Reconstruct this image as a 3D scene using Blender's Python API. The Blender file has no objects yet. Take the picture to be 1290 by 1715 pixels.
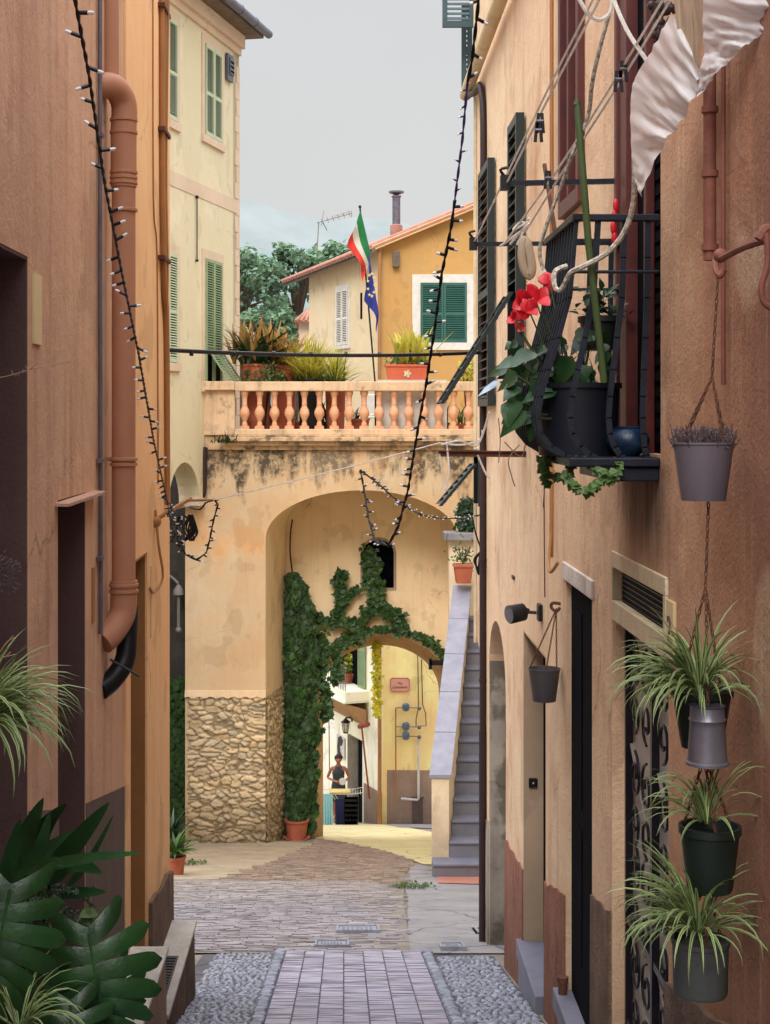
import bpy, math, random
from mathutils import Vector, Matrix, noise
from mathutils.geometry import tessellate_polygon
random.seed(7)
R = random.uniform
scene = bpy.context.scene
COL = scene.collection
V = Vector
F, CX, CY = 2577.0, 577.0, 699.0
SL, H0 = 0.2243, 1.5
def at(px, py, Y):                       # pixel of the survey photo + distance -> point in the place (eye = origin)
    return V(((px - CX) * Y / F, Y, (CY - py) * Y / F))
def gz(Y):                               # the street falls away from the camera, then levels out
    return -(H0 + SL * min(Y, 42.0))
def lin(c):
    return tuple(((x/255)/12.92 if x/255 <= .04045 else ((x/255+.055)/1.055)**2.4) for x in c) + (1.0,)

# ------------------------------------------------------------------ materials
class NT:
    def __init__(s, name):
        s.m = bpy.data.materials.new(name); s.m.use_nodes = True
        s.t = s.m.node_tree; s.b = s.t.nodes['Principled BSDF']
    def n(s, typ, **kw):
        nd = s.t.nodes.new(typ)
        for k, v in kw.items():
            if hasattr(nd, k): setattr(nd, k, v)
            else: nd.inputs[k].default_value = v
        return nd
    def l(s, a, b): s.t.links.new(a, b)
    def pos(s, world=True, scale=(1, 1, 1)):
        src = s.n('ShaderNodeNewGeometry').outputs['Position'] if world else s.n('ShaderNodeTexCoord').outputs['Object']
        mp = s.n('ShaderNodeMapping'); mp.inputs['Scale'].default_value = scale
        s.l(src, mp.inputs['Vector']); return mp.outputs['Vector']
    def noise(s, vec, scale, detail=5, rough=.55):
        nd = s.n('ShaderNodeTexNoise'); nd.inputs['Scale'].default_value = scale
        nd.inputs['Detail'].default_value = detail; nd.inputs['Roughness'].default_value = rough
        s.l(vec, nd.inputs['Vector']); return nd.outputs['Fac']
    def ramp(s, fac, a, b, c0=0., c1=1.):
        nd = s.n('ShaderNodeMapRange'); nd.clamp = True
        for i, x in zip((1, 2, 3, 4), (a, b, c0, c1)): nd.inputs[i].default_value = x
        s.l(fac, nd.inputs[0]); return nd.outputs[0]
    def mul(s, a, b, op='MULTIPLY'):
        nd = s.n('ShaderNodeMath'); nd.operation = op
        for i, x in enumerate((a, b)):
            if isinstance(x, (int, float)): nd.inputs[i].default_value = x
            else: s.l(x, nd.inputs[i])
        return nd.outputs[0]
    def mix(s, fac, a, b, blend='MIX'):
        nd = s.n('ShaderNodeMix'); nd.data_type = 'RGBA'; nd.blend_type = blend
        for sock, x in ((nd.inputs[0], fac), (nd.inputs[6], a), (nd.inputs[7], b)):
            if isinstance(x, (int, float, tuple)): sock.default_value = x
            else: s.l(x, sock)
        return nd.outputs[2]
    def axis(s, i, world=True):
        src = s.n('ShaderNodeNewGeometry').outputs['Position'] if world else s.n('ShaderNodeTexCoord').outputs['Object']
        nd = s.n('ShaderNodeSeparateXYZ'); s.l(src, nd.inputs[0]); return nd.outputs[i]
    def bump(s, h, strength, dist=.02):
        nd = s.n('ShaderNodeBump'); nd.inputs['Strength'].default_value = strength; nd.inputs['Distance'].default_value = dist
        s.l(h, nd.inputs['Height']); s.l(nd.outputs[0], s.b.inputs['Normal'])
    def done(s, col, rough=.85, metal=0., spec=.3):
        if isinstance(col, tuple): s.b.inputs['Base Color'].default_value = col
        else: s.l(col, s.b.inputs['Base Color'])
        s.b.inputs['Roughness'].default_value = rough; s.b.inputs['Metallic'].default_value = metal
        s.b.inputs['Specular IOR Level'].default_value = spec
        return s.m
MAT = {}
def fade(c, k=.22):
    g = .3*c[0]+.55*c[1]+.15*c[2]; return tuple(min(250, (x+(g-x)*k)*1.05) for x in c)
def plaster(name, c1, c2, dark, sfac=.35, scale=.9, bump=.25, grad=None, drip=None, patch=None, low=None, rough=.92, soot=None):
    t = NT(name); p = t.pos()
    c1, c2, dark = fade(c1), fade(c2), fade(dark)
    grads = [g_[:3]+(fade(g_[3]),)+g_[4:] for g_ in (grad if isinstance(grad, list) else [grad] if grad else [])]
    a = t.ramp(t.noise(p, scale, 7, .6), .35, .65)
    col = t.mix(a, lin(c1), lin(c2))
    for grad in grads:                      # repainted / sootier, or lane light painted in, towards one end: (axis, a, b, colour)
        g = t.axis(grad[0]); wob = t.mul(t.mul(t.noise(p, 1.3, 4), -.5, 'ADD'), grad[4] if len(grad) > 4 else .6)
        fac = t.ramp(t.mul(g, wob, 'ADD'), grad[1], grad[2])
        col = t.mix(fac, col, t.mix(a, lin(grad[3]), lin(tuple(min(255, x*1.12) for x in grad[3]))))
    st = t.ramp(t.noise(t.pos(scale=(5, 5, .45)), 1.6, 6, .65), .5, .78)
    col = t.mix(t.mul(st, sfac), col, lin(dark))
    st2 = t.ramp(t.noise(t.pos(scale=(16, 16, .9)), 1.5, 4, .6), .55, .75)
    col = t.mix(t.mul(st2, sfac*.3), col, lin(tuple(min(255, x*1.17+6) for x in c2)))
    st3 = t.ramp(t.noise(t.pos(scale=(30, 30, 1.6)), 1.0, 4, .7), .58, .8)
    col = t.mix(t.mul(st3, sfac*.22), col, lin(dark))
    sp = t.ramp(t.noise(p, 22, 3, .7), .62, .72)
    col = t.mix(t.mul(sp, .12), col, lin(dark))
    if drip:                                # (ztop, zlow, colour, strength): run-off stains below a ledge
        z = t.axis(2)
        zf = t.ramp(z, drip[1], drip[0]); 
        dn = t.noise(t.pos(scale=(1, 1, .22)), 3.4, 6, .62)
        thr = t.mul(t.mul(zf, .42), dn, 'ADD')
        df = t.ramp(thr, .77, .88); below = t.ramp(z, drip[0]+.02, drip[0]+.0, 0, 1)
        brk = t.ramp(t.noise(p, 11, 5, .7), .33, .55)
        col = t.mix(t.mul(t.mul(df, brk), drip[3]), col, lin(drip[2]))
    if patch:                               # (scale, lo, hi, colour): flaked or damp patches
        pn = t.ramp(t.noise(t.pos(), patch[0], 7, .62), patch[1], patch[2])
        col = t.mix(t.mul(pn, .85), col, lin(patch[3]))
    if low:                                 # (z0, z1, colour): rising damp
        zf = t.ramp(t.mul(t.axis(2), t.mul(t.noise(p, 2.2, 5), -.9), 'ADD'), low[0], low[1], 1, 0)
        col = t.mix(t.mul(zf, .8), col, lin(low[2]))
    # old repairs, hairline cracks, grime near the paving
    rp = t.ramp(t.noise(p, .75, 3, .45), .565, .585); rp2 = t.ramp(t.noise(t.pos(scale=(1.1, 1.1, .8)), 1.9, 4, .5), .60, .625)
    col = t.mix(t.mul(rp, .16), col, lin(tuple(min(250, x*1.14) for x in c2))); col = t.mix(t.mul(rp2, .22), col, lin(tuple(x*.82 for x in dark)))
    vo = t.n('ShaderNodeTexVoronoi'); vo.feature = 'DISTANCE_TO_EDGE'; vo.inputs['Scale'].default_value = .8
    wn_ = t.n('ShaderNodeTexNoise'); wn_.inputs['Scale'].default_value = 2.4; wn_.inputs['Detail'].default_value = 6; t.l(p, wn_.inputs['Vector'])
    t.l(t.mix(.35, p, wn_.outputs['Color']), vo.inputs['Vector'])
    ck = t.mul(t.ramp(vo.outputs['Distance'], .0, .006, 1, 0), t.ramp(t.noise(p, .9, 3), .5, .62))
    col = t.mix(t.mul(ck, .5), col, lin(tuple(x*.5 for x in dark)))
    sep = t.n('ShaderNodeSeparateXYZ'); t.l(t.n('ShaderNodeNewGeometry').outputs['Position'], sep.inputs[0])
    hh = t.mul(t.mul(sep.outputs[1], .2243), sep.outputs[2], 'ADD'); hh = t.mul(hh, 1.5, 'ADD')
    gr_ = t.ramp(t.mul(hh, t.mul(t.noise(p, 3.2, 6, .6), -.8), 'ADD'), -.35, .55, 1, 0)
    col = t.mix(t.mul(gr_, .5), col, lin(tuple(x*.55 for x in dark)))
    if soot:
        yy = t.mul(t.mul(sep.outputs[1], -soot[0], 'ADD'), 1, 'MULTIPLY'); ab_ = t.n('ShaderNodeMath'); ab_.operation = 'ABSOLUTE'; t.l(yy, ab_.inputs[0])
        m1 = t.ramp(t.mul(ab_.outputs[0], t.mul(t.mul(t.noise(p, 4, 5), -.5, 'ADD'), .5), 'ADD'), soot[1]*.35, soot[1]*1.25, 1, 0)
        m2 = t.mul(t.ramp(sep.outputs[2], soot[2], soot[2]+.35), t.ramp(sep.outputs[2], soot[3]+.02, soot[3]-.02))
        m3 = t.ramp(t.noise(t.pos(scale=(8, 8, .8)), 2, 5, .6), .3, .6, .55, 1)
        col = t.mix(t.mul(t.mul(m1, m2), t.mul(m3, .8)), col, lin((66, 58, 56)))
    h = t.mul(t.noise(p, 60, 4, .7), t.mul(t.noise(p, 7, 4), 2.5), 'ADD')
    t.bump(h, bump, .012)
    MAT[name] = t.done(col, rough, 0, .2); return MAT[name]
def simple(name, c, rough=.6, var=.18, scale=8, bump=.15, metal=0., spec=.4, c2=None, world=False, bscale=None):
    t = NT(name); p = t.pos(world)
    a = t.ramp(t.noise(p, scale, 6, .6), .3, .7)
    c2 = c2 or tuple(max(0, min(255, x*(1-var))) for x in c)
    col = t.mix(a, lin(c), lin(c2))
    if bump: t.bump(t.noise(p, bscale or scale*6, 4, .65), bump, .008)
    MAT[name] = t.done(col, rough, metal, spec); return MAT[name]
def attr(name, c, rough=.6, spec=.3, scale=9, var=.25, bump=.2, trans=0., world=False, c2=None, bd=.01):
    """colour varied per face by the mesh's own Col attribute (per leaf, per stone, per brick)"""
    t = NT(name); p = t.pos(world)
    at_ = t.n('ShaderNodeAttribute'); at_.attribute_name = 'Col'
    a = t.ramp(t.noise(p, scale, 5, .6), .3, .7)
    col = t.mix(a, lin(c), lin(c2) if c2 else lin(tuple(x*(1-var) for x in c)))
    col = t.mix(1.0, col, at_.outputs['Color'], 'MULTIPLY')
    if bump: t.bump(t.noise(p, scale*5, 4, .65), bump, bd)
    m = t.done(col, rough, 0, spec)
    if trans:
        tr = t.n('ShaderNodeBsdfTranslucent'); t.l(col, tr.inputs[0])
        mx = t.n('ShaderNodeMixShader'); mx.inputs[0].default_value = trans
        t.l(t.b.outputs[0], mx.inputs[1]); t.l(tr.outputs[0], mx.inputs[2])
        t.l(mx.outputs[0], t.t.nodes['Material Output'].inputs['Surface'])
    MAT[name] = m; return m

# ------------------------------------------------------------------ mesh builder
class MB:
    def __init__(s): s.v = []; s.f = []; s.m = []; s.c = []; s.cur = 0; s.col = (1, 1, 1); s.hascol = False
    def add(s, pts): i = len(s.v); s.v += [V(p) for p in pts]; return i
    def face(s, ids): s.f.append(tuple(ids)); s.m.append(s.cur); s.c.append(s.col)
    def poly(s, pts): i = s.add(pts); s.face(range(i, i+len(pts)))
    def tint(s, a, b=None): s.hascol = True; k = a if b is None else R(a, b); s.col = (k, k, k)
    def tint3(s, c): s.hascol = True; s.col = c
    def hexa(s, p):                         # 8 points: bottom 4 ccw, top 4 ccw
        i = s.add(p)
        for q in ((3, 2, 1, 0), (4, 5, 6, 7), (0, 1, 5, 4), (1, 2, 6, 5), (2, 3, 7, 6), (3, 0, 4, 7)): s.face([i+k for k in q])
    def box(s, a, b):
        x0, y0, z0 = a; x1, y1, z1 = b
        s.hexa([(x0,y0,z0),(x1,y0,z0),(x1,y1,z0),(x0,y1,z0),(x0,y0,z1),(x1,y0,z1),(x1,y1,z1),(x0,y1,z1)])
    def obox(s, fr, u0, u1, z0, z1, n0, n1):   # box in a wall frame: along u, up z, outward n
        O, U, N = fr; q = lambda u, n, z: O + U*u + N*n + V((0, 0, z))
        p = [q(u0,n0,z0),q(u1,n0,z0),q(u1,n1,z0),q(u0,n1,z0),q(u0,n0,z1),q(u1,n0,z1),q(u1,n1,z1),q(u0,n1,z1)]
        s.hexa(p)
    def bar(s, a, b, w, h=None, up=(0, 0, 1)):  # square bar from a to b
        a, b = V(a), V(b); d = (b-a).normalized(); up = V(up)
        if abs(d.dot(up)) > .98: up = V((1, 0, 0))
        x = d.cross(up).normalized()*w/2; y = x.cross(d).normalized()*(h or w)/2
        s.hexa([a-x-y, a+x-y, a+x+y, a-x+y, b-x-y, b+x-y, b+x+y, b-x+y])
    def tube(s, pts, r, n=7, cap=True):
        pts = [V(p) for p in pts]; k = len(pts)
        rs = r if isinstance(r, (list, tuple)) else [r]*k
        t0 = (pts[1]-pts[0]).normalized(); ref = V((0,0,1)) if abs(t0.z) < .9 else V((1,0,0))
        x = t0.cross(ref).normalized(); rings = []
        for i in range(k):
            t = (pts[min(i+1,k-1)]-pts[max(i-1,0)])
            t = t.normalized() if t.length > 1e-9 else t0
            x = (x - t*x.dot(t)).normalized(); y = t.cross(x)
            rings.append(s.add([pts[i] + (x*math.cos(a)+y*math.sin(a))*rs[i] for a in [2*math.pi*j/n for j in range(n)]]))
        for i in range(k-1):
            for j in range(n):
                s.face((rings[i]+j, rings[i]+(j+1)%n, rings[i+1]+(j+1)%n, rings[i+1]+j))
        if cap: s.face([rings[0]+j for j in reversed(range(n))]); s.face([rings[-1]+j for j in range(n)])
    def lathe(s, c, prof, n=16, cap=True, squash=(1,1)):
        c = V(c); rings = [s.add([c + V((r*math.cos(2*math.pi*j/n)*squash[0], r*math.sin(2*math.pi*j/n)*squash[1], z)) for j in range(n)]) for r, z in prof]
        for i in range(len(prof)-1):
            for j in range(n): s.face((rings[i]+j, rings[i]+(j+1)%n, rings[i+1]+(j+1)%n, rings[i+1]+j))
        if cap:
            if prof[0][0] > 1e-5: s.face([rings[0]+j for j in reversed(range(n))])
            if prof[-1][0] > 1e-5: s.face([rings[-1]+j for j in range(n)])
    def ball(s, c, r, n=8, m=5, sc=(1,1,1), rot=None):
        c = V(c); rings = []
        for i in range(m+1):
            th = math.pi*i/m
            pts = []
            for j in range(n):
                p = V((math.sin(th)*math.cos(2*math.pi*j/n)*r*sc[0], math.sin(th)*math.sin(2*math.pi*j/n)*r*sc[1], -math.cos(th)*r*sc[2]))
                if rot: p = rot @ p
                pts.append(c+p)
            if i in (0, m): rings.append((s.add([pts[0]]), 1))
            else: rings.append((s.add(pts), n))
        for i in range(m):
            (a, na), (b, nb) = rings[i], rings[i+1]
            for j in range(n):
                k = (j+1) % n
                if na == 1: s.face((a, b+k, b+j))
                elif nb == 1: s.face((a+j, a+k, b))
                else: s.face((a+j, a+k, b+k, b+j))
    def wall(s, fr, outline, holes=(), thick=.3, back=True):
        O, U, N = fr; loops = [list(outline)] + [list(h) for h in holes]
        q = lambda u, z, n: O + U*u + N*n + V((0, 0, z))
        tris = tessellate_polygon([[V((u, z, 0)) for u, z in lp] for lp in loops])
        flat = [p for lp in loops for p in lp]
        for n, sign in ((0., 1), (-thick, -1)):
            if sign < 0 and not back: continue
            i = s.add([q(u, z, n) for u, z in flat])
            for t in tris:
                a, b, c = (s.v[i+k] for k in t)
                nr = (b-a).cross(c-a)
                if nr.length < 1e-10: continue
                s.face([i+k for k in (t if nr.dot(N)*sign > 0 else t[::-1])])
        for lp in loops:
            k = len(lp); i = s.add([q(u, z, 0) for u, z in lp]); j = s.add([q(u, z, -thick) for u, z in lp])
            for e in range(k): s.face((i+e, i+(e+1)%k, j+(e+1)%k, j+e))
    def blade(s, base, az, L, w, lift, droop, n=7, tilt=0., edge=None, fold=.15, tip=1.6, mw=.35):
        """a strap leaf leaving `base` towards azimuth az, rising at angle `lift` and bending down by `droop` radians"""
        p = V(base); a = lift; st = L/n; rows = []
        d = V((math.cos(az), math.sin(az), 0)); side = V((-math.sin(az), math.cos(az), 0))
        for i in range(n+1):
            t = i/n; ww = w*min(1, (.45+1.5*t))*(1-t**tip*.97)/2 if t > 0 else w*.4/2
            nrm = V((-d.x*math.sin(a), -d.y*math.sin(a), math.cos(a)))
            sd = (side*math.cos(tilt) + nrm*math.sin(tilt))
            rows.append((p.copy(), sd*ww, nrm*ww*fold))
            p = p + (d*math.cos(a) + V((0,0,1))*math.sin(a))*st
            a -= droop/n*(.4+1.2*t)
        ids = [s.add([c-x+u, c-x*mw, c+x*mw, c+x+u]) for c, x, u in rows]
        base_m = s.cur
        for i in range(n):
            for k in range(3):
                s.cur = (edge if (edge is not None and k != 1) else base_m)
                s.face((ids[i]+k, ids[i]+k+1, ids[i+1]+k+1, ids[i+1]+k))
        s.cur = base_m
    def leaf(s, p, d, nrm, L, W, bend=.2, shape=((0,0),(.25,.5),(.55,.42),(1,0))):
        """a small leaf: midrib + two halves, folded a little"""
        d = V(d).normalized(); nrm = V(nrm); nrm = (nrm - d*nrm.dot(d)); nrm = nrm.normalized() if nrm.length > 1e-6 else d.orthogonal().normalized()
        x = d.cross(nrm); p = V(p)
        mid = [p + d*(t*L) - nrm*(bend*L*t*t) for t, w in shape]
        lt = [m + x*(w*W) + nrm*(.18*w*W) for m, (t, w) in zip(mid, shape)]
        rt = [m - x*(w*W) + nrm*(.18*w*W) for m, (t, w) in zip(mid, shape)]
        k = len(shape); i = s.add(mid); a = s.add(lt[1:-1]); b = s.add(rt[1:-1])
        A = [i]+[a+j for j in range(k-2)]+[i+k-1]; B = [i]+[b+j for j in range(k-2)]+[i+k-1]; Mi = [i+j for j in range(k)]
        for j in range(k-1):
            fa = [Mi[j], Mi[j+1], A[j+1], A[j]]; fb = [Mi[j], B[j], B[j+1], Mi[j+1]]
            s.face(list(dict.fromkeys(fa))); s.face(list(dict.fromkeys(fb)))
    def build(s, name, mats, parent=None, smooth=True, bevel=0, loc=None, angle=.7):
        if not isinstance(mats, (list, tuple)): mats = [mats]
        if parent is not None: off = V(parent['_o'])
        elif loc is not None: off = V(loc)
        else:
            lo = [min(p[k] for p in s.v) for k in range(3)]; hi = [max(p[k] for p in s.v) for k in range(3)]
            off = V(((lo[0]+hi[0])/2, (lo[1]+hi[1])/2, lo[2]))
        me = bpy.data.meshes.new(name)
        me.from_pydata([tuple(p-off) for p in s.v], [], s.f)
        for m in mats: me.materials.append(MAT[m] if isinstance(m, str) else m)
        me.polygons.foreach_set('material_index', s.m)
        if s.hascol:
            ca = me.color_attributes.new('Col', 'FLOAT_COLOR', 'CORNER'); buf = []
            for f, c in zip(s.f, s.c): buf += [c[0], c[1], c[2], 1.0]*len(f)
            ca.data.foreach_set('color', buf)
        if smooth:
            me.polygons.foreach_set('use_smooth', [True]*len(s.f)); me.set_sharp_from_angle(angle=angle)
        me.update()
        o = bpy.data.objects.new(name, me); COL.objects.link(o)
        if parent is not None: o.parent = parent; o['_o'] = parent['_o']
        else: o.location = off; o['_o'] = tuple(off)
        if bevel:
            bm = o.modifiers.new('bevel', 'BEVEL'); bm.width = bevel; bm.segments = 2; bm.limit_method = 'ANGLE'
        return o
def tag(o, label, cat, group=None, kind=None):
    o['label'] = label; o['category'] = cat
    if group: o['group'] = group
    if kind: o['kind'] = kind
    return o
def thing(name, loc, label, cat, group=None):
    o = bpy.data.objects.new(name, None); COL.objects.link(o); o.location = loc; o['_o'] = tuple(V(loc))
    o.empty_display_size = .1
    return tag(o, label, cat, group)
def struct(o): o['kind'] = 'structure'; return o
def copy_tree(o, parent=None):
    c = o.copy(); COL.objects.link(c)
    if parent is not None: c.parent = parent
    for ch in list(o.children): copy_tree(ch, c)
    return c
def sag(a, b, s, n=12):
    a, b = V(a), V(b); return [a.lerp(b, i/n) - V((0,0,s*4*(i/n)*(1-i/n))) for i in range(n+1)]
def spline(pts, k=6):
    pts = [V(p) for p in pts]; out = []
    for i in range(len(pts)-1):
        p0, p1, p2, p3 = pts[max(i-1,0)], pts[i], pts[i+1], pts[min(i+2,len(pts)-1)]
        for j in range(k):
            t = j/k
            out.append(.5*((2*p1)+(p2-p0)*t+(2*p0-5*p1+4*p2-p3)*t*t+(3*p1-p0-3*p2+p3)*t**3))
    out.append(pts[-1]); return out
def ell(cx, cz, rx, rz, n=20, a0=0., a1=math.pi):
    return [(cx+rx*math.cos(a0+(a1-a0)*i/n), cz+rz*math.sin(a0+(a1-a0)*i/n)) for i in range(n+1)]
def chain(mb, a, b, link=.022, r=.0022, wid=.008):
    a, b = V(a), V(b); d = b-a; n = max(2, int(d.length/(link*.72))); t = d.normalized()
    x = t.orthogonal().normalized(); y = t.cross(x)
    for i in range(n):
        c = a + d*((i+.5)/n); ax = x if i % 2 else y
        pts = [c + t*(math.cos(q)*link/2) + ax*(math.sin(q)*wid/2) for q in [2*math.pi*j/8 for j in range(9)]]
        mb.tube(pts, r, 4, False)
# ------------------------------------------------------------------ camera, sky, sun
cam = bpy.data.cameras.new('camera'); co = bpy.data.objects.new('camera', cam); COL.objects.link(co); scene.camera = co
co.location = (0, 0, 0); co.rotation_euler = (math.radians(90), 0, 0)
cam.sensor_fit = 'HORIZONTAL'; cam.sensor_width = 36; cam.lens = F/1290*36
cam.shift_x = (645-CX)/1290; cam.shift_y = -(857.5-CY)/1290
cam.clip_start = .05; cam.clip_end = 3000
sun_dir = V((-.16, -.74, .66)).normalized()
w = bpy.data.worlds.new('World'); scene.world = w; w.use_nodes = True
t = w.node_tree; bg = t.nodes['Background']
sk = t.nodes.new('ShaderNodeTexSky'); sk.sky_type = 'NISHITA'; sk.sun_disc = False
sk.sun_elevation = math.asin(sun_dir.z); sk.sun_rotation = math.atan2(sun_dir.x, sun_dir.y)
sk.air_density = 1.5; sk.dust_density = 3.
tc = t.nodes.new('ShaderNodeTexCoord'); sx = t.nodes.new('ShaderNodeSeparateXYZ'); t.links.new(tc.outputs['Generated'], sx.inputs[0])
mr = t.nodes.new('ShaderNodeMapRange'); t.links.new(sx.outputs[2], mr.inputs[0])
mr.inputs[1].default_value = .28; mr.inputs[2].default_value = .8; mr.inputs[3].default_value = 0; mr.inputs[4].default_value = 1
# an overcast sheet, three times brighter overhead than near the horizon
oc = t.nodes.new('ShaderNodeMix'); oc.data_type = 'RGBA'; t.links.new(mr.outputs[0], oc.inputs[0])
oc.inputs[6].default_value = (.74*10, .738*10, .735*10, 1); oc.inputs[7].default_value = (3.9*10, 3.95*10, 4.1*10, 1)
nz = t.nodes.new('ShaderNodeTexNoise'); nz.inputs['Scale'].default_value = 3.5; nz.inputs['Detail'].default_value = 4
t.links.new(tc.outputs['Generated'], nz.inputs['Vector'])
cm = t.nodes.new('ShaderNodeMapRange'); t.links.new(nz.outputs['Fac'], cm.inputs[0]); cm.inputs[3].default_value = .90; cm.inputs[4].default_value = 1.10
cl = t.nodes.new('ShaderNodeMix'); cl.data_type = 'RGBA'; cl.blend_type = 'MULTIPLY'; cl.inputs[0].default_value = 1
t.links.new(oc.outputs[2], cl.inputs[6]); t.links.new(cm.outputs[0], cl.inputs[7])
mx = t.nodes.new('ShaderNodeMix'); mx.data_type = 'RGBA'; mx.inputs[0].default_value = .88
t.links.new(sk.outputs[0], mx.inputs[6]); t.links.new(cl.outputs[2], mx.inputs[7])
t.links.new(mx.outputs[2], bg.inputs[0]); bg.inputs[1].default_value = .1
sl = bpy.data.lights.new('sun', 'SUN'); sl.energy = 2.0; sl.angle = math.radians(24); sl.color = (1, .96, .9)
so = bpy.data.objects.new('sun', sl); COL.objects.link(so); so.rotation_euler = sun_dir.to_track_quat('Z', 'Y').to_euler()
scene.view_settings.view_transform = 'Standard'; scene.view_settings.look = 'None'; scene.view_settings.exposure = 0
scene.cycles.use_denoising = True
scene.cycles.max_bounces = 6

# ------------------------------------------------------------------ material set
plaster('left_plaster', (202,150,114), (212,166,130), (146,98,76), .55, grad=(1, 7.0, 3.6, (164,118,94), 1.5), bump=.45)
plaster('ochre_plaster', (236,176,114), (240,186,126), (180,118,70), .3)
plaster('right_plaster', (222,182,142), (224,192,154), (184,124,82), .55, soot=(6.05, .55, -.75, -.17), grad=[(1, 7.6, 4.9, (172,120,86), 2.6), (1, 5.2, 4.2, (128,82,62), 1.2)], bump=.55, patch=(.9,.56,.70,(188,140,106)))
plaster('arch_plaster', (206,164,116), (208,180,140), (190,140,94), .35, drip=(-.62,-2.3,(76,68,58),.95), patch=(.7,.56,.70,(224,168,112)), bump=.25)
plaster('vault_plaster', (232,198,148), (224,190,142), (186,156,116), .35, patch=(.9,.58,.75,(190,158,116)))
plaster('cornice_plaster', (214,176,130), (196,156,116), (90,80,68), .9, patch=(3.2,.50,.58,(96,86,72)), scale=3)
plaster('rail_plaster', (220,184,142), (206,166,126), (132,110,86), .6, patch=(4,.6,.68,(140,118,94)), scale=3)
plaster('pale_yellow', (206,190,148), (208,194,156), (184,168,120), .2)
plaster('pale_pink', (202,172,142), (206,178,150), (206,170,138), .2)
plaster('orange_plaster', (190,136,64), (188,140,74), (176,122,60), .16, grad=(2, -1.0, -4.5, (250,206,128), .5))  # lower wall coloured lighter to stand in for light in the lane
plaster('cream_plaster', (206,180,134), (208,186,146), (182,154,114), .25, grad=(2, -1.0, -4.5, (250,234,200), .5))  # same lightening low down, lane brightness put into the colour
plaster('grey_render', (150,142,132), (172,164,150), (92,86,78), .6, patch=(1.6,.5,.56,(108,102,92)), scale=2.5)
plaster('plinth_brown', (150,122,104), (168,138,118), (116,92,80), .35, bump=.7)
plaster('plinth_dark', (98,80,74), (108,88,80), (80,64,60), .3, bump=.5)
plaster('plinth_red', (150,92,72), (168,108,86), (108,64,52), .6, bump=1.0, scale=3)
plaster('plinth_rough', (118,92,78), (140,112,92), (72,54,48), .6, bump=1.6, scale=5)
plaster('jamb_dark', (86,62,60), (96,70,66), (66,46,46), .25)
plaster('jamb_beige', (176,148,118), (184,156,126), (150,122,96), .2)
plaster('soffit_brown', (184,138,88), (172,128,84), (120,90,62), .35)
plaster('stair_cream', (222,200,164), (214,188,150), (186,156,120), .3)
plaster('pale_stone', (188,180,172), (206,200,192), (140,132,124), .5, scale=4, bump=.6)
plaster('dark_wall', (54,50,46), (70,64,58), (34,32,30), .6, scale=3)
simple('slate', (128,128,146), .55, c2=(150,150,164), scale=5, bump=.35, world=True)
simple('step_slate', (100,102,120), .6, c2=(120,120,134), scale=4, bump=.4, world=True)
simple('stair_riser', (104,104,114), .8, c2=(120,118,124), scale=4, bump=.3, world=True)
simple('black_metal', (24,24,30), .45, bump=.1, metal=.2)
simple('balcony_iron', (15,21,33), .5, c2=(26,34,48), scale=14, bump=.2, metal=.3)
simple('rust', (104,66,48), .85, c2=(70,46,38), scale=22, bump=.5)
simple('brown_pipe', (178,126,98), .6, c2=(164,114,88), scale=3, bump=.08)
simple('dark_pipe', (52,34,34), .5, c2=(40,26,28), scale=5, bump=.1)
simple('ochre_pipe', (166,116,66), .55, c2=(146,100,58), scale=4, bump=.2)
simple('grey_pipe', (132,126,120), .6, c2=(112,104,98), scale=5, bump=.2)
simple('zinc', (150,152,164), .45, metal=.6, c2=(110,112,124), scale=9, bump=.15)
simple('galv', (126,122,134), .4, c2=(96,94,106), scale=7, bump=.12, metal=.55)
simple('lav_bucket', (100,93,102), .5, c2=(84,78,88), scale=5, bump=.08)
simple('dark_bucket', (84,80,84), .55, c2=(70,66,70), scale=5, bump=.08)
simple('dark_plastic', (34,36,38), .5, c2=(24,28,28), scale=5, bump=.08)
simple('green_plastic', (28,40,36), .45, c2=(20,30,28), scale=5, bump=.08)
simple('grey_plastic', (78,82,82), .6, c2=(52,54,54), scale=7, bump=.15)
simple('navy_planter', (16,22,38), .5, c2=(11,16,28), scale=4, bump=.08)
simple('blue_glaze', (34,62,92), .3, c2=(18,30,52), scale=26, bump=.25)
simple('terracotta', (178,98,70), .8, c2=(150,80,58), scale=6, bump=.2)
simple('trough_red', (204,104,76), .7, c2=(190,92,66), scale=5, bump=.12)
simple('baluster_clay', (224,176,140), .9, c2=(212,148,110), scale=7, bump=.4, world=True)
simple('dark_green_paint', (30,62,52), .55, c2=(38,74,60), scale=5, bump=.1)
simple('blue_green_paint', (44,88,78), .6, c2=(52,98,86), scale=4, bump=.1)
simple('pale_green_paint', (128,150,110), .6, c2=(146,166,124), scale=4, bump=.1)
simple('faded_green_paint', (178,190,158), .65, c2=(190,200,168), scale=4, bump=.1)
simple('shutter_dark', (22,34,36), .45, c2=(30,44,46), scale=6, bump=.1)
simple('shutter_teal', (44,66,74), .55, c2=(54,78,84), scale=6, bump=.1)
simple('red_wood', (92,34,30), .5, c2=(72,26,26), scale=9, bump=.2)
simple('white_paint', (216,212,204), .6, c2=(196,190,180), scale=7, bump=.2)
simple('cream_paint', (212,200,172), .7, c2=(190,172,140), scale=9, bump=.5)
simple('void', (10,11,18), .95, spec=.05, c2=(14,15,22), scale=3, bump=0)
simple('dark_door', (9,11,18), .95, spec=.05, c2=(14,16,24), scale=6, bump=.15)
simple('gate_back', (190,182,174), .7, c2=(168,160,154), scale=5, bump=.2)
simple('iron_black', (26,24,32), .35, c2=(40,36,44), scale=12, bump=.2, metal=.5)
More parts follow.
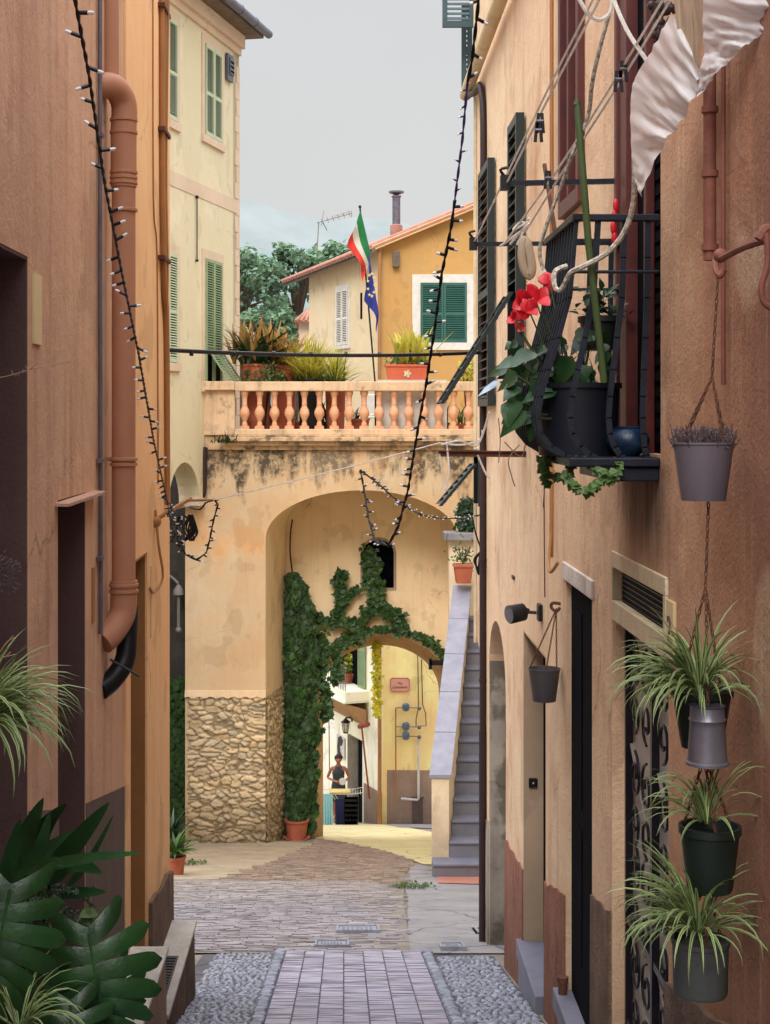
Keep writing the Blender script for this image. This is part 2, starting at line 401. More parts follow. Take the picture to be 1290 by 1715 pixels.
simple('soil', (52,42,34), .95, c2=(36,30,26), scale=30, bump=.6)
simple('speck_rope', (228,222,208), .8, c2=(90,80,70), scale=70, bump=.3)
simple('glare_violet_cable', (92,72,150), .5, bump=0)  # violet colour stands in for sky glare on a black cable
simple('cloth_aqua', (130,190,205), .9, c2=(160,205,215), scale=9, bump=.3)
simple('cloth_navy', (40,44,92), .9, bump=.2)
simple('cloth_yellow', (214,190,120), .9, bump=.2)
simple('skin', (168,108,84), .55, c2=(150,92,70), scale=9, bump=.05)
simple('dress', (52,58,60), .85, c2=(64,70,72), scale=12, bump=.2)
simple('hair', (40,22,22), .6, c2=(28,16,16), scale=30, bump=.4)
simple('bamboo', (58,76,46), .5, c2=(72,90,54), scale=10, bump=.15)
simple('roof_tile', (176,128,112), .85, c2=(146,104,92), scale=6, bump=.4, world=True)
simple('roof_grey', (120,104,92), .9, c2=(90,78,70), scale=8, bump=.5, world=True)
simple('gutter_blue', (104,108,124), .5, c2=(84,88,102), scale=4, bump=.15)
simple('plaque_pink', (220,160,144), .6, c2=(214,152,138), scale=6, bump=.05)
simple('plaque_red', (172,92,84), .6, bump=0)
simple('ink', (96,60,58), .6, bump=0)
simple('meter_blue', (92,108,130), .5, c2=(76,90,112), scale=8, bump=.1)
simple('flag_green', (30,120,66), .8, bump=.15, scale=4)
simple('flag_white', (206,204,190), .8, bump=.15, scale=4)
simple('flag_red', (214,58,44), .8, bump=.15, scale=4)
simple('flag_blue', (44,54,140), .8, bump=.15, scale=4)
simple('flag_star', (226,204,120), .7, bump=0)
simple('bulb_white', (226,226,228), .3, bump=0)
simple('tile_cream', (206,186,142), .4, c2=(196,174,130), scale=6, bump=.1)
simple('rust_paint', (128,76,60), .7, c2=(104,60,50), scale=12, bump=.3)
simple('tile_pale', (196,158,136), .9, c2=(170,134,116), scale=12, bump=.4)
simple('petal_red', (206,30,44), .4, c2=(180,20,36), scale=20, bump=.15)
simple('petal_pale', (176,196,214), .6, c2=(150,172,196), scale=20, bump=.1)
simple('stem_green', (70,86,48), .6, c2=(56,70,40), scale=20, bump=.1)
simple('stem_brown', (74,54,40), .8, c2=(56,42,32), scale=30, bump=.3)
simple('dry_stem', (168,140,120), .8, c2=(130,104,90), scale=30, bump=.3)
simple('pole_red', (150,72,54), .6, c2=(126,58,44), scale=9, bump=.1)
simple('cast_iron', (150,154,168), .65, c2=(122,126,140), scale=14, bump=.5, world=True)
attr('cobble', (158,164,180), .55, .4, 14, .3, .5, world=True)
attr('brick_paver', (170,164,178), .75, .35, 7, .15, .45, world=True, c2=(152,150,168))
attr('brick_mauve', (154,148,152), .8, .3, 3, .2, .4, world=True, c2=(128,124,130))
attr('brick_brown', (154,134,118), .85, .25, 3, .25, .4, world=True, c2=(126,112,102))
attr('rubble', (212,190,156), .92, .2, 5, .25, .5, world=True, c2=(190,166,132))
attr('ivy_leaf', (58,92,44), .5, .4, 6, .3, .1, .25, c2=(44,76,38))
attr('dark_leaf', (38,66,36), .4, .5, 6, .3, .15, .12, c2=(28,52,30))
attr('glossy_leaf', (36,74,36), .33, .45, 9, .35, .25, .12, c2=(24,52,28))
attr('mid_leaf', (84,116,56), .5, .4, 6, .25, .1, .25)
attr('yellow_leaf', (196,184,72), .55, .3, 6, .2, .1, .35, c2=(172,168,72))
attr('orange_leaf', (196,140,84), .6, .3, 6, .25, .1, .3, c2=(140,120,60))
attr('lime_leaf', (206,204,60), .55, .3, 6, .2, .1, .4)
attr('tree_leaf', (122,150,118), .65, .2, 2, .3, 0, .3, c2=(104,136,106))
attr('spider_green', (54,92,46), .45, .4, 8, .25, .1, .2, c2=(40,72,36))
attr('spider_cream', (164,182,122), .45, .4, 8, .15, .1, .25)
attr('lavender_leaf', (112,98,104), .8, .2, 12, .25, .1, .1)
attr('cloth_white', (240,238,240), .95, .05, 3, .05, .2, .5)
attr('cloth_cream', (206,188,166), .95, .05, 3, .1, .25, .4)
attr('rope', (244,240,234), .95, .05, 60, .15, .3, .45)
attr('grass_blade', (84,112,56), .6, .3, 6, .3, .1, .3)
simple('bark', (84,66,52), .9, c2=(64,50,40), scale=9, bump=.5)
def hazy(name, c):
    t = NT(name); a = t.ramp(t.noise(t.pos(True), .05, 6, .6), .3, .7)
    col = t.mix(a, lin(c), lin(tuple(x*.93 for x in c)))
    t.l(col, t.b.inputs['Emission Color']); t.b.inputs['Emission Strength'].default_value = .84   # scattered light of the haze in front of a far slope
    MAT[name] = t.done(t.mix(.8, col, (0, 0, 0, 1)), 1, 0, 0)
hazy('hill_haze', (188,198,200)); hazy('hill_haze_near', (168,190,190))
def cement(name, c1, c2, c3, bscale=40, bump=.5):
    t = NT(name); p = t.pos()
    col = t.mix(t.ramp(t.noise(p, 1.6, 8, .65), .38, .62), lin(c1), lin(c2))
    col = t.mix(t.mul(t.ramp(t.noise(p, 5, 6, .7), .55, .68), .6), col, lin(c3))
    crk = t.n('ShaderNodeTexVoronoi'); crk.feature = 'DISTANCE_TO_EDGE'; crk.inputs['Scale'].default_value = .9
    wv = t.n('ShaderNodeTexNoise'); wv.inputs['Scale'].default_value = 3; t.l(p, wv.inputs['Vector'])
    t.l(t.mix(.12, p, wv.outputs['Color']), crk.inputs['Vector'])
    cf = t.ramp(crk.outputs['Distance'], 0, .012, 1, 0)
    col = t.mix(t.mul(cf, .6), col, lin(tuple(x*.5 for x in c3)))
    h = t.mul(t.noise(p, bscale, 5, .7), t.mul(cf, -1.5), 'ADD'); t.bump(h, bump, .012)
    MAT[name] = t.done(col, .88, 0, .25)
cement('ground_mix', (140,130,120), (122,115,110), (94,89,82))
cement('cement_grey', (148,144,146), (128,126,130), (98,96,94))
cement('cement_pale', (172,156,134), (152,138,118), (120,108,92))
cement('sun_tinted_cement', (206,194,148), (194,180,136), (170,154,118))  # cement with the yellow of sunlit ground put into its colour
cement('mortar', (98,96,102), (84,82,88), (68,66,70), 70, .8)
cement('red_terrace', (176,118,104), (160,106,96), (130,90,82))
# ------------------------------------------------------------------ ground
def gsheet(name, poly, mat, h, sub=0):
    """a sheet lying on the slope, h above it"""
    b = MB(); ys = [p[1] for p in poly]
    b.poly([V((x, y, gz(y)+h)) for x, y in poly])
    o = b.build(name, mat, smooth=False); return struct(o)
b = MB(); xs = [-400, -40, -8, -3, 0, 3, 8, 40, 400]; ysl = [-30, 0, 10, 20, 30, 42, 60, 120, 900]
ids = [[b.add([V((x, y, gz(y)))]) for x in xs] for y in ysl]
for i in range(len(ysl)-1):
    for j in range(len(xs)-1): b.face((ids[i][j], ids[i][j+1], ids[i+1][j+1], ids[i+1][j]))
struct(b.build('ground', 'ground_mix', smooth=False))
def fan(poly): return poly
gsheet('cobble_bed', [(-1.1,3),(1.15,3),(1.15,11.9),(-1.1,12.3)], 'mortar', .004)
gsheet('brick_bed', [(-1.9,12.0),(.52,12.0),(.62,16),(.75,19.2),(-2.2,19.6)], 'ground_mix', .015)
gsheet('drain_channel', [(.50,12.0),(2.3,12.0),(2.3,18.9),(1.6,19.5),(1.1,22.6),(.75,21.0),(.70,17)], 'cement_grey', .012)
gsheet('cement_paving', [(-3.6,19.4),(-1.55,19.7),(-.9,24.5),(-.55,28.3),(-1.3,29.4),(-3.4,28.4)], 'cement_pale', .008)
gsheet('brown_brick_bed', [(-1.6,19.4),(.72,18.8),(.95,22),(1.05,23.2),(.75,25.5),(-.2,29.3),(-.52,30.2),(-.55,28.0),(-.95,24.0)], 'ground_mix', .012)
gsheet('sun_painted_paving', [(-.54,30.0),(-.2,29.3),(.75,25.5),(1.05,23.2),(1.15,22.4),(2.3,22.6),(2.3,30),(2.2,31),(1.2,36.5),(-3,41),(-4,36),(-.6,31)], 'sun_tinted_cement', .016)  # paler paving, its yellow standing in for sunlight falling by the arch
gsheet('upper_paving', [(.95,36.9),(1.25,35),(3.4,34.2),(3.6,37.0)], 'cement_grey', .022)
gsheet('red_terrace_paving', [(1.15,18.9),(1.95,18.6),(1.95,19.9),(1.2,20.0)], 'red_terrace', .022)

gsheet('strip_bed', [(-.46,3.9),(.60,3.9),(.60,11.99),(-.46,11.99)], 'mortar', .021)
def paver(b, x0, x1, y0, y1, h, j=.004, tw=0.):
    q = lambda x, y, z: V((x, y, gz(y)+z))
    e = .004; d = [R(-j, j) for _ in range(4)]; z = h + R(-j, j)
    cx, cy = (x0+x1)/2, (y0+y1)/2; s = R(-tw, tw)
    P4 = [(x0,y0),(x1,y0),(x1,y1),(x0,y1)]
    P4 = [(x, y+s*(x-cx)) for x, y in P4]
    lo = [q(x, y, .0) for x, y in P4]; hi = [q(x+(e if x < cx else -e), y+(e if y < cy else -e), z+k) for (x, y), k in zip(P4, d)]
    b.hexa(lo+hi)
# the brick strip down the middle of the alley: seven files of bricks on edge
b = MB(); x0 = -.455; wd = 1.05/7
for c in range(7):
    y = 4.0 + R(0, .05)
    while y < 12.0:
        d = .050 + R(-.006, .006); k = R(.84, 1.10); b.tint3((k*R(.97,1.03), k, k*R(.97,1.05)))
        paver(b, x0+c*wd+.001, x0+(c+1)*wd-.001+R(-.001,.001), y, y+d-R(.003,.008), .03, .003, .012); y += d
struct(b.build('brick_strip', 'brick_paver', smooth=False))
# thin bricks laid across the lane beyond it
b = MB(); y = 12.06
while y < 19.1:
    d = .075+R(-.01, .012) + (y-12)*.004; xl = -1.75 - (y-12)*.05; xr = .46+.035*(y-12) + R(-.12, .08); x = xl+R(0, .2)
    while x < xr:
        L = R(.10, .25); far = max(0, (y-15.5)/3.6)
        k = R(.78, 1.12); b.tint3((k*(1+.08*far), k, k*(1-.12*far)))
        edge_ = min(x-xl, xr-x-L); 
        if R(0, 1) > .05 + (.45 if edge_ < .12 else .16 if edge_ < .35 else 0): paver(b, x+.003, min(x+L, xr)-.003, y+R(-.006,.006), y+d-R(.004,.012), .024, .004, .03)
        x += L
    y += d
struct(b.build('cross_brick_paving', 'brick_mauve', smooth=False))
# worn brown bricks climbing down to the arch
def inpoly(x, y, poly):
    c = False; j = len(poly)-1
    for i in range(len(poly)):
        (xi, yi), (xj, yj) = poly[i], poly[j]
        if (yi > y) != (yj > y) and x < (xj-xi)*(y-yi)/(yj-yi)+xi: c = not c
        j = i
    return c
pp = [(-1.6,19.5),(.70,18.9),(.93,22),(1.02,23.2),(.72,25.5),(-.22,29.2),(-.50,29.9),(-.55,28.0),(-.95,24.0)]
b = MB(); y = 19.0
while y < 30:
    d = .10+R(-.012, .015); x = -1.7+R(0, .2)
    while x < 1.1:
        L = R(.10, .24)
        lo_ = sum(inpoly(x+L/2+ax_, y+d/2+ay_, pp) for ax_, ay_ in ((.25,0),(-.25,0),(0,.7),(0,-.7)))
        if inpoly(x+L/2, y+d/2, pp) and R(0,1) > .03+.16*(4-lo_):
            k = R(.76, 1.12); b.tint3((k, k*R(.95,1.02), k*R(.90,1.05))); paver(b, x+.004, x+L-.004, y, y+d-R(.008,.02), .028, .005, .04)
        x += L
    y += d
struct(b.build('brown_brick_path', 'brick_brown', smooth=False))
# pebbles set in mortar on both sides of the strip, edged by long stones
def pebbles(name, x0, x1, y0, y1, sp):
    b = MB(); y = y0
    while y < y1:
        x = x0 + R(0, sp)
        while x < x1:
            k = R(.62, 1.2); b.tint3((k, k*R(.98,1.02), k*R(.96,1.08)))
            px, py = x+R(-.25,.25)*sp, y+R(-.25,.25)*sp
            rot = Matrix.Rotation(R(0, 3.14), 3, 'Z')
            b.ball((px, py, gz(py)+.006), sp*R(.36,.50), 7, 4, (R(.9,1.25), R(.55,.85), R(.34,.55)), rot); x += sp
        y += sp*.8
    o = b.build(name, 'cobble'); o['kind'] = 'stuff'; return o
tag(pebbles('pebble_paving', -.99, -.55, 5.5, 12.1, .045), 'grey pebbles set in mortar on the left of the brick strip', 'pebbles', kind='stuff')
tag(pebbles('pebble_paving', .70, 1.13, 5.5, 11.8, .045), 'grey pebbles set in mortar on the right of the brick strip', 'pebbles', kind='stuff')
b = MB()
for xx, L in ((-.50, .09), (.645, .09)):
    y = 5.5
    while y < 12.1:
        d = R(.035, .05); k = R(.6, 1.1); b.tint3((k, k, k*1.04))
        b.ball((xx+R(-.008,.008), y, gz(y)+.006), 1, 8, 4, (L*.55, d*.5, R(.022,.032)), Matrix.Rotation(R(-.25,.25), 3, 'Z')); y += d
o = b.build('edging_stones', 'cobble'); struct(o)
# loose tufts along the channel
def grass(name, cx, cy, rx, ry, n, hmin, hmax, label):
    b = MB()
    for _ in range(n):
        a, r = R(0, 6.28), math.sqrt(R(0, 1)); x, y = cx+rx*r*math.cos(a), cy+ry*r*math.sin(a)
        b.tint(.7, 1.25); b.blade((x, y, gz(y)+.01), R(0, 6.28), R(hmin, hmax), .012, R(.7, 1.5), R(.4, 1.6), 3)
        if R(0,1) < .4: b.leaf((x, y, gz(y)+R(.02,hmax*.6)), (R(-1,1), R(-1,1), R(0,.6)), (0,0,1), .04, .035)
    tag(b.build(name, 'grass_blade', smooth=False), label, 'grass', kind='stuff')
grass('weed_patch', 1.62, 15.2, .20, 1.3, 420, .05, .14, 'green weeds growing by the foot of the stained wall on the right')
grass('weed_patch', .82, 18.3, .28, .35, 160, .03, .09, 'thin line of weeds along the crack at the end of the drain channel')
grass('weed_patch', -2.3, 22.6, .30, .5, 140, .03, .08, 'sparse weeds in the cement near the rubble pier')
def cover(cx, cy, w, d, label, bars=0):
    t = thing('manhole_cover', (cx, cy, gz(cy)), label, 'manhole cover', 'small covers let into the paving')
    q = lambda x, y, z: V((x, y, gz(y)+z))
    def slab(b, x0, x1, y0, y1, z0, z1): b.hexa([q(x0,y0,z0),q(x1,y0,z0),q(x1,y1,z0),q(x0,y1,z0),q(x0,y0,z1),q(x1,y0,z1),q(x1,y1,z1),q(x0,y1,z1)])
    b = MB(); x0, x1, y0, y1 = cx-w/2, cx+w/2, cy-d/2, cy+d/2
    for a in ((x0,x0+.02,y0,y1),(x1-.02,x1,y0,y1),(x0+.02,x1-.02,y0,y0+.03),(x0+.02,x1-.02,y1-.03,y1)): slab(b, *a, .002, .046)
    b.build('frame', 'cast_iron', t, False)
    b = MB(); slab(b, x0+.026, x1-.026, y0+.04, y1-.04, .002, .040)
    n = 7
    for i in range(n):
        for j in range(3):
            xa = x0+.05+(w-.1)*i/n; ya = y0+.07+(d-.14)*j/3
            slab(b, xa, xa+(w-.1)/n*.6, ya, ya+(d-.14)/3*.6, .040, .047)
    b.build('lid', 'cast_iron', t, False)
cover(.12, 13.55, .38, .42, 'rectangular iron cover in the cross bricks, the farther of the two left of the channel')
cover(-.10, 12.45, .28, .34, 'rectangular iron cover at the top end of the brick strip')
cover(.86, 12.3, .2, .3, 'small square cover at the top of the right pebble bed')
t = thing('drain_grate', (1.33, 13.6, gz(13.6)), 'iron slotted drain grate at the foot of the right hand wall', 'drain grate')
b = MB(); q = lambda x, y, z: V((x, y, gz(y)+z))
for i in range(9):
    x = 1.16+i*.042; b.hexa([q(x,13.35,.004),q(x+.022,13.35,.004),q(x+.022,13.8,.004),q(x,13.8,.004),q(x,13.35,.03),q(x+.022,13.35,.03),q(x+.022,13.8,.03),q(x,13.8,.03)])
b.build('slats', 'cast_iron', t, False)
b = MB(); b.poly([q(1.14,13.33,.017),q(1.55,13.33,.017),q(1.55,13.82,.017),q(1.14,13.82,.017)]); b.build('pit', 'void', t, False)

# ------------------------------------------------------------------ left side of the alley
LW = (V((-1.14, 0, 0)), V((0, 1, 0)), V((1, 0, 0)))
def base(u): return gz(u)-.15
lh = thing('plaster_house', (-1.14, 5, gz(5)), 'brownish red plaster house along the left edge with deep dark door recesses', 'house')
b = MB()
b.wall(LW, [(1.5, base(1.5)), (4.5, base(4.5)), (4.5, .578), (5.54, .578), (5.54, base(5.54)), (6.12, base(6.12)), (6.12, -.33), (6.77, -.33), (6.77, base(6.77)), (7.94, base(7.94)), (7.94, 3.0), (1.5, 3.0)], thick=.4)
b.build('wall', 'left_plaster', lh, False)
b = MB()
for u, zt in ((5.54, .578), (6.77, -.33)):
    w_ = 1.04 if zt > 0 else .65
    b.obox(LW, u-.012, u-.001, gz(u)-.1, zt, -.38, -.002)
    b.obox(LW, u-w_, u-.012, zt-.012, zt-.001, -.38, -.002)
b.build('door_jamb', 'jamb_dark', lh, False)
for u0, u1, zt in ((4.5, 5.52, .56), (6.12, 6.75, -.35)):
    b = MB(); b.obox(LW, u0, u1, gz(u1), zt, -.34, -.30)
    for k in range(2):
        for z0, z1 in ((gz(u0)+.15, gz(u0)+.9), (gz(u0)+1.0, zt-.12)):
            b.obox(LW, u0+.08+k*(u1-u0)/2, u0+(k+1)*(u1-u0)/2-.06, z0, z1, -.30, -.285)
    b.build('door', 'dark_door', lh, False)
b = MB(); b.wall(LW, [(6.775, gz(6.77)), (7.94, gz(7.94)), (7.94, -1.90), (6.775, -1.70)], thick=.0); 
b = MB()
O = LW[0]
for (u0, u1, z0, z1) in ((6.775, 7.938, -1.70, -1.905), (5.55, 6.115, -1.42, -1.56)):
    q = lambda u, n, z: V((-1.14+n, u, z))
    b.hexa([q(u0,.0,gz(u0)-.1),q(u1,.0,gz(u1)-.1),q(u1,.006,gz(u1)-.1),q(u0,.006,gz(u0)-.1),q(u0,.0,z0),q(u1,.0,z1),q(u1,.006,z1),q(u0,.006,z0)])
b.build('plinth', 'plinth_dark', lh, False)
b = MB(); b.hexa([V((-1.30,6.07,-.345)),V((-1.085,6.05,-.352)),V((-1.085,7.0,-.348)),V((-1.30,6.98,-.335)),V((-1.30,6.07,-.331)),V((-1.085,6.05,-.340)),V((-1.085,7.0,-.335)),V((-1.30,6.98,-.321))])
b.build('lintel_tile', 'tile_pale', lh, False)
b = MB(); b.obox(LW, 5.62, 5.76, .27, .53, .0, .008); tag(b.build('wall_plate', 'tile_cream', None, False), 'small blank cream plate on the brown left wall beside the dark recess', 'plate')
b = MB(); b.obox(LW, 6.93, 7.0, -.93, -.68, .0, .006); tag(b.build('wall_hatch', 'ochre_pipe', None, False), 'narrow ochre hatch cover on the brown wall right of the door recess', 'hatch')

oh = thing('ochre_house', (-1.14, 9, gz(9)), 'ochre plaster house at the left corner of the alley with rough stone foot', 'house')
b = MB()
b.wall((LW[0]+V((.012,0,0)), LW[1], LW[2]), [(7.94, base(7.94)), (8.12, base(8.12)), (8.12, -.77), (8.80, -.77), (8.80, base(8.8)), (9.93, base(9.93)), (9.93, 3.4), (7.94, 3.4)], thick=.42)
b.box((-5.0, 9.56, gz(10)-.5), (-1.56, 9.93, 3.4))
b.build('wall', 'ochre_plaster', oh, False)
b = MB(); b.obox(LW, 8.788, 8.799, gz(8.8)-.1, -.78, -.38, .0); b.obox(LW, 8.12, 8.788, -.79, -.771, -.38, .0)
b.build('door_jamb', 'ochre_pipe', oh, False)
b = MB(); b.obox(LW, 8.12, 8.788, gz(8.8), -.79, -.32, -.28)
b.obox(LW, 8.2, 8.42, gz(8.2)+.3, -1.9, -.28, -.262); b.obox(LW, 8.48, 8.7, gz(8.2)+.3, -1.9, -.28, -.262); b.build('door', 'dark_door', oh, False)
b = MB(); n = 12
for i in range(n):
    u0, u1 = 8.86+i*1.1/n, 8.86+(i+1)*1.1/n; z0, z1 = -2.80-.12*i/n+.012*math.sin(i*.9), -2.80-.12*(i+1)/n+.012*math.sin((i+1)*.9)
    q = lambda u, n_, z: V((-1.128+n_, u, z))
    b.hexa([q(u0,-.05,base(u0)),q(u1,-.05,base(u1)),q(u1,.03,base(u1)),q(u0,.03,base(u0)),q(u0,-.05,z0),q(u1,-.05,z1),q(u1,.022,z1),q(u0,.022,z0)])
b.build('plinth', 'plinth_rough', oh, False)
b = MB(); b.obox(LW, 8.93, 8.99, -1.28, -.86, .012, .02); tag(b.build('wall_strip', 'tile_cream', None, False), 'slim vertical name strip on the ochre wall right of its doorway', 'plate')

def block(name, x0, x1, y0, y1, zt, topmat, sidemat, label, lip=.03):
    t = thing(name, ((x0+x1)/2, (y0+y1)/2, gz(y0)), label, 'step')
    b = MB(); k = 8
    for i in range(k):
        a, c = y0+(y1-y0)*i/k, y0+(y1-y0)*(i+1)/k
        q = lambda x, y, z: V((x, y, z))
        j0, j1 = .008*math.sin(i*1.9), .008*math.sin((i+1)*1.9)
        b.hexa([q(x0,a,gz(a)-.1),q(x1-.01+j0,a,gz(a)-.1),q(x1-.01+j1,c,gz(c)-.1),q(x0,c,gz(c)-.1),q(x0,a,zt-.03),q(x1-.012-j0,a,zt-.03),q(x1-.012-j1,c,zt-.03),q(x0,c,zt-.03)])
    b.build('riser', sidemat, t, False)
    b = MB(); b.box((x0, y0-.01, zt-.03), (x1, y1+.01, zt)); b.build('tread', topmat, t, False, bevel=.008)
    return t
block('doorstep', -1.125, -.945, 8.3, 9.85, -3.22, 'pale_stone', 'plinth_rough', 'long pale doorstep with a boot grate, at the foot of the ochre corner')
block('doorstep', -1.137, -.93, 6.95, 8.14, -2.80, 'pale_stone', 'plinth_brown', 'higher pale stone block in front of the ochre doorway, beside the big leaves')
b = MB()
for i in range(16): b.box((-1.09, 8.45+i*.045, -3.219), (-1.0, 8.475+i*.045, -3.207))
b.box((-1.10, 8.43, -3.2195), (-.99, 9.18, -3.213))
tag(b.build('boot_grate', 'iron_black', None, False), 'black boot scraper mat lying on the long pale doorstep', 'mat')

# drainpipe with elbows on the left wall
t = thing('drainpipe', (-1.07, 7.3, gz(7.3)), 'fat brown drainpipe with curved elbows on the left wall', 'drainpipe')
XP = -1.055; YP = 7.35
pxl = lambda px, py, Y: at(px, py, Y)
b = MB(); b.tube(spline([V((XP-.07, YP, 2.6)), V((XP-.07, YP, 1.55)), V((XP-.07, YP-.02, 1.62))][:2], 2), .048, 18)
b.build('upper_pipe', 'brown_pipe', t)
b = MB(); b.tube(spline([V((XP-.12, YP-.12, 1.56)), V((XP-.04, YP-.06, 1.565)), V((XP, YP, 1.50)), V((XP, YP, 1.36)), V((XP, YP, 1.1))], 6), .062, 20)
b.build('top_elbow', 'brown_pipe', t)
b = MB(); b.tube([V((XP, YP, 1.12)), V((XP, YP, -.80))], .057, 20); b.build('pipe', 'brown_pipe', t)
for z in (1.42, 1.36, 1.17, 1.145, 1.12, .99, -.20, -.225):
    b = MB(); b.lathe((XP, YP, z), [(.0575, -.009), (.067, -.006), (.067, .006), (.0575, .009)], 20, False)
    if z == -.20: b.bar((XP-.04, YP, -.2), (-1.15, YP, -.2), .02)
    b.build('clamp', 'brown_pipe', t)
b = MB(); b.lathe((XP-.07, YP, 2.30), [(.049, -.02), (.055, -.017), (.055, .017), (.049, .02)], 18, False); b.build('clamp', 'brown_pipe', t)
b = MB(); b.tube(spline([V((XP, YP, -.78)), V((XP, YP, -.88)), V((XP-.01, YP-.01, -.95)), V((XP-.05, YP-.05, -1.02)), V((XP-.09, YP-.09, -1.06))], 6), [.066]*3+[.064]*22, 20)
for z in (-.80, -.83): b.lathe((XP, YP, z), [(.062, -.008), (.071, -.006), (.071, .006), (.062, .008)], 20, False)
b.build('bottom_elbow', 'brown_pipe', t)
b = MB(); b.tube(spline([V((XP+.01, YP+.1, -.92)), V((XP+.01, YP+.06, -1.06)), V((XP, YP+.03, -1.17)), V((XP-.05, YP-.02, -1.25)), V((XP-.10, YP-.07, -1.29))], 6), .05, 16)
b.tube([V((XP-.05, YP-.1, -1.14)), V((XP+.09, YP-.1, -1.22))], .006, 6)
b.build('black_elbow', 'black_metal', t)
t = None
b = MB(); b.tube(spline([V((-1.125, 7.08, 2.5)), V((-1.125, 7.08, .9)), V((-1.125, 7.1, -.55)), V((-1.125, 7.1, -1.0))], 4), .011, 8)
for z in (-.2, 1.3, -.65): b.box((-1.14, 7.05, z-.01), (-1.112, 7.12, z+.01))
tag(b.build('conduit', 'galv'), 'thin metal conduit running down the wall behind the fat brown drainpipe', 'conduit')
# bundled cables and pipes at the ochre corner
t = thing('cable_bundle', (-1.1, 9.6, -.5), 'bundle of tan painted cables running down the ochre corner', 'cables')
b = MB()
for k, (dy, r) in enumerate(((0, .018), (.09, .012), (.16, .016))):
    b.tube(spline([V((-1.112+.01*k, 9.35+dy, 2.8)), V((-1.112, 9.37+dy, 1.6)), V((-1.108, 9.42+dy*.9, .95)), V((-1.110, 9.48+dy*.5, .75)), V((-1.112, 9.60+dy*.3, .5)), V((-1.112, 9.66+dy*.2, -.55))], 5), r, 7)
b.build('cable', 'ochre_pipe', t)
b = MB()
for z in (2.5, 1.75, .97): b.box((-1.13, 9.30, z-.012), (-1.085, 9.62, z+.012))
b.build('clip', 'rust', t, False)
b = MB(); b.tube(spline([V((-1.12, 9.0, 2.7)), V((-1.12, 9.02, 1.3)), V((-1.12, 9.2, .95)), V((-1.12, 9.25, -.4))], 4), .005, 5)
b.tube(spline([V((-1.12, 9.12, -.55)), V((-1.10, 9.1, -.75)), V((-1.08, 9.15, -.95)), V((-1.11, 8.95, -1.02)), V((-1.12, 8.85, -.98))], 4), .008, 6)
tag(b.build('loose_wire', 'ochre_pipe'), 'thin loose painted wire drooping on the ochre wall above its doorway', 'wire')
b = MB(); b.bar(V((-1.14, 9.1, -.62)), V((-.95, 9.5, -.50)), .02); b.ball((-1.12, 9.12, -.62), .035, 8, 5); b.tube([V((-.97,9.45,-.51)), V((-.80,9.7,-.52))], .009, 7)
tag(b.build('iron_bracket', 'ochre_pipe'), 'painted iron bracket on the ochre corner holding the tangled lights', 'bracket')

# ------------------------------------------------------------------ right side of the alley
RW = (V((1.18, 0, 0)), V((0, 1, 0)), V((-1, 0, 0)))
rh = thing('plaster_house', (1.18, 8, gz(8)), 'tall weathered beige and rust plaster house along the right side with balcony and iron gate', 'house')
arch_pass = [(11.25, base(11.25)), (11.25, -2.05)] + [(u, z) for u, z in reversed(ell(11.9, -2.05, .65, .47, 12))][1:-1] + [(12.55, -2.05), (12.55, base(12.55))]
out = [(1.5, base(1.5)), (5.60, base(5.6)), (5.60, -.585), (6.78, -.585), (6.78, base(6.78)), (7.33, base(7.33)), (7.33, -.81), (8.20, -.81), (8.20, base(8.2)),
       (9.02, base(9.02)), (9.02, -1.40), (10.14, -1.40), (10.14, base(10.14))] + arch_pass + [(12.80, base(12.8)), (12.80, -1.95), (13.3, -2.05), (13.95, -1.9), (13.95, 4.1), (1.5, 3.6)]
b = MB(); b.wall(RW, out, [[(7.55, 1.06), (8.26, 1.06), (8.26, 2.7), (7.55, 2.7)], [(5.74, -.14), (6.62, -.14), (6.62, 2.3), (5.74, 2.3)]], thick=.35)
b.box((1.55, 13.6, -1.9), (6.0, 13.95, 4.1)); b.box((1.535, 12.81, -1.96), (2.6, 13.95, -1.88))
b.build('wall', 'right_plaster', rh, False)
def wplinth(parts, mat, th=.014):
    b = MB()
    for u0, u1, z0, z1 in parts:
        n = max(2, int((u1-u0)/.06))
        for i in range(n):
            a, c = u0+(u1-u0)*i/n, u0+(u1-u0)*(i+1)/n
            za, zc = z0+(z1-z0)*i/n+.03*noise.noise(V((a*5,1,0))), z0+(z1-z0)*(i+1)/n+.03*noise.noise(V((c*5,1,0)))
            q = lambda u, nn, z: V((1.18-nn, u, z))
            b.hexa([q(a,-.05,base(a)),q(a,th,base(a)),q(c,th,base(c)),q(c,-.05,base(c)),q(a,-.05,za),q(a,th*.7,za),q(c,th*.7,zc),q(c,-.05,zc)])
    b.build('plinth', mat, rh, False)
wplinth([(10.142, 11.24, -2.98, -3.08)], 'plinth_red')
wplinth([(8.202, 9.018, -2.55, -2.72)], 'plinth_red')
wplinth([(6.80, 7.328, -2.18, -2.28)], 'plinth_rough')
wplinth([(2.0, 5.58, -1.28, -2.05)], 'plinth_rough', .03)
wplinth([(12.56, 12.79, -3.3, -3.34)], 'grey_render')
# stained wall seen inside the arched passage
b = MB(); b.box((1.19, 12.56, gz(13)-.3), (2.6, 12.80, -1.2)); b.box((2.6, 10.9, gz(13)-.3), (2.8, 12.8, -1.2)); b.box((1.535, 11.0, -1.3), (2.7, 12.56, -1.2)); b.box((1.535, 10.95, gz(13)-.3), (2.6, 11.2, -1.2))
b.box((1.184, 12.538, gz(13)-.3), (1.532, 12.549, -1.62)); b.build('passage_wall', 'grey_render', rh, False)
b = MB(); b.box((1.31, 12.524, -3.05), (1.40, 12.537, -2.45)); b.build('passage_shutter', 'red_wood', rh, False)
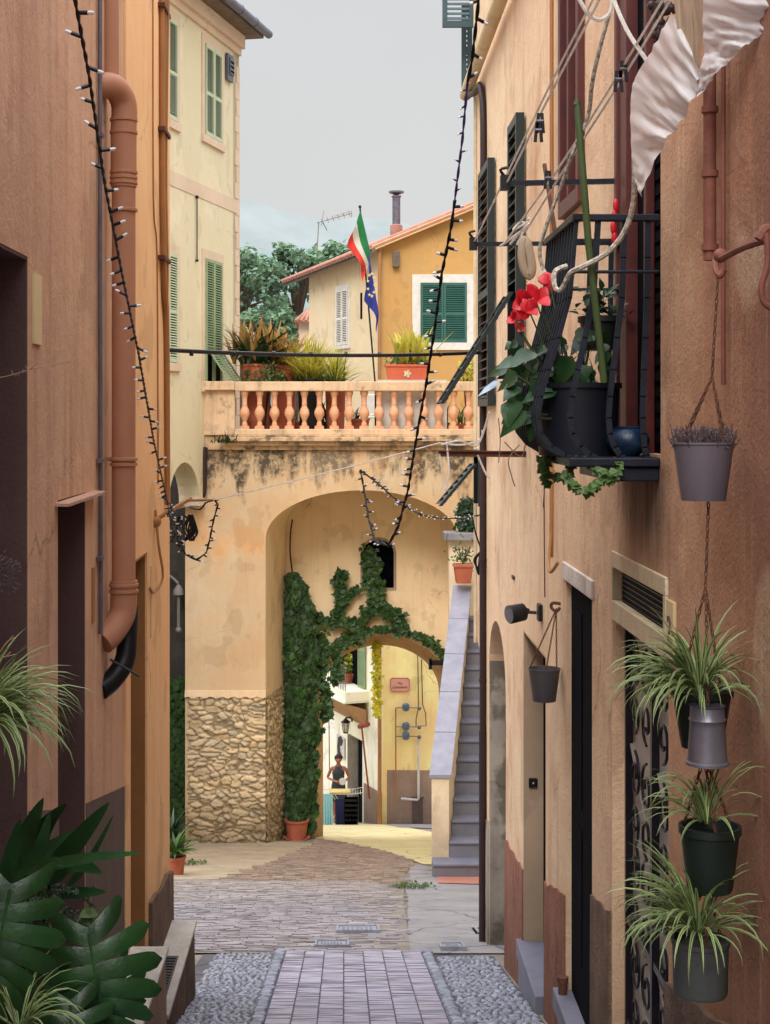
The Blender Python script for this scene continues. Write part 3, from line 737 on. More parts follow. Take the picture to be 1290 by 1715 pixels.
# recessed doorway with beige jamb
b = MB(); b.obox(RW, 10.128, 10.139, gz(10.1)-.1, -1.40, -.33, .0); b.obox(RW, 9.03, 10.128, -1.413, -1.401, -.33, .0); b.build('door_jamb', 'jamb_beige', rh, False)
b = MB(); b.obox(RW, 9.02, 10.128, gz(10.1), -1.41, -.17, -.13); b.build('door', 'dark_door', rh, False)
b = MB(); b.box((1.135, 9.16, -3.56), (1.35, 10.18, -3.447)); b.box((1.15, 9.16, gz(10.2)-.1), (1.35, 10.18, -3.56)); b.build('doorstep', 'step_slate', rh, False, bevel=.006)
# dark doorway under a stone lintel
b = MB(); b.obox(RW, 7.27, 8.26, -.865, -.772, -.30, .012); b.build('lintel', 'pale_stone', rh, False, bevel=.006)
b = MB(); b.obox(RW, 7.335, 8.195, gz(8.2), -.866, -.06, -.03)
for k in range(2):
    for z0, z1 in ((-2.8, -2.1), (-2.0, -1.0)): b.obox(RW, 7.41+k*.41, 7.71+k*.41, z0, z1, -.03, -.024)
b.build('door', 'dark_door', rh, False)
b = MB(); b.box((1.115, 7.28, -3.16), (1.5, 8.24, -3.05)); b.box((1.14, 7.28, gz(8.2)-.1), (1.5, 8.24, -3.16)); b.build('doorstep', 'step_slate', rh, False, bevel=.006)
b = MB(); b.tube([V((1.155, 8.14, -2.99)), V((1.155, 8.14, gz(8.1))) ], .024, 12); b.tube([V((1.155, 8.14, -2.99)), V((1.155, 8.14, -2.96))], .030, 12); tag(b.build('pipe_stub', 'rust'), 'short rusty pipe stub standing beside the dark doorway on the right', 'pipe')
# transom grille over the gate
tr = MB(); fr = RW
for a in ((5.62, 6.76, -.585, -.655), (5.62, 6.76, -.80, -.885), (5.62, 5.665, -.655, -.80), (6.735, 6.76, -.655, -.80)):
    tr.obox(fr, a[0], a[1], min(a[2:]), max(a[2:]), -.03, .008)
tr_o = tr.build('transom_frame', 'cream_paint', rh, False, bevel=.004)
b = MB(); b.obox(fr, 5.66, 6.74, -.81, -.65, -.06, -.04); b.build('transom_panel', 'void', rh, False)
b = MB()
for i in range(46): b.obox(fr, 5.67+i*.0233, 5.6725+i*.0233, -.80, -.655, -.034, -.031)
for i in range(7): b.obox(fr, 5.665, 6.735, -.795+i*.022, -.7925+i*.022, -.031, -.029)
b.build('transom_mesh', 'iron_black', rh, False)
# wrought iron gate
gt = thing('iron_gate', (1.24, 6.2, gz(6.2)), 'black wrought iron gate with scrolls and crossed bars before pale grey panels', 'gate')
gf = (V((1.255, 0, 0)), V((0, 1, 0)), V((-1, 0, 0)))
b = MB(); b.obox(gf, 5.58, 6.79, gz(6.8)-.1, -.88, -.05, -.022); b.build('back_panel', 'gate_back', gt, False)
b = MB()
for u in (5.62, 6.2, 6.77): b.obox(gf, u-.018, u+.018, gz(u), -.885, -.012, .02)
for z in (-.90, -2.65, -2.2): b.obox(gf, 5.6, 6.77, z-.016, z+.016, -.010, .016)
b.build('frame', 'iron_black', gt, False)
b = MB()
def spiral(cu, cz, r0, turns, s, a0):
    pts = []
    for i in range(int(turns*14)+1):
        a = a0+s*i/14*2*math.pi; r = r0*(1-.72*i/(turns*14)); pts.append(gf[0]+V((-.005, cu+r*math.cos(a), cz+r*math.sin(a))))
    return pts
for cu in (5.90, 6.49):
    b = MB()
    for z in (-1.15, -1.62, -2.02, -2.45):
        for s in (-1, 1):
            b.tube(spiral(cu+s*.125, z+.08, .105, 1.3, s, math.pi/2), .0065, 6)
            b.tube(spiral(cu+s*.125, z-.12, .09, 1.2, -s, -math.pi/2), .0065, 6)
    b.build('scrollwork', 'iron_black', gt)
b = MB()
for cu in (5.90, 6.49):
    for k in range(2):
        b = MB(); z = -1.55-k*.8; b.bar(gf[0]+V((.016, cu-.27, z-.3)), gf[0]+V((.016, cu+.27, z+.12)), .035, .008); b.build('cross_brace', 'grey_pipe', gt, False)
# house number tile
t = thing('number_tile', (1.175, 5.53, -.75), 'cream house number tile with a dark figure two beside the gate', 'house number')
b = MB(); b.obox(RW, 5.47, 5.585, -.87, -.66, 0, .012); b.build('tile', 'tile_cream', t, False)
def text_mesh(name, s, size, mat, parent, loc, rot, ext=.0015, al='CENTER'):
    cu = bpy.data.curves.new(name, 'FONT'); cu.body = s; cu.size = size; cu.extrude = ext; cu.align_x = al; cu.align_y = 'CENTER'
    o = bpy.data.objects.new(name+'_tmp', cu); COL.objects.link(o); dg = bpy.context.evaluated_depsgraph_get()
    me = bpy.data.meshes.new_from_object(o.evaluated_get(dg)); bpy.data.objects.remove(o); bpy.data.curves.remove(cu)
    me.materials.clear(); me.materials.append(MAT[mat]); m = bpy.data.objects.new(name, me); COL.objects.link(m)
    m.parent = parent; m.location = V(loc)-V(parent['_o']); m.rotation_euler = rot; m['_o'] = parent['_o']; return m
text_mesh('number', '2', .13, 'ink', t, (1.166, 5.53, -.765), (math.pi/2, 0, -math.pi/2))
# ------------------------------------------------------------------ shutters and windows in any wall frame
def shutter(parent, fr, u0, u1, z0, z1, n0, mat, tilt_lower=None, name='shutter', slat=.045, th=.04):
    b = MB(); st = .045; zm = z0+(z1-z0)*.45
    z_lo = z0
    if tilt_lower: z_lo = z0+tilt_lower[0]
    for u in (u0, u1-st): b.obox(fr, u, u+st, z0, z1, n0, n0+th)
    for z in (z1-.06, z_lo, (zm if not tilt_lower else z_lo)): b.obox(fr, u0+st, u1-st, z, z+.06, n0+.001, n0+th-.001)
    z = z_lo+.07
    O, U, N = fr
    def slats(za, zb, off=lambda z: 0.):
        z = za
        while z < zb:
            q = lambda u, n, zz: O+U*u+N*n+V((0,0,zz))
            n1, n2 = n0+.004+off(z), n0+th-.004+off(z)
            b.hexa([q(u0+st,n1,z+.022),q(u1-st,n1,z+.022),q(u1-st,n2,z-.004),q(u0+st,n2,z-.004),q(u0+st,n1,z+.030),q(u1-st,n1,z+.030),q(u1-st,n2,z+.004),q(u0+st,n2,z+.004)])
            z += slat
    slats(z_lo+.07, z1-.07)
    o = b.build(name, mat, parent, False)
    if tilt_lower:
        h, out = tilt_lower; b = MB(); q = lambda u, z, k=0.: O+U*u+N*(n0+th+k+out*(z_lo-z)/h)+V((0,0,z))
        for u in (u0+st+.005, u1-2*st-.005):
            b.hexa([q(u,z0),q(u+st,z0),q(u+st,z0,.03),q(u,z0,.03),q(u,z_lo-.01),q(u+st,z_lo-.01),q(u+st,z_lo-.01,.03),q(u,z_lo-.01,.03)])
        z = z0+.01
        while z < z_lo-.03:
            ua, ub = u0+2*st, u1-2*st
            b.hexa([q(ua,z,.0),q(ub,z,.0),q(ub,z,.03),q(ua,z,.03),q(ua,z+.03,-.01),q(ub,z+.03,-.01),q(ub,z+.012,.02),q(ua,z+.012,.02)]); z += slat
        b.build('shutter_flap', mat, o, False)
    return o
def window(parent, fr, u0, u1, z0, z1, mat, trim, tw=.14, flap=None, sill=True, dark=True, n=.0):
    b = MB()
    for a in ((u0-tw, u0, z0, z1+tw), (u1, u1+tw, z0, z1+tw), (u0, u1, z1, z1+tw)): b.obox(fr, *a, n-.02, n+.018)
    if sill: b.obox(fr, u0-tw*1.1, u1+tw*1.1, z0-tw*.9, z0, n-.02, n+.05)
    w_ = b.build('window', trim, parent, False)
    b = MB(); b.obox(fr, u0, u1, z0, z1, n-.02, n+.004); b.build('opening', 'void', w_, False)
    um = (u0+u1)/2
    shutter(w_, fr, u0+.01, um-.006, z0+.01, z1-.01, n+.006, mat, flap); shutter(w_, fr, um+.006, u1-.01, z0+.01, z1-.01, n+.006, mat, flap)
    return w_

# ------------------------------------------------------------------ pale yellow house at the back left
d = V((.238, 1, 0)).normalized(); FO = V((-2.09, 30.5, 0)) - d*5.2
YW = (FO, d, V((d.y, -d.x, 0)))            # u = 5.2 at the far corner
Lf = 5.2
yh = thing('pale_house', (FO.x, FO.y, gz(26)), 'pale yellow house with green shutters and pink bands behind the left corner', 'house')
b = MB()
arc = [(u, z) for u, z in reversed(ell(1.95, -1.62, .85, .82, 14))]
b.wall(YW, [(-3.5, -9), (1.10, -9), (1.10, -1.62)] + arc[1:-1] + [(2.80, -1.62), (3.05, -1.62), (3.05, -.3), (Lf, -.3), (Lf, 7.55), (-3.5, 7.55)], thick=.4)
b.hexa([FO+d*(Lf-.4)+V((0,0,-.3)), FO+d*Lf+V((0,0,-.3)), FO+d*Lf+V((-5,1.2,-.3)), FO+d*(Lf-.4)+V((-5,1.2,-.3)), FO+d*(Lf-.4)+V((0,0,7.55)), FO+d*Lf+V((0,0,7.55)), FO+d*Lf+V((-5,1.2,7.55)), FO+d*(Lf-.4)+V((-5,1.2,7.55))])
b.build('wall', 'pale_yellow', yh, False)
b = MB(); b.obox(YW, -3.5, Lf+.004, 4.02, 4.28, .0, .012); b.build('band', 'pale_pink', yh, False)
b = MB(); b.obox(YW, -3.5, Lf+.01, 7.16, 7.552, .0, .05); b.obox(YW, -3.5, Lf+.03, 7.30, 7.554, .05, .12); b.build('band', 'pale_pink', yh, False)
b = MB()
for i in range(22): b.obox(YW, Lf-(.20 if i % 2 else .28), Lf+.006, -.28+i*.328, -.28+i*.328+.318, .0, .014)
b.build('quoins', 'pale_pink', yh, False)
b = MB(); b.obox(YW, -3.6, Lf+.30, 7.56, 7.70, -1.0, .42)
b.hexa([FO+YW[2]*.42+d*-3.6+V((0,0,7.70)), FO+YW[2]*.42+d*(Lf+.3)+V((0,0,7.70)), FO-YW[2]*3+d*(Lf+.3)+V((0,0,7.70)), FO-YW[2]*3+d*-3.6+V((0,0,7.70)),
        FO+YW[2]*.42+d*-3.6+V((0,0,7.76)), FO+YW[2]*.42+d*(Lf+.3)+V((0,0,7.76)), FO-YW[2]*3+d*(Lf+.3)+V((0,0,9.2)), FO-YW[2]*3+d*-3.6+V((0,0,9.2))])
rf = b.build('roof', 'roof_grey', yh, False)
b = MB(); b.tube([FO+YW[2]*.50+d*-3.6+V((0,0,7.66)), FO+YW[2]*.50+d*(Lf+.4)+V((0,0,7.66))], .085, 12)
for i in range(9): c = FO+YW[2]*.50+d*(-3+i*.95)+V((0,0,7.66)); b.tube([c-d*.015, c+d*.015], .096, 12)
b.build('gutter', 'gutter_blue', rf)
for (u0, u1, z0, z1, m, fl) in ((3.04, 4.02, 5.22, 6.92, 'faded_green_paint', None), (3.06, 4.02, .62, 2.95, 'pale_green_paint', (.62, .42)),
                                (.55, 1.5, 5.15, 6.90, 'faded_green_paint', None), (.6, 1.5, .95, 2.85, 'faded_green_paint', None)):
    window(yh, YW, u0, u1, z0, z1, m, 'pale_pink', .16, fl)
b = MB(); b.obox(YW, 4.28, 4.62, 6.50, 7.02, .012, .07); b.obox(YW, 4.34, 4.58, 6.62, 6.95, .07, .10); vb = b.build('vent_box', 'gutter_blue', yh, False, bevel=.01)
b = MB()
for i in range(3): b.obox(YW, 4.36, 4.56, 6.66+i*.09, 6.70+i*.09, .10, .106)
b.build('grille', 'void', vb, False)
b = MB(); p = FO+d*2.55+YW[2]*.03; b.tube([p+V((0,0,4.02)), p+V((0,0,2.85))], .012, 6); b.ball(p+V((0,0,4.0)), .035, 6, 4); b.ball(p+V((0,0,2.85)), .03, 6, 4)
tag(b.build('wall_rod', 'black_metal'), 'thin dark rod hanging on the pale yellow facade above the lower shutters', 'rod')
# dark covered passage between the two left houses, with a rubble wall beyond
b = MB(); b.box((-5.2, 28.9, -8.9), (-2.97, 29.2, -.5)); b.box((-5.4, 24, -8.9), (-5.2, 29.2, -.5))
tag(b.build('passage_wall', 'dark_wall', None, False), 'dark wall seen in the shadowed gap left of the stone pier', 'wall')  # wall given a dark colour throughout
t = thing('wall_lantern', (-3.25, 28.4, -3.2), 'small white lamp on a stem in the shadowed gap left of the pier', 'lamp')
b = MB(); c = at(299, 985, 28.6); b.lathe(c, [(.02,.07),(.04,.05),(.09,-.02),(.10,-.12),(.07,-.13)], 12); b.build('shade', 'grey_pipe', t)
b = MB(); b.tube([c+V((0,0,-.16)), c+V((0,0,-.75))], .03, 8); b.tube(spline([c+V((0,0,.08)), c+V((-.15,.1,.2)), c+V((-.4,.25,.28))],4), .025, 7); b.ball(c+V((0,0,-.78)), .06, 8, 5); b.build('stem', 'grey_pipe', t)

# ------------------------------------------------------------------ arched building with the terrace
AY = 28.5
AW = (V((0, AY, 0)), V((1, 0, 0)), V((0, -1, 0)))
BW = (V((0, 30.2, 0)), V((1, 0, 0)), V((0, -1, 0)))
ab = thing('terrace_house', (0, AY, gz(AY)), 'peach arched building carrying a balustraded terrace, with rubble stone pier at its left', 'building')
big = [(x, z) for x, z in reversed(ell(.325, -2.25, 1.785, .90, 26))]
b = MB()
b.wall(AW, [(-2.95, -8.6), (-1.46, -8.6)] + big + [(2.11, -8.9), (4.6, -8.9), (4.6, -.60), (-2.95, -.60)], thick=.02)
b.box((-2.95, AY+.03, -8.6), (-2.90, 31, -.60))
b.build('wall', 'arch_plaster', ab, False)
# intrados and splayed jambs between the two walls
b = MB()
fro = [(-1.46, -8.6)] + big + [(2.11, -8.9)]
bko = [(-1.137, -8.9)] + [(x, z) for x, z in reversed(ell(.50, -2.20, 1.637, .95, 26))] + [(2.137, -9)]
i = b.add([V((x, AY+.001, z)) for x, z in fro]); j = b.add([V((x, 30.19, z)) for x, z in bko])
for k in range(len(fro)-1): b.face((i+k, i+k+1, j+k+1, j+k))
b.build('vault', 'vault_plaster', ab)
sm = [(x, z) for x, z in reversed(ell(.72, -5.29, 1.33, 1.0, 22))]
b = MB()
b.wall(BW, [(-1.6, -9), (-.61, -9)] + sm + [(2.05, -9), (4.4, -9), (4.4, -.6), (-1.6, -.6)],
       [[(.363, -3.35), (.97, -3.35), (.97, -2.66)] + ell(.6665, -2.66, .3035, .26, 10)[1:-1] + [(.363, -2.66)]], thick=.03)
b.build('back_wall', 'vault_plaster', ab, False)
b = MB(); f1 = [(-.61, -9)] + sm + [(2.05, -9)]; f2 = [(-.43, -9)] + [(x, z-.16) for x, z in reversed(ell(.735, -5.35, 1.165, .93, 22))] + [(1.9, -9)]
i = b.add([V((x, 30.195, z)) for x, z in f1]); j = b.add([V((x, 30.95, z)) for x, z in f2])
for k in range(len(f1)-1): b.face((i+k, i+k+1, j+k+1, j+k))
b.wall((V((0,30.96,0)), V((1,0,0)), V((0,-1,0))), [(-1.6,-9)]+f2+[(4.4,-9),(4.4,-.6),(-1.6,-.6)], thick=.02)
b.build('passage_soffit', 'soffit_brown', ab)
b = MB(); fr = BW
b.obox(fr, .30, 1.04, -3.5, -2.2, -.5, -.4); b.build('window_recess', 'void', ab, False)
b = MB(); wi = [(.363, -3.35), (.97, -3.35), (.97, -2.66)] + ell(.6665, -2.66, .3035, .26, 10)[1:-1] + [(.363, -2.66)]
wo = [(.315, -3.39), (1.018, -3.39), (1.018, -2.66)] + ell(.6665, -2.66, .3515, .31, 10)[1:-1] + [(.315, -2.66)]
b.wall((V((0,30.185,0)), V((1,0,0)), V((0,-1,0))), wo, [wi], thick=.014); b.build('window_surround', 'plinth_brown', ab, False)
# rubble masonry: a height field of irregular courses
def rubble(name, org, U, N, w_, h_, res, parent, seed, ragged=.05, splay=None):
    b = MB(); nu, nz = int(w_/res), int(h_/res); ids = []; hh = []
    for k in range(nz+1):
        row = []; hr = []
        for i_ in range(nu+1):
            u, z = w_*i_/nu, h_*k/nz
            wv = noise.noise_vector(V((u*3.5, z*3.5, seed)))*.05 + noise.noise_vector(V((u*13, z*13, seed)))*.02
            q = V(((u+wv.x)*4.4*(1+.35*noise.noise(V((u*1.3,z*1.3,seed+5)))), (z+wv.y)*10.0, seed)); dd, pts = noise.voronoi(q)
            e = dd[1]-dd[0]; r = noise.random_unit_vector  # unused
            cell = noise.cell(pts[0]*3.7)
            edge = min(1, max(0, (e-.03)/.17)); edge = edge*edge*(3-2*edge)
            hgt = (edge*(.020+.022*abs(cell)) + .016*noise.fractal(V((u*14, z*18, seed)), 1, 2, 4))
            rg = (noise.noise(V((z*6, seed, 3)))*ragged if i_ == 0 else 0)
            row.append(b.add([org + U*(u+rg) + V((0,0,z)) + N*hgt])); hr.append((edge, cell))
        ids.append(row); hh.append(hr)
    for k in range(nz):
        for i_ in range(nu):
            e, c = hh[k][i_]; damp = .45+.55*min(1, max(0, k/nz*2.6+.25*noise.noise(V((i_*.06, k*.05, 2)))))
            g = (.50+.50*e)*(.80+.42*abs(c))*damp
            hu = .06*math.sin(c*40); b.tint3((g*(1+hu*.6), g*(.97+.03*damp), g*(.93+.07*damp-hu))); b.face((ids[k][i_], ids[k][i_+1], ids[k+1][i_+1], ids[k+1][i_]))
    b.build(name, 'rubble', parent, True, angle=3.0)
rubble('stone_base', V((-2.90, AY-.012, -7.95)), V((1,0,0)), V((0,-1,0)), 1.44, 2.78, .022, ab, 3.0)
jd = V((-1.137+1.46, 1.69, 0)); jl = jd.length; jd.normalize()
rubble('stone_jamb', V((-1.468, AY-.02, -8.3)), jd, V((jd.y, -jd.x, 0)), jl*.98, 3.1, .03, ab, 9.0, 0)
b = MB(); n = 26
for i in range(n):
    x0_, x1_ = -2.955+1.50*i/n, -2.955+1.50*(i+1)/n; k0, k1 = .02*math.sin(i*1.7), .02*math.sin((i+1)*1.7)
    b.hexa([V((x0_,AY-.001,-5.20+k0)),V((x0_,AY-.06,-5.18+k0)),V((x1_,AY-.06,-5.18+k1)),V((x1_,AY-.001,-5.20+k1)),V((x0_,AY-.001,-5.05)),V((x0_,AY-.012,-5.07)),V((x1_,AY-.012,-5.07)),V((x1_,AY-.001,-5.05))])
b.build('plaster_lip', 'arch_plaster', ab, False)
# terrace slab, cornice, balustrade
b = MB(); b.box((-2.6, 28.52, -.58), (4.6, 32.0, -.42)); b.build('terrace_floor', 'cement_pale', ab, False)
b = MB(); xl = -2.60
for z0, z1, o_ in ((-.60, -.52, .06), (-.52, -.44, .16), (-.44, -.36, .26), (-.36, -.33, .20)):
    b.box((-2.05-o_*.7, AY-o_-.02, z0), (4.6, AY+.02, z1))
b.box((-2.62, AY-.05, -.60), (-2.05, AY+.02, -.33))
b.build('cornice', 'cornice_plaster', ab, False, bevel=.012)
bl = MB(); bl.box((-2.02, AY-.20, -.33), (4.6, AY-.0, -.215))
bl.box((-2.02, AY-.21, .485), (4.6, AY+.01, .66)); bl.box((-2.62, AY-.10, -.33), (-2.022, AY+.05, .50)); bl.box((-2.64, AY-.21, .50), (-2.022, AY+.07, .665))
bal = bl.build('balustrade', 'rail_plaster', ab, False, bevel=.015)
prof = [(.085,0),(.085,.06),(.05,.065),(.05,.10),(.035,.14),(.055,.19),(.088,.25),(.095,.30),(.080,.36),(.055,.40),(.045,.44),(.052,.455),(.045,.47),(.048,.55),(.055,.62),(.07,.635),(.075,.70)]
for i in range(22):
    b = MB(); x = (410-CX)*28.4/F + i*.2755; b.lathe((x, AY-.10, -.215), [(r*1.0, z) for r, z in prof], 14)
    b.box((x-.085, AY-.185, -.216), (x+.085, AY-.015, -.170)); o = b.build('baluster', 'baluster_clay', bal, True)
# downpipe on its left shoulder
b = MB(); b.tube(spline([V((-2.585, AY-.10, -.55)), V((-2.60, AY-.12, -.75)), V((-2.60, AY-.12, -1.30)), V((-2.66, AY-.12, -1.46)), V((-2.95, AY-.12, -1.52)), V((-3.1, AY-.05, -1.66))], 6), .062, 14)
b.lathe((-2.60, AY-.12, -.98), [(.064,-.015),(.072,-.012),(.072,.012),(.064,.015)], 14, False)
tag(b.build('drainpipe', 'dark_pipe'), 'short dark drainpipe bending away at the left shoulder of the peach arch building', 'drainpipe')

# ------------------------------------------------------------------ outside stairs on the right
st = thing('stone_staircase', (1.5, 20, gz(20)), 'narrow grey stairs climbing right beside a parapet with lavender slate cap', 'staircase')
Z0, RI, TR = gz(20.0), .208, .28
tr_b = MB(); ri_b = MB()
def sx(Y): return 1.375 + .159*(Y-20.2)
for i in range(14):
    y0 = 19.92+TR*i; z = Z0+RI*(i+1); xl, xr = (1.15, 1.95) if i == 0 else (sx(y0), sx(y0)+.95)
    tr_b.box((xl-.0, y0-.025, z-.035), (xr, y0+TR+.03, z)); ri_b.box((xl+.002, y0, z-RI-.3), (xr-.002, y0+TR, z-.0355))
tr_b.build('tread', 'step_slate', st, False, bevel=.008); ri_b.build('riser', 'stair_riser', st, False)
b = MB(); xa, xb = 1.145, 1.372; Yn, Yf = 20.2, 23.75; dx = .159*(Yf-Yn); zn, zf = -4.70, -2.60
b.hexa([V((xa,Yn,Z0-.3)),V((xb,Yn,Z0-.3)),V((xb+dx,Yf,Z0-1.)),V((xa+dx,Yf,Z0-1.)),V((xa,Yn,zn-.03)),V((xb,Yn,zn-.03)),V((xb+dx,Yf,zf-.03)),V((xa+dx,Yf,zf-.03))])
pr = b.build('parapet', 'stair_cream', st, False)
b = MB()
for k in range(5):
    f0, f1 = k/5, (k+1)/5-.004; q = lambda x, f, z: V((x+dx*f, Yn-.03+(Yf-Yn+.03)*f, zn+(zf-zn)*f+z))
    b.hexa([q(xa-.03,f0,-.028),q(xb+.03,f0,-.028),q(xb+.03,f1,-.028),q(xa-.03,f1,-.028),q(xa-.03,f0,.012+.002*k),q(xb+.03,f0,.012),q(xb+.03,f1,.012),q(xa-.03,f1,.012+.002*k)])
b.build('coping', 'slate', pr, False)
wl = thing('stair_wall', (2.2, 24.2, gz(24)), 'cream wall with a slab cap at the head of the grey stairs', 'wall')
b = MB(); b.box((1.64, 24.05, -6.6), (2.9, 24.3, -1.92)); b.box((2.42, 20.3, -6.6), (2.6, 24.04, -1.2)); b.build('wall', 'stair_cream', wl, False)
b = MB(); b.box((1.56, 23.9, -1.918), (2.95, 24.42, -1.80)); b.build('cap_slab', 'cement_grey', wl, False, bevel=.01)
# masses off to the right that close the little square
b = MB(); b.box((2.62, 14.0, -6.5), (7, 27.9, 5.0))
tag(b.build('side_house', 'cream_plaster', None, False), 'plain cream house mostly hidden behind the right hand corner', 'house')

# ------------------------------------------------------------------ orange house beyond the terrace
C0 = V((.905, 37, 0)); od = V((-.377, 1, 0)).normalized()
OF = (C0, V((1, 0, 0)), V((0, -1, 0))); OL = (C0, od, V((-od.y, od.x, 0)))
og = thing('orange_house', (C0.x, C0.y, gz(37)), 'tall orange house with a tiled roof, rising from the lane to behind the terrace', 'house')
gr = .41
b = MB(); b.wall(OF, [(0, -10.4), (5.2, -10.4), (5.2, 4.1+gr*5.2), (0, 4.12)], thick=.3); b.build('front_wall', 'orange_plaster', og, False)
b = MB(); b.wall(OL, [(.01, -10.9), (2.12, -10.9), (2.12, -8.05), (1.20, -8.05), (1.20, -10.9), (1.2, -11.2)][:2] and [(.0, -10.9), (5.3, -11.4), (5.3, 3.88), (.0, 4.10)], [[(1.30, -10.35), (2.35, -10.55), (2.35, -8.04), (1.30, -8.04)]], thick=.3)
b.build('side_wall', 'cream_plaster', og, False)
b = MB(); e0 = C0+V((-.30, -.30, 0)); e1 = e0+od*6.6; zr = lambda p: 4.16+gr*(p.x-C0.x+(p.y-C0.y)*.27)
pts = [e0, V((C0.x+5.6, 36.7, 0)), V((C0.x+5.6-.377*6.2, 36.7+6.2, 0)), e1]
b.hexa([V((p.x,p.y,zr(p))) for p in pts]+[V((p.x,p.y,zr(p)+.05)) for p in pts]); rf = b.build('roof', 'roof_tile', og, False)
b = MB()
for i in range(30):
    p = e0+od*(.1+i*.22); b.tube([V((p.x-.07,p.y,zr(p)+.05)), V((p.x+5.4,p.y,zr(p+V((5.47,0,0)))+.06))], .045, 7)
b.build('tiles', 'roof_tile', rf)
b = MB(); b.hexa([V((p.x,p.y,zr(p)-.1)) for p in [e0+V((.05,.0,0)), e0+V((.13,.0,0)), e1+V((.13,0,0)), e1+V((.05,0,0))]]+[V((p.x,p.y,zr(p)-.002)) for p in [e0+V((.05,.0,0)), e0+V((.13,0,0)), e1+V((.13,0,0)), e1+V((.05,0,0))]])
b.build('eave_board', 'roof_grey', rf, False)
b = MB(); b.hexa([V((C0.x-.25,36.72,3.98)),V((C0.x+5.5,36.72,3.98+gr*5.75)),V((C0.x+5.5,36.99,3.98+gr*5.75)),V((C0.x-.25,36.99,3.98)),V((C0.x-.25,36.72,4.10)),V((C0.x+5.5,36.72,4.10+gr*5.75)),V((C0.x+5.5,36.99,4.10+gr*5.75)),V((C0.x-.25,36.99,4.10))])
b.build('verge_board', 'ochre_plaster', rf, False)
c = at(664, 378, 38.4); b = MB(); b.lathe(c+V((0,0,-.25)), [(.10,0),(.10,.95),(.12,.96),(.12,1.0)], 12); b.lathe(c+V((0,0,.77)), [(.05,0),(.19,.05),(.19,.09),(.03,.14)], 12)
b.build('flue', 'galv', rf)
b = MB(); b.lathe(c+V((0,0,-.35)), [(.16,0),(.15,.36),(.12,.38)], 12); b.build('flue_collar', 'roof_tile', rf)
window(og, OF, .925, 2.04, 1.80, 3.24, 'blue_green_paint', 'white_paint', .20)
wn = window(og, OL, 2.25, 3.1, 1.85, 3.30, 'white_paint', 'white_paint', .10)
b = MB(); b.obox(OL, 1.30, 1.42, 2.45, 3.1, .001, .012); b.build('vent_slot', 'void', og, False)
b = MB(); b.obox(OF, .25, .42, 3.60, 3.98, .0, .16); b.build('corbel', 'roof_grey', og, False, bevel=.02)
b = MB(); b.wall((C0+V((0,-.012,0)), V((1,0,0)), V((0,-1,0))), [(.12, -10.4), (5.2, -10.4), (5.2, -8.52), (.12, -8.48)], thick=.012); b.obox(OL, .0, 1.18, -10.6, -9.05, .0, .014); b.build('plinth', 'plinth_brown', og, False)
# door, slab and small overhanging balcony on the pale side
b = MB(); b.obox(OL, 1.30, 2.35, -10.5, -8.04, -.34, -.30); b.obox(OL, 1.30, 1.62, -10.5, -8.04, -.298, -.02); b.build('door', 'dark_door', og, False)
b = MB(); b.obox(OL, 2.335, 2.349, -10.6, -8.04, -.28, .004); b.build('door_jamb', 'pale_stone', og, False)
b = MB(); b.obox(OL, .85, 3.6, -6.98, -6.72, .0, .62); b.obox(OL, .85, 3.6, -7.0, -6.96, .0, .66); bc = b.build('balcony', 'cream_plaster', og, False)
b = MB()
for i in range(22):
    b.obox(OL, .95+i*.12, .965+i*.12, -6.72, -6.16, .57, .585)
b.obox(OL, .9, 3.6, -6.16, -6.13, .56, .60); b.build('railing', 'grey_pipe', bc, False)
b = MB(); b.hexa([C0+od*.9+OL[2]*.05+V((0,0,-7.62)), C0+od*3.6+OL[2]*.05+V((0,0,-7.62)), C0+od*3.6+OL[2]*.55+V((0,0,-7.10)), C0+od*.9+OL[2]*.55+V((0,0,-7.10)),
                  C0+od*.9+OL[2]*.05+V((0,0,-7.2)), C0+od*3.6+OL[2]*.05+V((0,0,-7.2)), C0+od*3.6+OL[2]*.60+V((0,0,-7.005)), C0+od*.9+OL[2]*.60+V((0,0,-7.005))]); b.build('balcony_soffit', 'soffit_brown', bc, False)
b = MB(); b.obox(OL, 1.5, 2.6, -6.7, -4.7, .0, .015); b.build('balcony_door', 'void', og, False)
b = MB()
shutter(og, OL, 1.02, 1.48, -6.7, -4.7, .02, 'pale_green_paint')
# cables, pipe, meters and plaque on the ochre front
b = MB(); X = C0.x-.06; b.tube([V((X, 36.88, 4.0)), V((X, 36.88, -6.0))], .05, 10); b.tube([V((X,36.88,-6.0)), V((X,36.88,-9.0))], .05, 10); b.tube([V((X,36.88,-9.0)), V((X,36.88,-10.1))], .056, 10)
tag(b.build('drainpipe', 'ochre_pipe'), 'tall ochre drainpipe at the corner of the orange house', 'drainpipe')
t = thing('street_plaque', (2.0, 36.98, -6.4), 'pink street plaque with red border and fine lettering on the ochre wall', 'plaque')
pc = at(670, 1147, 36.96); hw, hh_, cc = .235, .17, .05
def octo(w_, h_, c_): return [(-w_+c_,-h_),(w_-c_,-h_),(w_,-h_+c_),(w_,h_-c_),(w_-c_,h_),(-w_+c_,h_),(-w_,h_-c_),(-w_,-h_+c_)]
pf = (pc, V((1,0,0)), V((0,-1,0)))
b = MB(); b.wall(pf, octo(hw, hh_, cc), thick=.02); b.build('plate', 'plaque_pink', t, False)
b = MB(); b.wall((pc+V((0,-.004,0)), pf[1], pf[2]), octo(hw-.006, hh_-.006, cc-.004), [octo(hw-.018, hh_-.018, cc-.006)], thick=.003); b.build('border', 'plaque_red', t, False)
text_mesh('lettering', 'Via', .085, 'ink', t, pc+V((0,-.006,.035)), (math.pi/2, 0, 0))
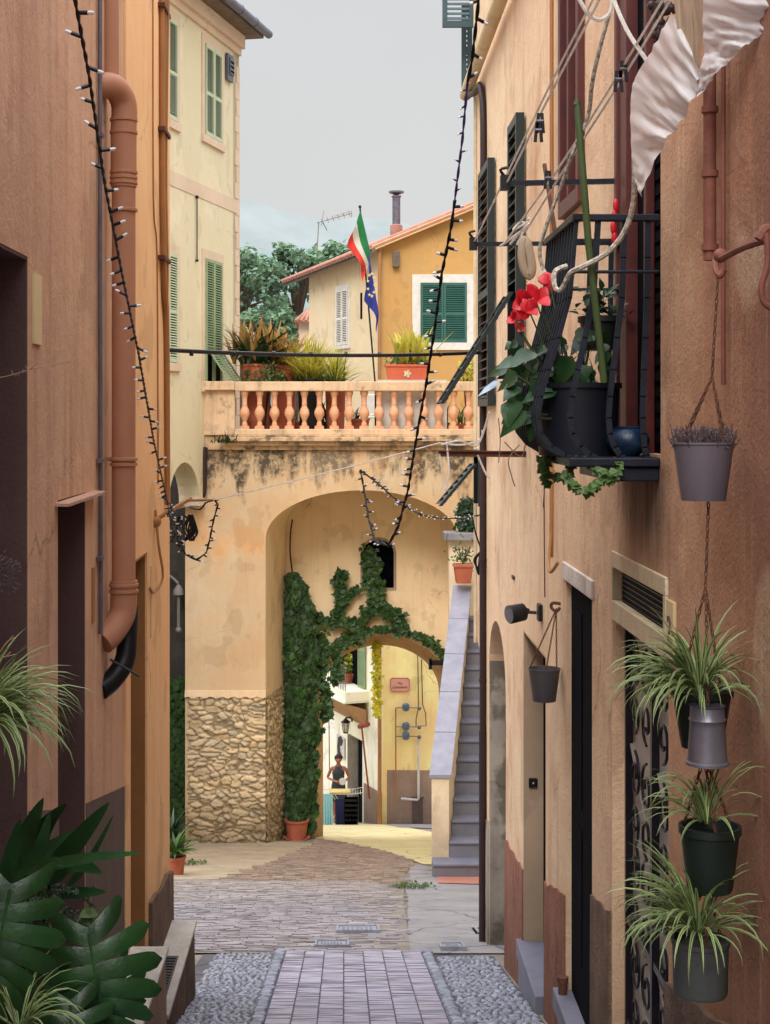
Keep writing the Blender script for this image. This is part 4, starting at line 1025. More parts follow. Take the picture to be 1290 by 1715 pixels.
text_mesh('lettering', 'Lavanderia', .082, 'ink', t, pc+V((0,-.006,-.055)), (math.pi/2, 0, 0))
def gas_meter(px, py, label):
    c = at(px, py, 36.9); t = thing('gas_meter', c, label, 'meter', 'gas meters on the ochre wall')
    b = MB(); b.lathe(c+V((0,0,-.10)), [(.04,0),(.08,.03),(.09,.09),(.09,.12),(.08,.16),(.05,.18),(.04,.19)], 12); b.build('body', 'meter_blue', t)
    b = MB(); b.tube([c+V((-.24,.04,-.03)), c+V((-.08,.0,-.02)), c+V((.08,0,-.02)), c+V((.32,.04,-.03))], .013, 7); b.build('pipe', 'grey_pipe', t)
    b = MB(); b.ball(c+V((.32,-.02,-.03)), .05, 10, 6, (1,.6,1)); b.build('valve', 'galv', t)
gas_meter(680, 1184, 'blue gas meter on the ochre wall, topmost of the three, just under the pink plaque')
gas_meter(680, 1216, 'blue gas meter on the ochre wall, the middle one of the three')
gas_meter(680, 1232, 'blue gas meter on the ochre wall, lowest of the three')
def pipes(label, paths, mat, r=.022):
    b = MB()
    for p in paths: b.tube([at(x, y, Y) for x, y, Y in p], r, 7)
    return tag(b.build('gas_pipe', mat), label, 'pipe')
pipes('thin gas pipe standing on the ochre wall left of the meters', [[(663,1186,36.92),(663,1290,36.92),(663,1345,36.92)]], 'ochre_pipe', .018)
pipes('pale gas pipe with an elbow running down the wall right of the meters', [[(701,1232,36.92),(701,1338,36.92),(699,1340,36.85),(672,1338,36.85)]], 'pale_stone', .03)
pipes('thin looped pipe above the meters on the ochre wall', [[(701,1184,36.93),(700,1105,36.95),(699,1085,36.95)],[(701,1186,36.92),(697,1205,36.9),(697,1216,36.9)],[(700,1216,36.9),(714,1216,36.9),(713,1195,36.93),(708,1180,36.93),(706,1110,36.95)]][:2], 'rust', .012)
pipes('thin rusty wire pipe at the right of the ochre wall', [[(700,1216,36.9),(714,1216,36.9),(713,1195,36.93),(708,1180,36.93),(706,1105,36.95)]], 'rust', .012)
b = MB(); b.obox(OF, .73, .98, -10.1, -9.16, .013, .03); b.obox(OF, .70, 1.01, -9.16, -9.12, .013, .05)
tag(b.build('meter_hatch', 'plinth_dark', None, False), 'dark hatch low in the brown plinth of the ochre wall', 'hatch')
b = MB(); p0, p1 = at(606, 1218, 37.55), at(619, 1338, 37.45); b.tube([p0, p1], .022, 8); b.tube([at(602,1217,37.7), at(617,1213,37.3)], .06, 8)
tag(b.build('roller_brush', 'pole_red'), 'long red handled brush leaning upright on the pale wall by the doorway', 'brush')
b = MB(); b.tube([at(551,1195,38.4), at(552,1290,38.4)], .014, 6); tag(b.build('wall_rod', 'pole_red'), 'thin red rod hanging on the pale wall left of the lantern', 'rod')
lt = thing('wall_lantern', at(580, 1212, 38.3), 'black wall lantern on a curled bracket above the doorway', 'lantern')
c = at(579, 1213, 38.2); b = MB(); b.tube(spline([at(590,1206,38.6), at(588,1202,38.5), at(582,1202,38.3), c+V((0,0,.13))], 4), .02, 7); b.box(tuple(at(591,1209,38.62)), tuple(at(588,1201,38.7))); b.build('bracket', 'iron_black', lt)
b = MB(); b.lathe(c, [(.01,.17),(.03,.13),(.12,.06),(.125,.045)], 6); b.lathe(c, [(.06,-.22),(.065,-.20),(.03,-.23)], 6)
for k in range(6): a = k*math.pi/3; b.tube([c+V((.095*math.cos(a),.095*math.sin(a),.05)), c+V((.06*math.cos(a),.06*math.sin(a),-.20))], .008, 5)
b.build('cage', 'iron_black', lt, False)
b = MB(); b.lathe(c, [(.055,-.19),(.088,.045)], 6); b.build('glass', 'white_paint', lt)
# ------------------------------------------------------------------ things on and beyond the roofs
t = thing('tv_antenna', at(533, 400, 42), 'thin television aerial with bars above the grey eave', 'antenna')
b = MB(); m0 = at(531, 425, 42.0); m1 = at(534, 372, 42.0); b.tube([m0, m1], .016, 6); b.build('mast', 'grey_pipe', t)
b = MB(); b.tube([at(531,373,42), at(589,357,41.2)], .012, 5)
for k in range(6):
    c = at(540+k*9, 371-k*2.6, 42-.13*k); b.tube([c+V((-.02,-.3,.03)), c+V((.02,.3,-.03))], .007, 4)
b.tube([at(541,372,42), at(548,386,42.2)], .012, 5); b.tube([at(543,352,42), at(538,378,42)], .008, 5); b.tube([at(589,354,41.2), at(589,364,41.2)], .01, 5); b.tube([at(560,362,41.6), at(588,353,41.2)], .006, 4)
b.build('elements', 'grey_pipe', t)
sh = thing('small_house', (-2.4, 60, gz(42)), 'small far house with dark pink tiled roof, left of the orange house', 'house')
b = MB(); b.box((-1.78, 60, -9), (-.6, 64, 3.7)); b.build('wall', 'pale_pink', sh, False)
b = MB(); b.hexa([V((-1.95,59.6,3.70)),V((-.2,59.6,3.70)),V((-.2,64.4,3.7)),V((-1.95,64.4,3.7)),V((-1.35,61.4,4.35)),V((-.2,61.4,4.35)),V((-.2,62.6,4.35)),V((-1.35,62.6,4.35))]); rf = b.build('roof', 'plinth_red', sh, False)
b = MB()
for i in range(9): x = -1.9+i*.2; b.tube([V((x,59.58,3.72)), V((max(x,-1.35),61.4,4.37))], .07, 6)
b.build('tiles', 'plinth_red', rf)
# hills
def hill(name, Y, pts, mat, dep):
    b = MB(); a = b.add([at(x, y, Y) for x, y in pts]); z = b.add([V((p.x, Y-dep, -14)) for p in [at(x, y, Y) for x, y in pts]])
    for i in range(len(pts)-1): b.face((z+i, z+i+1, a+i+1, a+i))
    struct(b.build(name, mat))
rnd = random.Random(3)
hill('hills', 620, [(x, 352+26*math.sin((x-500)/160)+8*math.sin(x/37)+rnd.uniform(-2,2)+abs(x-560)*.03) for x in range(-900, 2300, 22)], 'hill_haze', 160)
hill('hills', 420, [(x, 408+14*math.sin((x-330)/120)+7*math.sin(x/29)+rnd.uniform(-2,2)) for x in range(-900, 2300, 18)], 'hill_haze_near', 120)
# trees beyond the roofs: trunk, limbs, and a crown of leaf clumps
def tree(cx, cy, zc, rx, rz, n, label, seed, mat='tree_leaf', ls=.36):
    rg = random.Random(seed); zb = gz(42); t = thing('tree', (cx, cy, zb), label, 'tree', 'trees beyond the terrace')
    b = MB(); b.tube(spline([V((cx,cy,zb)), V((cx+.1,cy,zc-rz*.8)), V((cx-.1,cy,zc+rz*.3))], 4), [.45-.035*i for i in range(9)], 8)
    cl = []
    for k in range(n):
        a, e, r = rg.uniform(0, 6.28), rg.uniform(-.7, 1.2), rg.uniform(.45, 1)**.6
        c = V((cx+rx*r*math.cos(a)*math.cos(e), cy+rx*r*math.sin(a)*math.cos(e), zc+rz*r*math.sin(e))); cl.append(c)
        if k % 3 == 0: b.tube([V((cx,cy,zc-rz*.6)), V((cx,cy,zc-rz*.3)).lerp(c,.5), c], [.14,.08,.03], 5)
    b.build('trunk', 'bark', t)
    b = MB()
    for c in cl:
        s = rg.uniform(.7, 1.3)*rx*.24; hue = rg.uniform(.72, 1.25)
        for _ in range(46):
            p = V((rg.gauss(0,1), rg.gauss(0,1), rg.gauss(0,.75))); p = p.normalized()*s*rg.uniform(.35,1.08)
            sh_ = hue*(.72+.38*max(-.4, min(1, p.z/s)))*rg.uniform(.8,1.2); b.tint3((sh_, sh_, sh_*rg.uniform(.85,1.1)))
            b.leaf(c+p, (rg.uniform(-1,1), rg.uniform(-1,1), rg.uniform(-.8,.5)), p+V((0,0,.3*s)), ls*rg.uniform(.6,1.2), ls*.55)
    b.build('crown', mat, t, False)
tree(-5.6, 80, 6.3, 2.6, 2.6, 60, 'dense round tree just right of the pale yellow house', 1)
tree(-2.6, 84, 6.6, 2.1, 2.9, 55, 'taller tree with gaps left of the grey eave', 2)
tree(-9.2, 92, 6.0, 3.0, 2.4, 40, 'broad tree hidden mostly behind the pale yellow house', 4)
tree(-3.9, 72, 3.3, 2.2, 1.7, 45, 'low bushy tree above the terrace plants', 3)
tree(-.6, 88, 8.0, 2.2, 2.1, 40, 'tree top peeping just over the grey eave of the orange house', 5)
# ------------------------------------------------------------------ fittings of the right hand house
for (u0, u1, z0, z1, fl) in ((11.95, 12.85, .09, 2.02, None), (9.98, 10.52, .09, 1.98, (.74, .46))):
    shutter(rh, RW, u0, u1, z0, z1, .012, 'shutter_dark', fl, slat=.075, th=.055)
shutter(rh, RW, 12.95, 13.45, -.75, -.28, .012, 'shutter_dark', (.36, .30), slat=.05)
SF = (V((1.21, 14.3, 0)), V((-1, 0, 0)), V((0, -1, 0)))
shutter(rh, SF, .0, .30, 3.62, 4.3, .0, 'shutter_teal'); shutter(rh, (V((1.21, 14.6, 0)), V((-1,0,0)), V((0,-1,0))), .0, .10, 3.06, 3.9, .0, 'shutter_teal')
# red framed window and balcony door
b = MB()
for a in ((7.55, 7.63, 1.06, 2.7), (8.18, 8.26, 1.06, 2.7), (7.63, 8.18, 1.06, 1.14), (7.88, 7.93, 1.14, 2.7)): b.obox(RW, *a, -.12, .035)
wr = b.build('window_frame', 'red_wood', rh, False, bevel=.004)
b = MB(); b.obox(RW, 7.63, 8.18, 1.14, 2.7, -.12, -.10); b.build('pane', 'void', wr, False)
b = MB()
for a in ((6.56, 6.62, -.14, 2.3), (6.40, 6.555, -.10, 2.3)): b.obox(RW, *a, -.05, (.02 if a[0] > 6.5 else .008))
b.obox(RW, 6.02, 6.07, -.14, 2.3, -.035, .0)
dr = b.build('door_frame', 'red_wood', rh, False, bevel=.004)
b = MB(); b.obox(RW, 5.745, 6.40, -.14, 2.3, -.07, -.04)
for i in range(40): b.obox(RW, 5.80, 6.0, -.1+i*.06, -.06+i*.06, -.04, -.03)
b.build('door', 'void', dr, False)
# bellied wrought iron balcony: part of the house
X0, YA, YB, ZR = 1.18, 5.76, 6.55, .747
def prof_x(z):                               # how far the bars stand out at height z
    pts = [(-.16,.30),(-.13,.38),(-.08,.44),(.0,.455),(.10,.44),(.25,.39),(.45,.335),(.747,.31)]
    for (a, x), (c, y) in zip(pts, pts[1:]):
        if z <= c: k = max(0, (z-a)/(c-a)); return x+(y-x)*k
    return .31
b = MB(); b.box((.84, YA-.02, -.185), (1.18, YB+.02, -.15)); b.box((1.0, YA, -.24), (1.18, YB, -.186)); bn = b.build('balcony', 'balcony_iron', rh, False, bevel=.006)
b = MB()
for p, q in (((X0, YA, ZR), (X0-.325, YA, ZR)), ((X0, YB, ZR), (X0-.325, YB, ZR)), ((X0-.31, YA-.02, ZR+.002), (X0-.31, YB+.02, ZR+.002))): b.bar(p, q, .036, .026)
for p, q in (((X0, YA, .545), (X0-.315, YA, .545)), ((X0, YB, .545), (X0-.315, YB, .545)), ((X0-.318, YA, .545), (X0-.318, YB, .545))): b.bar(p, q, .016, .012)
b.build('hand_rail', 'balcony_iron', bn, False, bevel=.004)
zs = [ZR, .6, .45, .3, .18, .08, .0, -.06, -.11, -.14, -.16]
for i in range(11):
    y = YA+(YB-YA)*i/10; b = MB(); pts = [V((X0-prof_x(z), y, z)) for z in zs]
    for p, q in zip(pts, pts[1:]): b.bar(p, q+(q-p).normalized()*.004, .016, .008, up=(0,1,0))
    b.build('baluster', 'balcony_iron', bn, False)
for y in (YA, YB):
    for tfr in (.14, .42, .74):
        b = MB(); pts = [V((X0-prof_x(z)*tfr*(1 if z < .3 else 1), y, z)) for z in zs]
        for p, q in zip(pts, pts[1:]): b.bar(p, q+(q-p).normalized()*.004, .022, .010, up=(0,1,0))
        b.build('baluster', 'balcony_iron', bn, False)
# gutter, downpipe, conduits
b = MB(); b.tube([V((1.10, 13.98, 2.93)), V((1.10, 10.2, 2.96)), V((1.10, 6, 2.99))], .055, 12)
tag(b.build('roof_gutter', 'cream_plaster'), 'pale rounded gutter pipe running along the top of the right wall', 'gutter')
b = MB(); b.tube(spline([V((1.10, 13.96, 2.90)), V((1.12, 13.3, 2.80)), V((1.15, 12.78, 2.62)), V((1.15, 12.78, 1.0)), V((1.15, 12.78, -2.6))], 5), .028, 10); b.tube([V((1.15, 12.78, -2.6)), V((1.15, 12.78, gz(12.78)))], .034, 10)
for z in (2.0, 1.1, .1, -1.2, -2.2): b.tube([V((1.15, 12.78, z)), V((1.15, 12.78, z+.03))], .034, 10)
tag(b.build('downpipe', 'dark_pipe'), 'thin dark downpipe at the far end of the right wall', 'drainpipe')
b = MB()
for dx, r in ((0, .02), (.05, .014)): b.tube(spline([V((1.17, 13.7+dx, 3.8)), V((1.17, 13.72+dx, 1.5)), V((1.17, 13.7+dx, -.3)), V((1.17, 13.68+dx, -2.0))], 5), r, 7)
tag(b.build('cable', 'cream_paint'), 'pair of beige cables clipped to the end of the right wall', 'cables')
b = MB(); b.tube(spline([V((1.155, 8.57, 2.6)), V((1.155, 8.57, 1.0)), V((1.155, 8.57, -.2)), V((1.155, 8.58, -.78))], 4), .012, 7); b.tube(spline([V((1.155,8.58,-.62)), V((1.13,8.5,-.80)), V((1.12,8.35,-.84)), V((1.15,8.28,-.78))], 5), .009, 6)
for z in (-.30, -.32, .9): b.lathe((1.155, 8.57, z), [(.013,-.008),(.018,-.006),(.018,.006),(.013,.008)], 8, False)
tag(b.build('conduit', 'ochre_pipe'), 'thin brown conduit coming down the right wall to the dark doorway', 'conduit')
b = MB(); b.tube(spline([V((1.168, 8.95, .3)), V((1.17, 8.97, -.2)), V((1.168, 9.0, -.5)), V((1.17, 8.98, -1.05))], 5), .004, 5)
tag(b.build('wire', 'rust'), 'fine dark wire hanging down the beige right wall left of the conduit', 'wire')
b = MB(); b.tube([V((1.14, 4.80, 1.1)), V((1.14, 4.80, .49))], .020, 10); b.tube([V((1.163, 4.72, 1.12)), V((1.163, 4.72, .1))], .008, 6)
for z in (.95, .75, .52): b.tube([V((1.14, 4.80, z)), V((1.14, 4.80, z+.02))], .026, 10)
tag(b.build('wall_pipe', 'rust_paint'), 'thick painted pipe on the dark red wall above the hanging buckets', 'pipe')
# spot lamp and door bell
t = thing('spot_lamp', (1.05, 9.55, -1.22), 'black round spot lamp on a short arm above the recessed doorway', 'lamp')
c = at(866, 1027, 9.2); b = MB(); ax = V((-.75, -.35, -.1)).normalized()
b.tube([c-ax*.05, c-ax*.045, c+ax*.05, c+ax*.055], [.045, .052, .056, .054], 18); b.build('housing', 'black_metal', t)
b = MB(); b.tube([c+ax*.0555, c+ax*.058], .050, 18); b.build('glass', 'galv', t)
b = MB(); b.tube([c-ax*.05, V((1.15, c.y+.02, c.z))], .010, 8); b.ball(c-ax*.07, .02, 8, 5); b.build('arm', 'black_metal', t)
b = MB(); b.box((1.155, c.y-.05, c.z-.045), (1.181, c.y+.05, c.z+.055)); b.build('base_plate', 'black_metal', t, False, bevel=.004)
t = thing('door_bell', (1.24, 10.12, -2.4), 'small black bell box with a pale button on the beige jamb', 'door bell')
b = MB(); c = at(893, 1311, 10.12); b.box((c.x-.028, c.y-.012, c.z-.03), (c.x+.028, c.y+.01, c.z+.03)); b.build('box', 'black_metal', t, False, bevel=.004)
b = MB(); b.tube([c+V((0,-.012,0)), c+V((0,-.017,0))], .006, 8); b.build('button', 'white_paint', t)
b = MB(); c = at(862, 967, 10.7); b.box((1.168, c.y-.06, c.z-.012), (1.18, c.y+.06, c.z+.012)); tag(b.build('wall_vent', 'dark_pipe', None, False), 'tiny brown slot in the beige right wall above the spot lamp', 'vent')

# ------------------------------------------------------------------ clothes lines over the balcony
def bracket(a, c, label):
    t = thing('clothes_bracket', a, label, 'bracket', 'iron clothes line brackets'); b = MB(); b.bar(a, c, .022, .022); b.build('bar', 'balcony_iron', t, False)
    b = MB(); c = V(c); b.box(tuple(c-V((.02,.02,.03))), tuple(c+V((.02,.02,.035)))); b.tube(spline([c+V((0,0,.03)), c+V((-.02,0,.06)), c+V((.01,0,.07))],3), .007, 6); b.build('clamp', 'black_metal', t, False)
bracket((1.18, 6.71, 1.03), (.70, 6.71, 1.02), 'dark iron bar with a clamp, standing out above the balcony rail')
bracket((1.18, 8.0, .905), (.67, 8.0, .90), 'dark iron bar farther along, level with the balcony rail')
b = MB(); p = at(912, 275, 7.2); q = at(930, 390, 7.0); b.bar(p, q, .016); tag(b.build('prop_stick', 'rust', None, False), 'short rusty stick tied across the clothes lines near the balcony', 'stick')
def ropes(label, lines, mat='rope', r=.0048, name='clothes_line'):
    b = MB(); b.tint(1)
    for ln in lines: b.tube(spline([at(*p) for p in ln], 5), r, 6)
    return tag(b.build(name, mat), label, 'rope')
ropes('pair of white ropes rising steeply from the upper iron bar', [[(848,308,6.71),(925,152,5.9),(1008,-8,5.2)]])
ropes('white rope rising from the lower iron bar past the red window', [[(794,406,8.0),(850,290,7.2),(925,135,6.2),(996,-6,5.5)]])
ropes('white rope stretched from the balcony corner up to the hanging cloth', [[(845,408,7.0),(930,290,6.4),(1020,150,5.7),(1115,-8,5.0)]])
ropes('second white rope beside it running up to the hanging cloth', [[(880,388,7.0),(955,268,6.3),(1050,120,5.6),(1128,-8,5.0)]])
ropes('loop of thick white cord hanging at the top of the red window', [[(968,-6,5.6),(985,22,5.6),(1005,33,5.6),(1022,20,5.6),(1026,-6,5.6)]], r=.008)
ropes('thick white cord crossing the red window diagonally', [[(1026,-6,5.5),(1050,50,5.4),(1086,105,5.3)]], r=.008)
ropes('speckled cord trailing from the red window down in front of the balcony', [[(1026,5,5.7),(1005,80,5.8),(992,140,5.9),(985,195,6.0),(960,255,6.1),(940,310,6.2),(915,380,6.3),(904,420,6.35),(912,455,6.35),(925,462,6.3)]], 'speck_rope', .009)
ropes('speckled cord looping from the hanging cloth to the balcony bars', [[(1062,225,5.35),(1063,300,5.4),(1060,345,5.45),(1045,390,5.5),(1015,425,5.55),(975,447,5.6),(955,458,5.65),(940,485,5.7),(930,480,5.72),(930,455,5.74),(950,445,5.75)]], 'speck_rope', .010)
ropes('knotted white cords tied round the far end of the lower iron bar', [[(838,412,7.6),(862,395,7.5),(884,378,7.4),(872,372,7.4),(860,385,7.4),(884,372,7.3)],[(866,410,7.4),(878,385,7.4),(886,365,7.35)],[(855,408,7.5),(880,380,7.3),(890,372,7.3)]], r=.006)
def peg(p, label):
    t = thing('clothes_peg', p, label, 'peg', 'dark pegs on the clothes lines'); p = V(p)
    for k, s in enumerate((-1, 1)):
        b = MB(); b.bar(p+V((.006*s,0,.035)), p+V((.012*s,0,-.04)), .010, .012); b.build('jaw', 'black_metal', t, False)
    b = MB(); b.tube([p+V((-.012,0,.005)), p+V((.012,0,.005))], .008, 6); b.build('spring', 'galv', t)
peg(at(905, 205, 5.8), 'dark clothes peg alone on the left pair of ropes'); peg(at(902, 220, 5.8), 'dark clothes peg just below the lone one on the left ropes')
peg(at(1044, 118, 5.5), 'dark clothes peg beside the big hanging cloth'); peg(at(1036, 135, 5.5), 'dark clothes peg a little below the one by the cloth')
peg(at(918, 300, 6.4), 'dark clothes peg where the rusty stick meets the upper bar')
# white cloth thrown over the ropes
def sheet(name, top, low, mat, label, fold=.018, nf=7, nv=14, cat='cloth', lean=0.):
    b = MB(); b.tint(1); n = 56; A = [V(p) for p in top]; ids = []
    tp = spline(A, n//(len(A)-1)); lw = spline([V(p) for p in low], (len(tp)-1)//(len(low)-1))
    m = min(len(tp), len(lw)); rg = random.Random(len(label))
    ph = [rg.uniform(0, 6.28) for _ in range(4)]
    for i in range(m):
        u = i/(m-1); col = []
        for j in range(nv+1):
            v = j/nv; p = tp[i].lerp(lw[i], v)
            wv = fold*(.5+.9*v)*(noise.noise(V((u*nf*1.7+v*.9, v*1.1, ph[0])))*1.5 + noise.noise(V((u*nf*5+v*.6, v*2.0, ph[1])))*.8 + noise.noise(V((u*nf*13, v*4, ph[2])))*.35)
            col.append(b.add([p+V((wv*.8, wv*1.3, wv*.3 + .006*noise.noise(V((u*40, v*9, ph[3])))))]))
        ids.append(col)
    for i in range(m-1):
        for j in range(nv): b.face((ids[i][j], ids[i+1][j], ids[i+1][j+1], ids[i][j+1]))
    return tag(b.build(name, mat, angle=3.0), label, cat)
sheet('hanging_cloth', [at(1125,20,4.9), at(1092,85,5.05), at(1061,140,5.2), at(1056,228,5.25), at(1064,305,5.28)], [at(1172,118,4.75), at(1166,160,4.8), at(1135,210,4.95), at(1112,245,5.05), at(1074,330,5.25)], 'cloth_white', 'crumpled white cloth hanging over the ropes at the top right, the larger left piece', .016, 5)
sheet('hanging_cloth', [at(1190,-60,4.5), at(1178,10,4.6), at(1178,90,4.65), at(1168,156,4.7)], [at(1330,-30,4.2), at(1292,40,4.3), at(1225,98,4.5), at(1169,162,4.68)], 'cloth_white', 'crumpled white cloth at the upper right corner, the piece with a pointed lower tip', .016, 5)
sheet('hanging_cloth', [at(1125,-40,4.85), at(1160,-40,4.75), at(1185,-40,4.7)], [at(1150,165,4.95), at(1165,155,4.9), at(1172,140,4.85)], 'cloth_cream', 'beige cloth strip between the two white pieces', .012, 2)
b = MB()
for k in range(26):
    c = at(1092+R(0,36), 5+R(0,55), 5.4); b.ball(c, R(.012,.022), 7, 5, (1, 1, R(.8,1.6)))
tag(b.build('dark_fringe', 'dark_pipe'), 'dark beaded fringe hanging behind the white cloth', 'fringe')
b = MB(); c = at(1028, 385, 6.5)
for k in range(4): b.ball(at(1029+R(-3,3), 345+k*18, 6.5), .022, 8, 6, (.6, .6, 1.5))
tag(b.build('chilli_string', 'petal_red'), 'string of small red peppers hanging by the balcony door', 'peppers')
b = MB(); b.tint(1); b.tube(spline([at(878,395,7.2), at(874,425,7.2), at(878,450,7.2), at(886,462,7.2), at(891,448,7.2), at(886,420,7.2), at(881,395,7.2)], 4), [.008]+[.02]*11+[.022]*11+[.012, .006], 8)
tag(b.build('hanging_sock', 'cloth_cream'), 'grey beige sock pegged on the line left of the balcony', 'sock')
b = MB(); b.tube([at(968, 168, 5.55), at(968, 185, 5.55), at(985, 400, 5.6), at(1012, 640, 5.7)], [.008, .0135, .0135, .0135], 9); b.tube([at(968,168,5.55), at(966,176,5.55)], .012, 8)
tag(b.build('bamboo_pole', 'bamboo'), 'tall green cane standing in the balcony planter', 'cane')
# rusty bar below
t = thing('rusty_bar', (1.18, 9.9, -.23), 'rusty iron bar sticking out of the wall under the balcony', 'bracket')
a, c = V((1.2, 10.0, -.222)), V((.613, 10.0, -.218))
b = MB(); b.bar(a, c, .05, .006); b.bar(a-V((0,.0,.02)), c-V((0,0,.02)), .006, .034); b.build('bar', 'rust', t, False)
ropes('tangle of white cords wound on the rusty bar', [[(736,760,10),(742,800,10),(738,822,10)],[(735,742,10),(775,745,10),(805,735,10),(808,720,10)],[(748,740,10),(752,790,9.95),(745,825,9.95)],[(800,762,10),(815,795,10),(822,800,10)],[(740,745,10),(770,738,9.9),(800,745,10),(820,690,9.9)]], r=.007)

# ------------------------------------------------------------------ plants
def heart(b, p, d, nrm, L, W): b.leaf(p, d, nrm, L, W, .25, ((0,0),(.05,.32),(.22,.5),(.45,.44),(.72,.24),(1,0)))
def pot(t, c, r, h, mat, soil=True, lip=.012, taper=.75, name='pot', n=20):
    c = V(c); b = MB(); rb = r*taper
    b.lathe(c, [(rb, 0), (r*.97, h-lip*2.2), (r+lip*.6, h-lip*2), (r+lip*.6, h), (r-.008, h), (r-.012, h-.03), (r*.6, h-.035)], n); b.build(name, mat, t)
    if soil: b = MB(); b.lathe(c, [(r-.011, h-.032), (.001, h-.02)], 14); b.build('soil', 'soil', t)
# balcony pots
t = thing('balcony_planter', at(980, 755, 6.0), 'big dark blue planter with anthurium leaves and red flowers on the balcony', 'potted plant')
pc = V((.925, 6.10, -.15)); pot(t, pc, .168, .285, 'navy_planter', True, .010, .92, 'planter', 24)
b = MB(); fl = MB(); stm = MB(); rg = random.Random(5)
for (x, y, dy, L) in [(940,560,6.1,.15),(905,655,6.05,.13),(880,690,5.95,.14),(868,630,6.0,.11),(895,590,6.0,.12),(925,610,6.1,.13),(990,560,6.1,.12),(960,600,5.95,.14),(1000,640,6.1,.1),(930,650,6.0,.14),(870,605,6.1,.1),(850,618,6.2,.09),(910,625,6.0,.1),(952,640,6.0,.12),(985,615,6.15,.12),(862,672,6.0,.12),(900,700,5.95,.1),(945,575,6.15,.13)]:
    tip = at(x, y, dy); stm.tube(spline([pc+V((rg.uniform(-.08,.02), rg.uniform(-.06,.06), .26)), pc.lerp(tip, .5)+V((0,0,.08)), tip], 4), .005, 5)
    dd = V((-.6+rg.uniform(-.4,.5), rg.uniform(-.6,.2), rg.uniform(-.9,-.1))); b.tint(.75, 1.2); heart(b, tip, dd, V((-.4, -.7, .7)), L*1.0, L*.8); b.tint(.7,1.1); heart(b, tip+V((rg.uniform(-.03,.06), rg.uniform(-.02,.06), rg.uniform(-.05,.03))), (rg.uniform(-1,.5), rg.uniform(-.6,.3), rg.uniform(-1,.2)), (rg.uniform(-.6,.2), -.7, .7), L*.8, L*.65)
for (x, y, dy, s) in [(880,505,6.0,.055),(905,500,5.95,.05),(862,534,6.0,.035),(895,495,6.02,.05),(868,550,6.05,.03),(920,470,6.1,.045),(886,520,5.98,.05)]:
    p = at(x, y, dy); stm.tube(spline([pc+V((-.05,0,.26)), pc.lerp(p,.6)+V((0,0,.05)), p], 4), .003, 5)
    fl = MB()
    for k in range(4): fl.leaf(p, (rg.uniform(-1,.6), rg.uniform(-.6,.3), rg.uniform(-.4,.9)), (rg.uniform(-.5,.5),-1,.4), s*1.0, s*.95, .35, ((0,0),(.06,.34),(.25,.52),(.5,.52),(.75,.38),(.92,.17),(1,0)))
    fl.build('flower', 'petal_red', t)
for _ in range(46):
    p = at(rg.uniform(850,1030), rg.uniform(570,700), rg.uniform(5.95,6.4)); b.tint(.55,1.25); heart(b, p, (rg.uniform(-1,.6), rg.uniform(-.7,.4), rg.uniform(-1,.4)), (rg.uniform(-.6,.4), -.7, .6), rg.uniform(.04,.09), rg.uniform(.03,.07))
for _ in range(26): b.tint(.8,1.4); b.blade(pc+V((rg.uniform(-.1,.12), rg.uniform(-.1,.1), .25)), rg.uniform(0,6.28), rg.uniform(.12,.3), .010, rg.uniform(.8,1.5), rg.uniform(.4,1.8), 6)
b.build('leaves', 'glossy_leaf', t, True); stm.build('stems', 'stem_green', t)
t = thing('potted_plant', at(1020, 560, 6.3), 'small dark pot of ferny leaves hung inside the balcony rail', 'potted plant')
c = at(1005, 530, 6.35); pot(t, c+V((0,0,-.14)), .085, .14, 'dark_plastic')
b = MB()
for _ in range(90): b.tint(.7,1.2); b.leaf(c+V((rg.gauss(0,.05),rg.gauss(0,.05),rg.uniform(-.01,.12))), (rg.uniform(-1,1),rg.uniform(-1,1),rg.uniform(-.5,.6)), (0,-.5,1), .05, .03)
b.build('leaves', 'dark_leaf', t, True)
t = thing('glazed_pot', at(1065, 760, 5.95), 'low round pot with speckled blue glaze on the balcony floor', 'pot'); c = V((1.10, 5.97, -.15))
b = MB(); b.lathe(c, [(.04,0),(.075,.03),(.085,.06),(.075,.09),(.055,.105),(.058,.115),(.045,.11)], 20); b.build('pot', 'blue_glaze', t)
b = MB(); b.lathe(c, [(.05,.10),(.001,.105)], 12); b.build('soil', 'soil', t)
t = thing('balcony_crate', at(930, 745, 6.3), 'small clay pot with broad leaves behind the far balcony bars', 'potted plant')
c = V((.90, 6.42, -.15)); pot(t, c, .085, .14, 'terracotta'); b = MB()
for _ in range(16): b.tint(.7,1.2); heart(b, c+V((rg.uniform(-.06,.06),rg.uniform(-.05,.05),.15+rg.uniform(0,.15))), (rg.uniform(-1,.2),rg.uniform(-1,.4),rg.uniform(-.5,.5)), (-.3,-.6,.8), .12, .09)
b.build('leaves', 'dark_leaf', t, True)
t = thing('trailing_vine', at(960, 770, 5.9), 'trailing vine with round green leaves hanging under the balcony', 'vine')
b = MB(); s_ = MB()
for ln in ([(905,765,6.3),(915,790,6.25),(940,795,6.1),(960,780,6.0)],[(960,765,5.9),(950,800,5.8),(985,822,5.75),(1005,800,5.75)],[(1035,770,5.75),(1030,795,5.72),(1005,805,5.72),(985,820,5.72)],[(920,760,6.2),(912,790,6.2),(918,812,6.2)],[(985,768,5.8),(1000,785,5.75),(1020,790,5.7)]):
    pts = spline([at(*p) for p in ln], 6); s_.tube(pts, .003, 5)
    for p in pts:
        for _ in range(3): b.tint(.75,1.3); b.leaf(p, (rg.uniform(-1,1),rg.uniform(-1,.3),rg.uniform(-1,.2)), (rg.uniform(-.5,.5),-1,.6), rg.uniform(.022,.038), rg.uniform(.02,.032))
b.build('leaves', 'mid_leaf', t, True); s_.build('stem', 'stem_green', t)
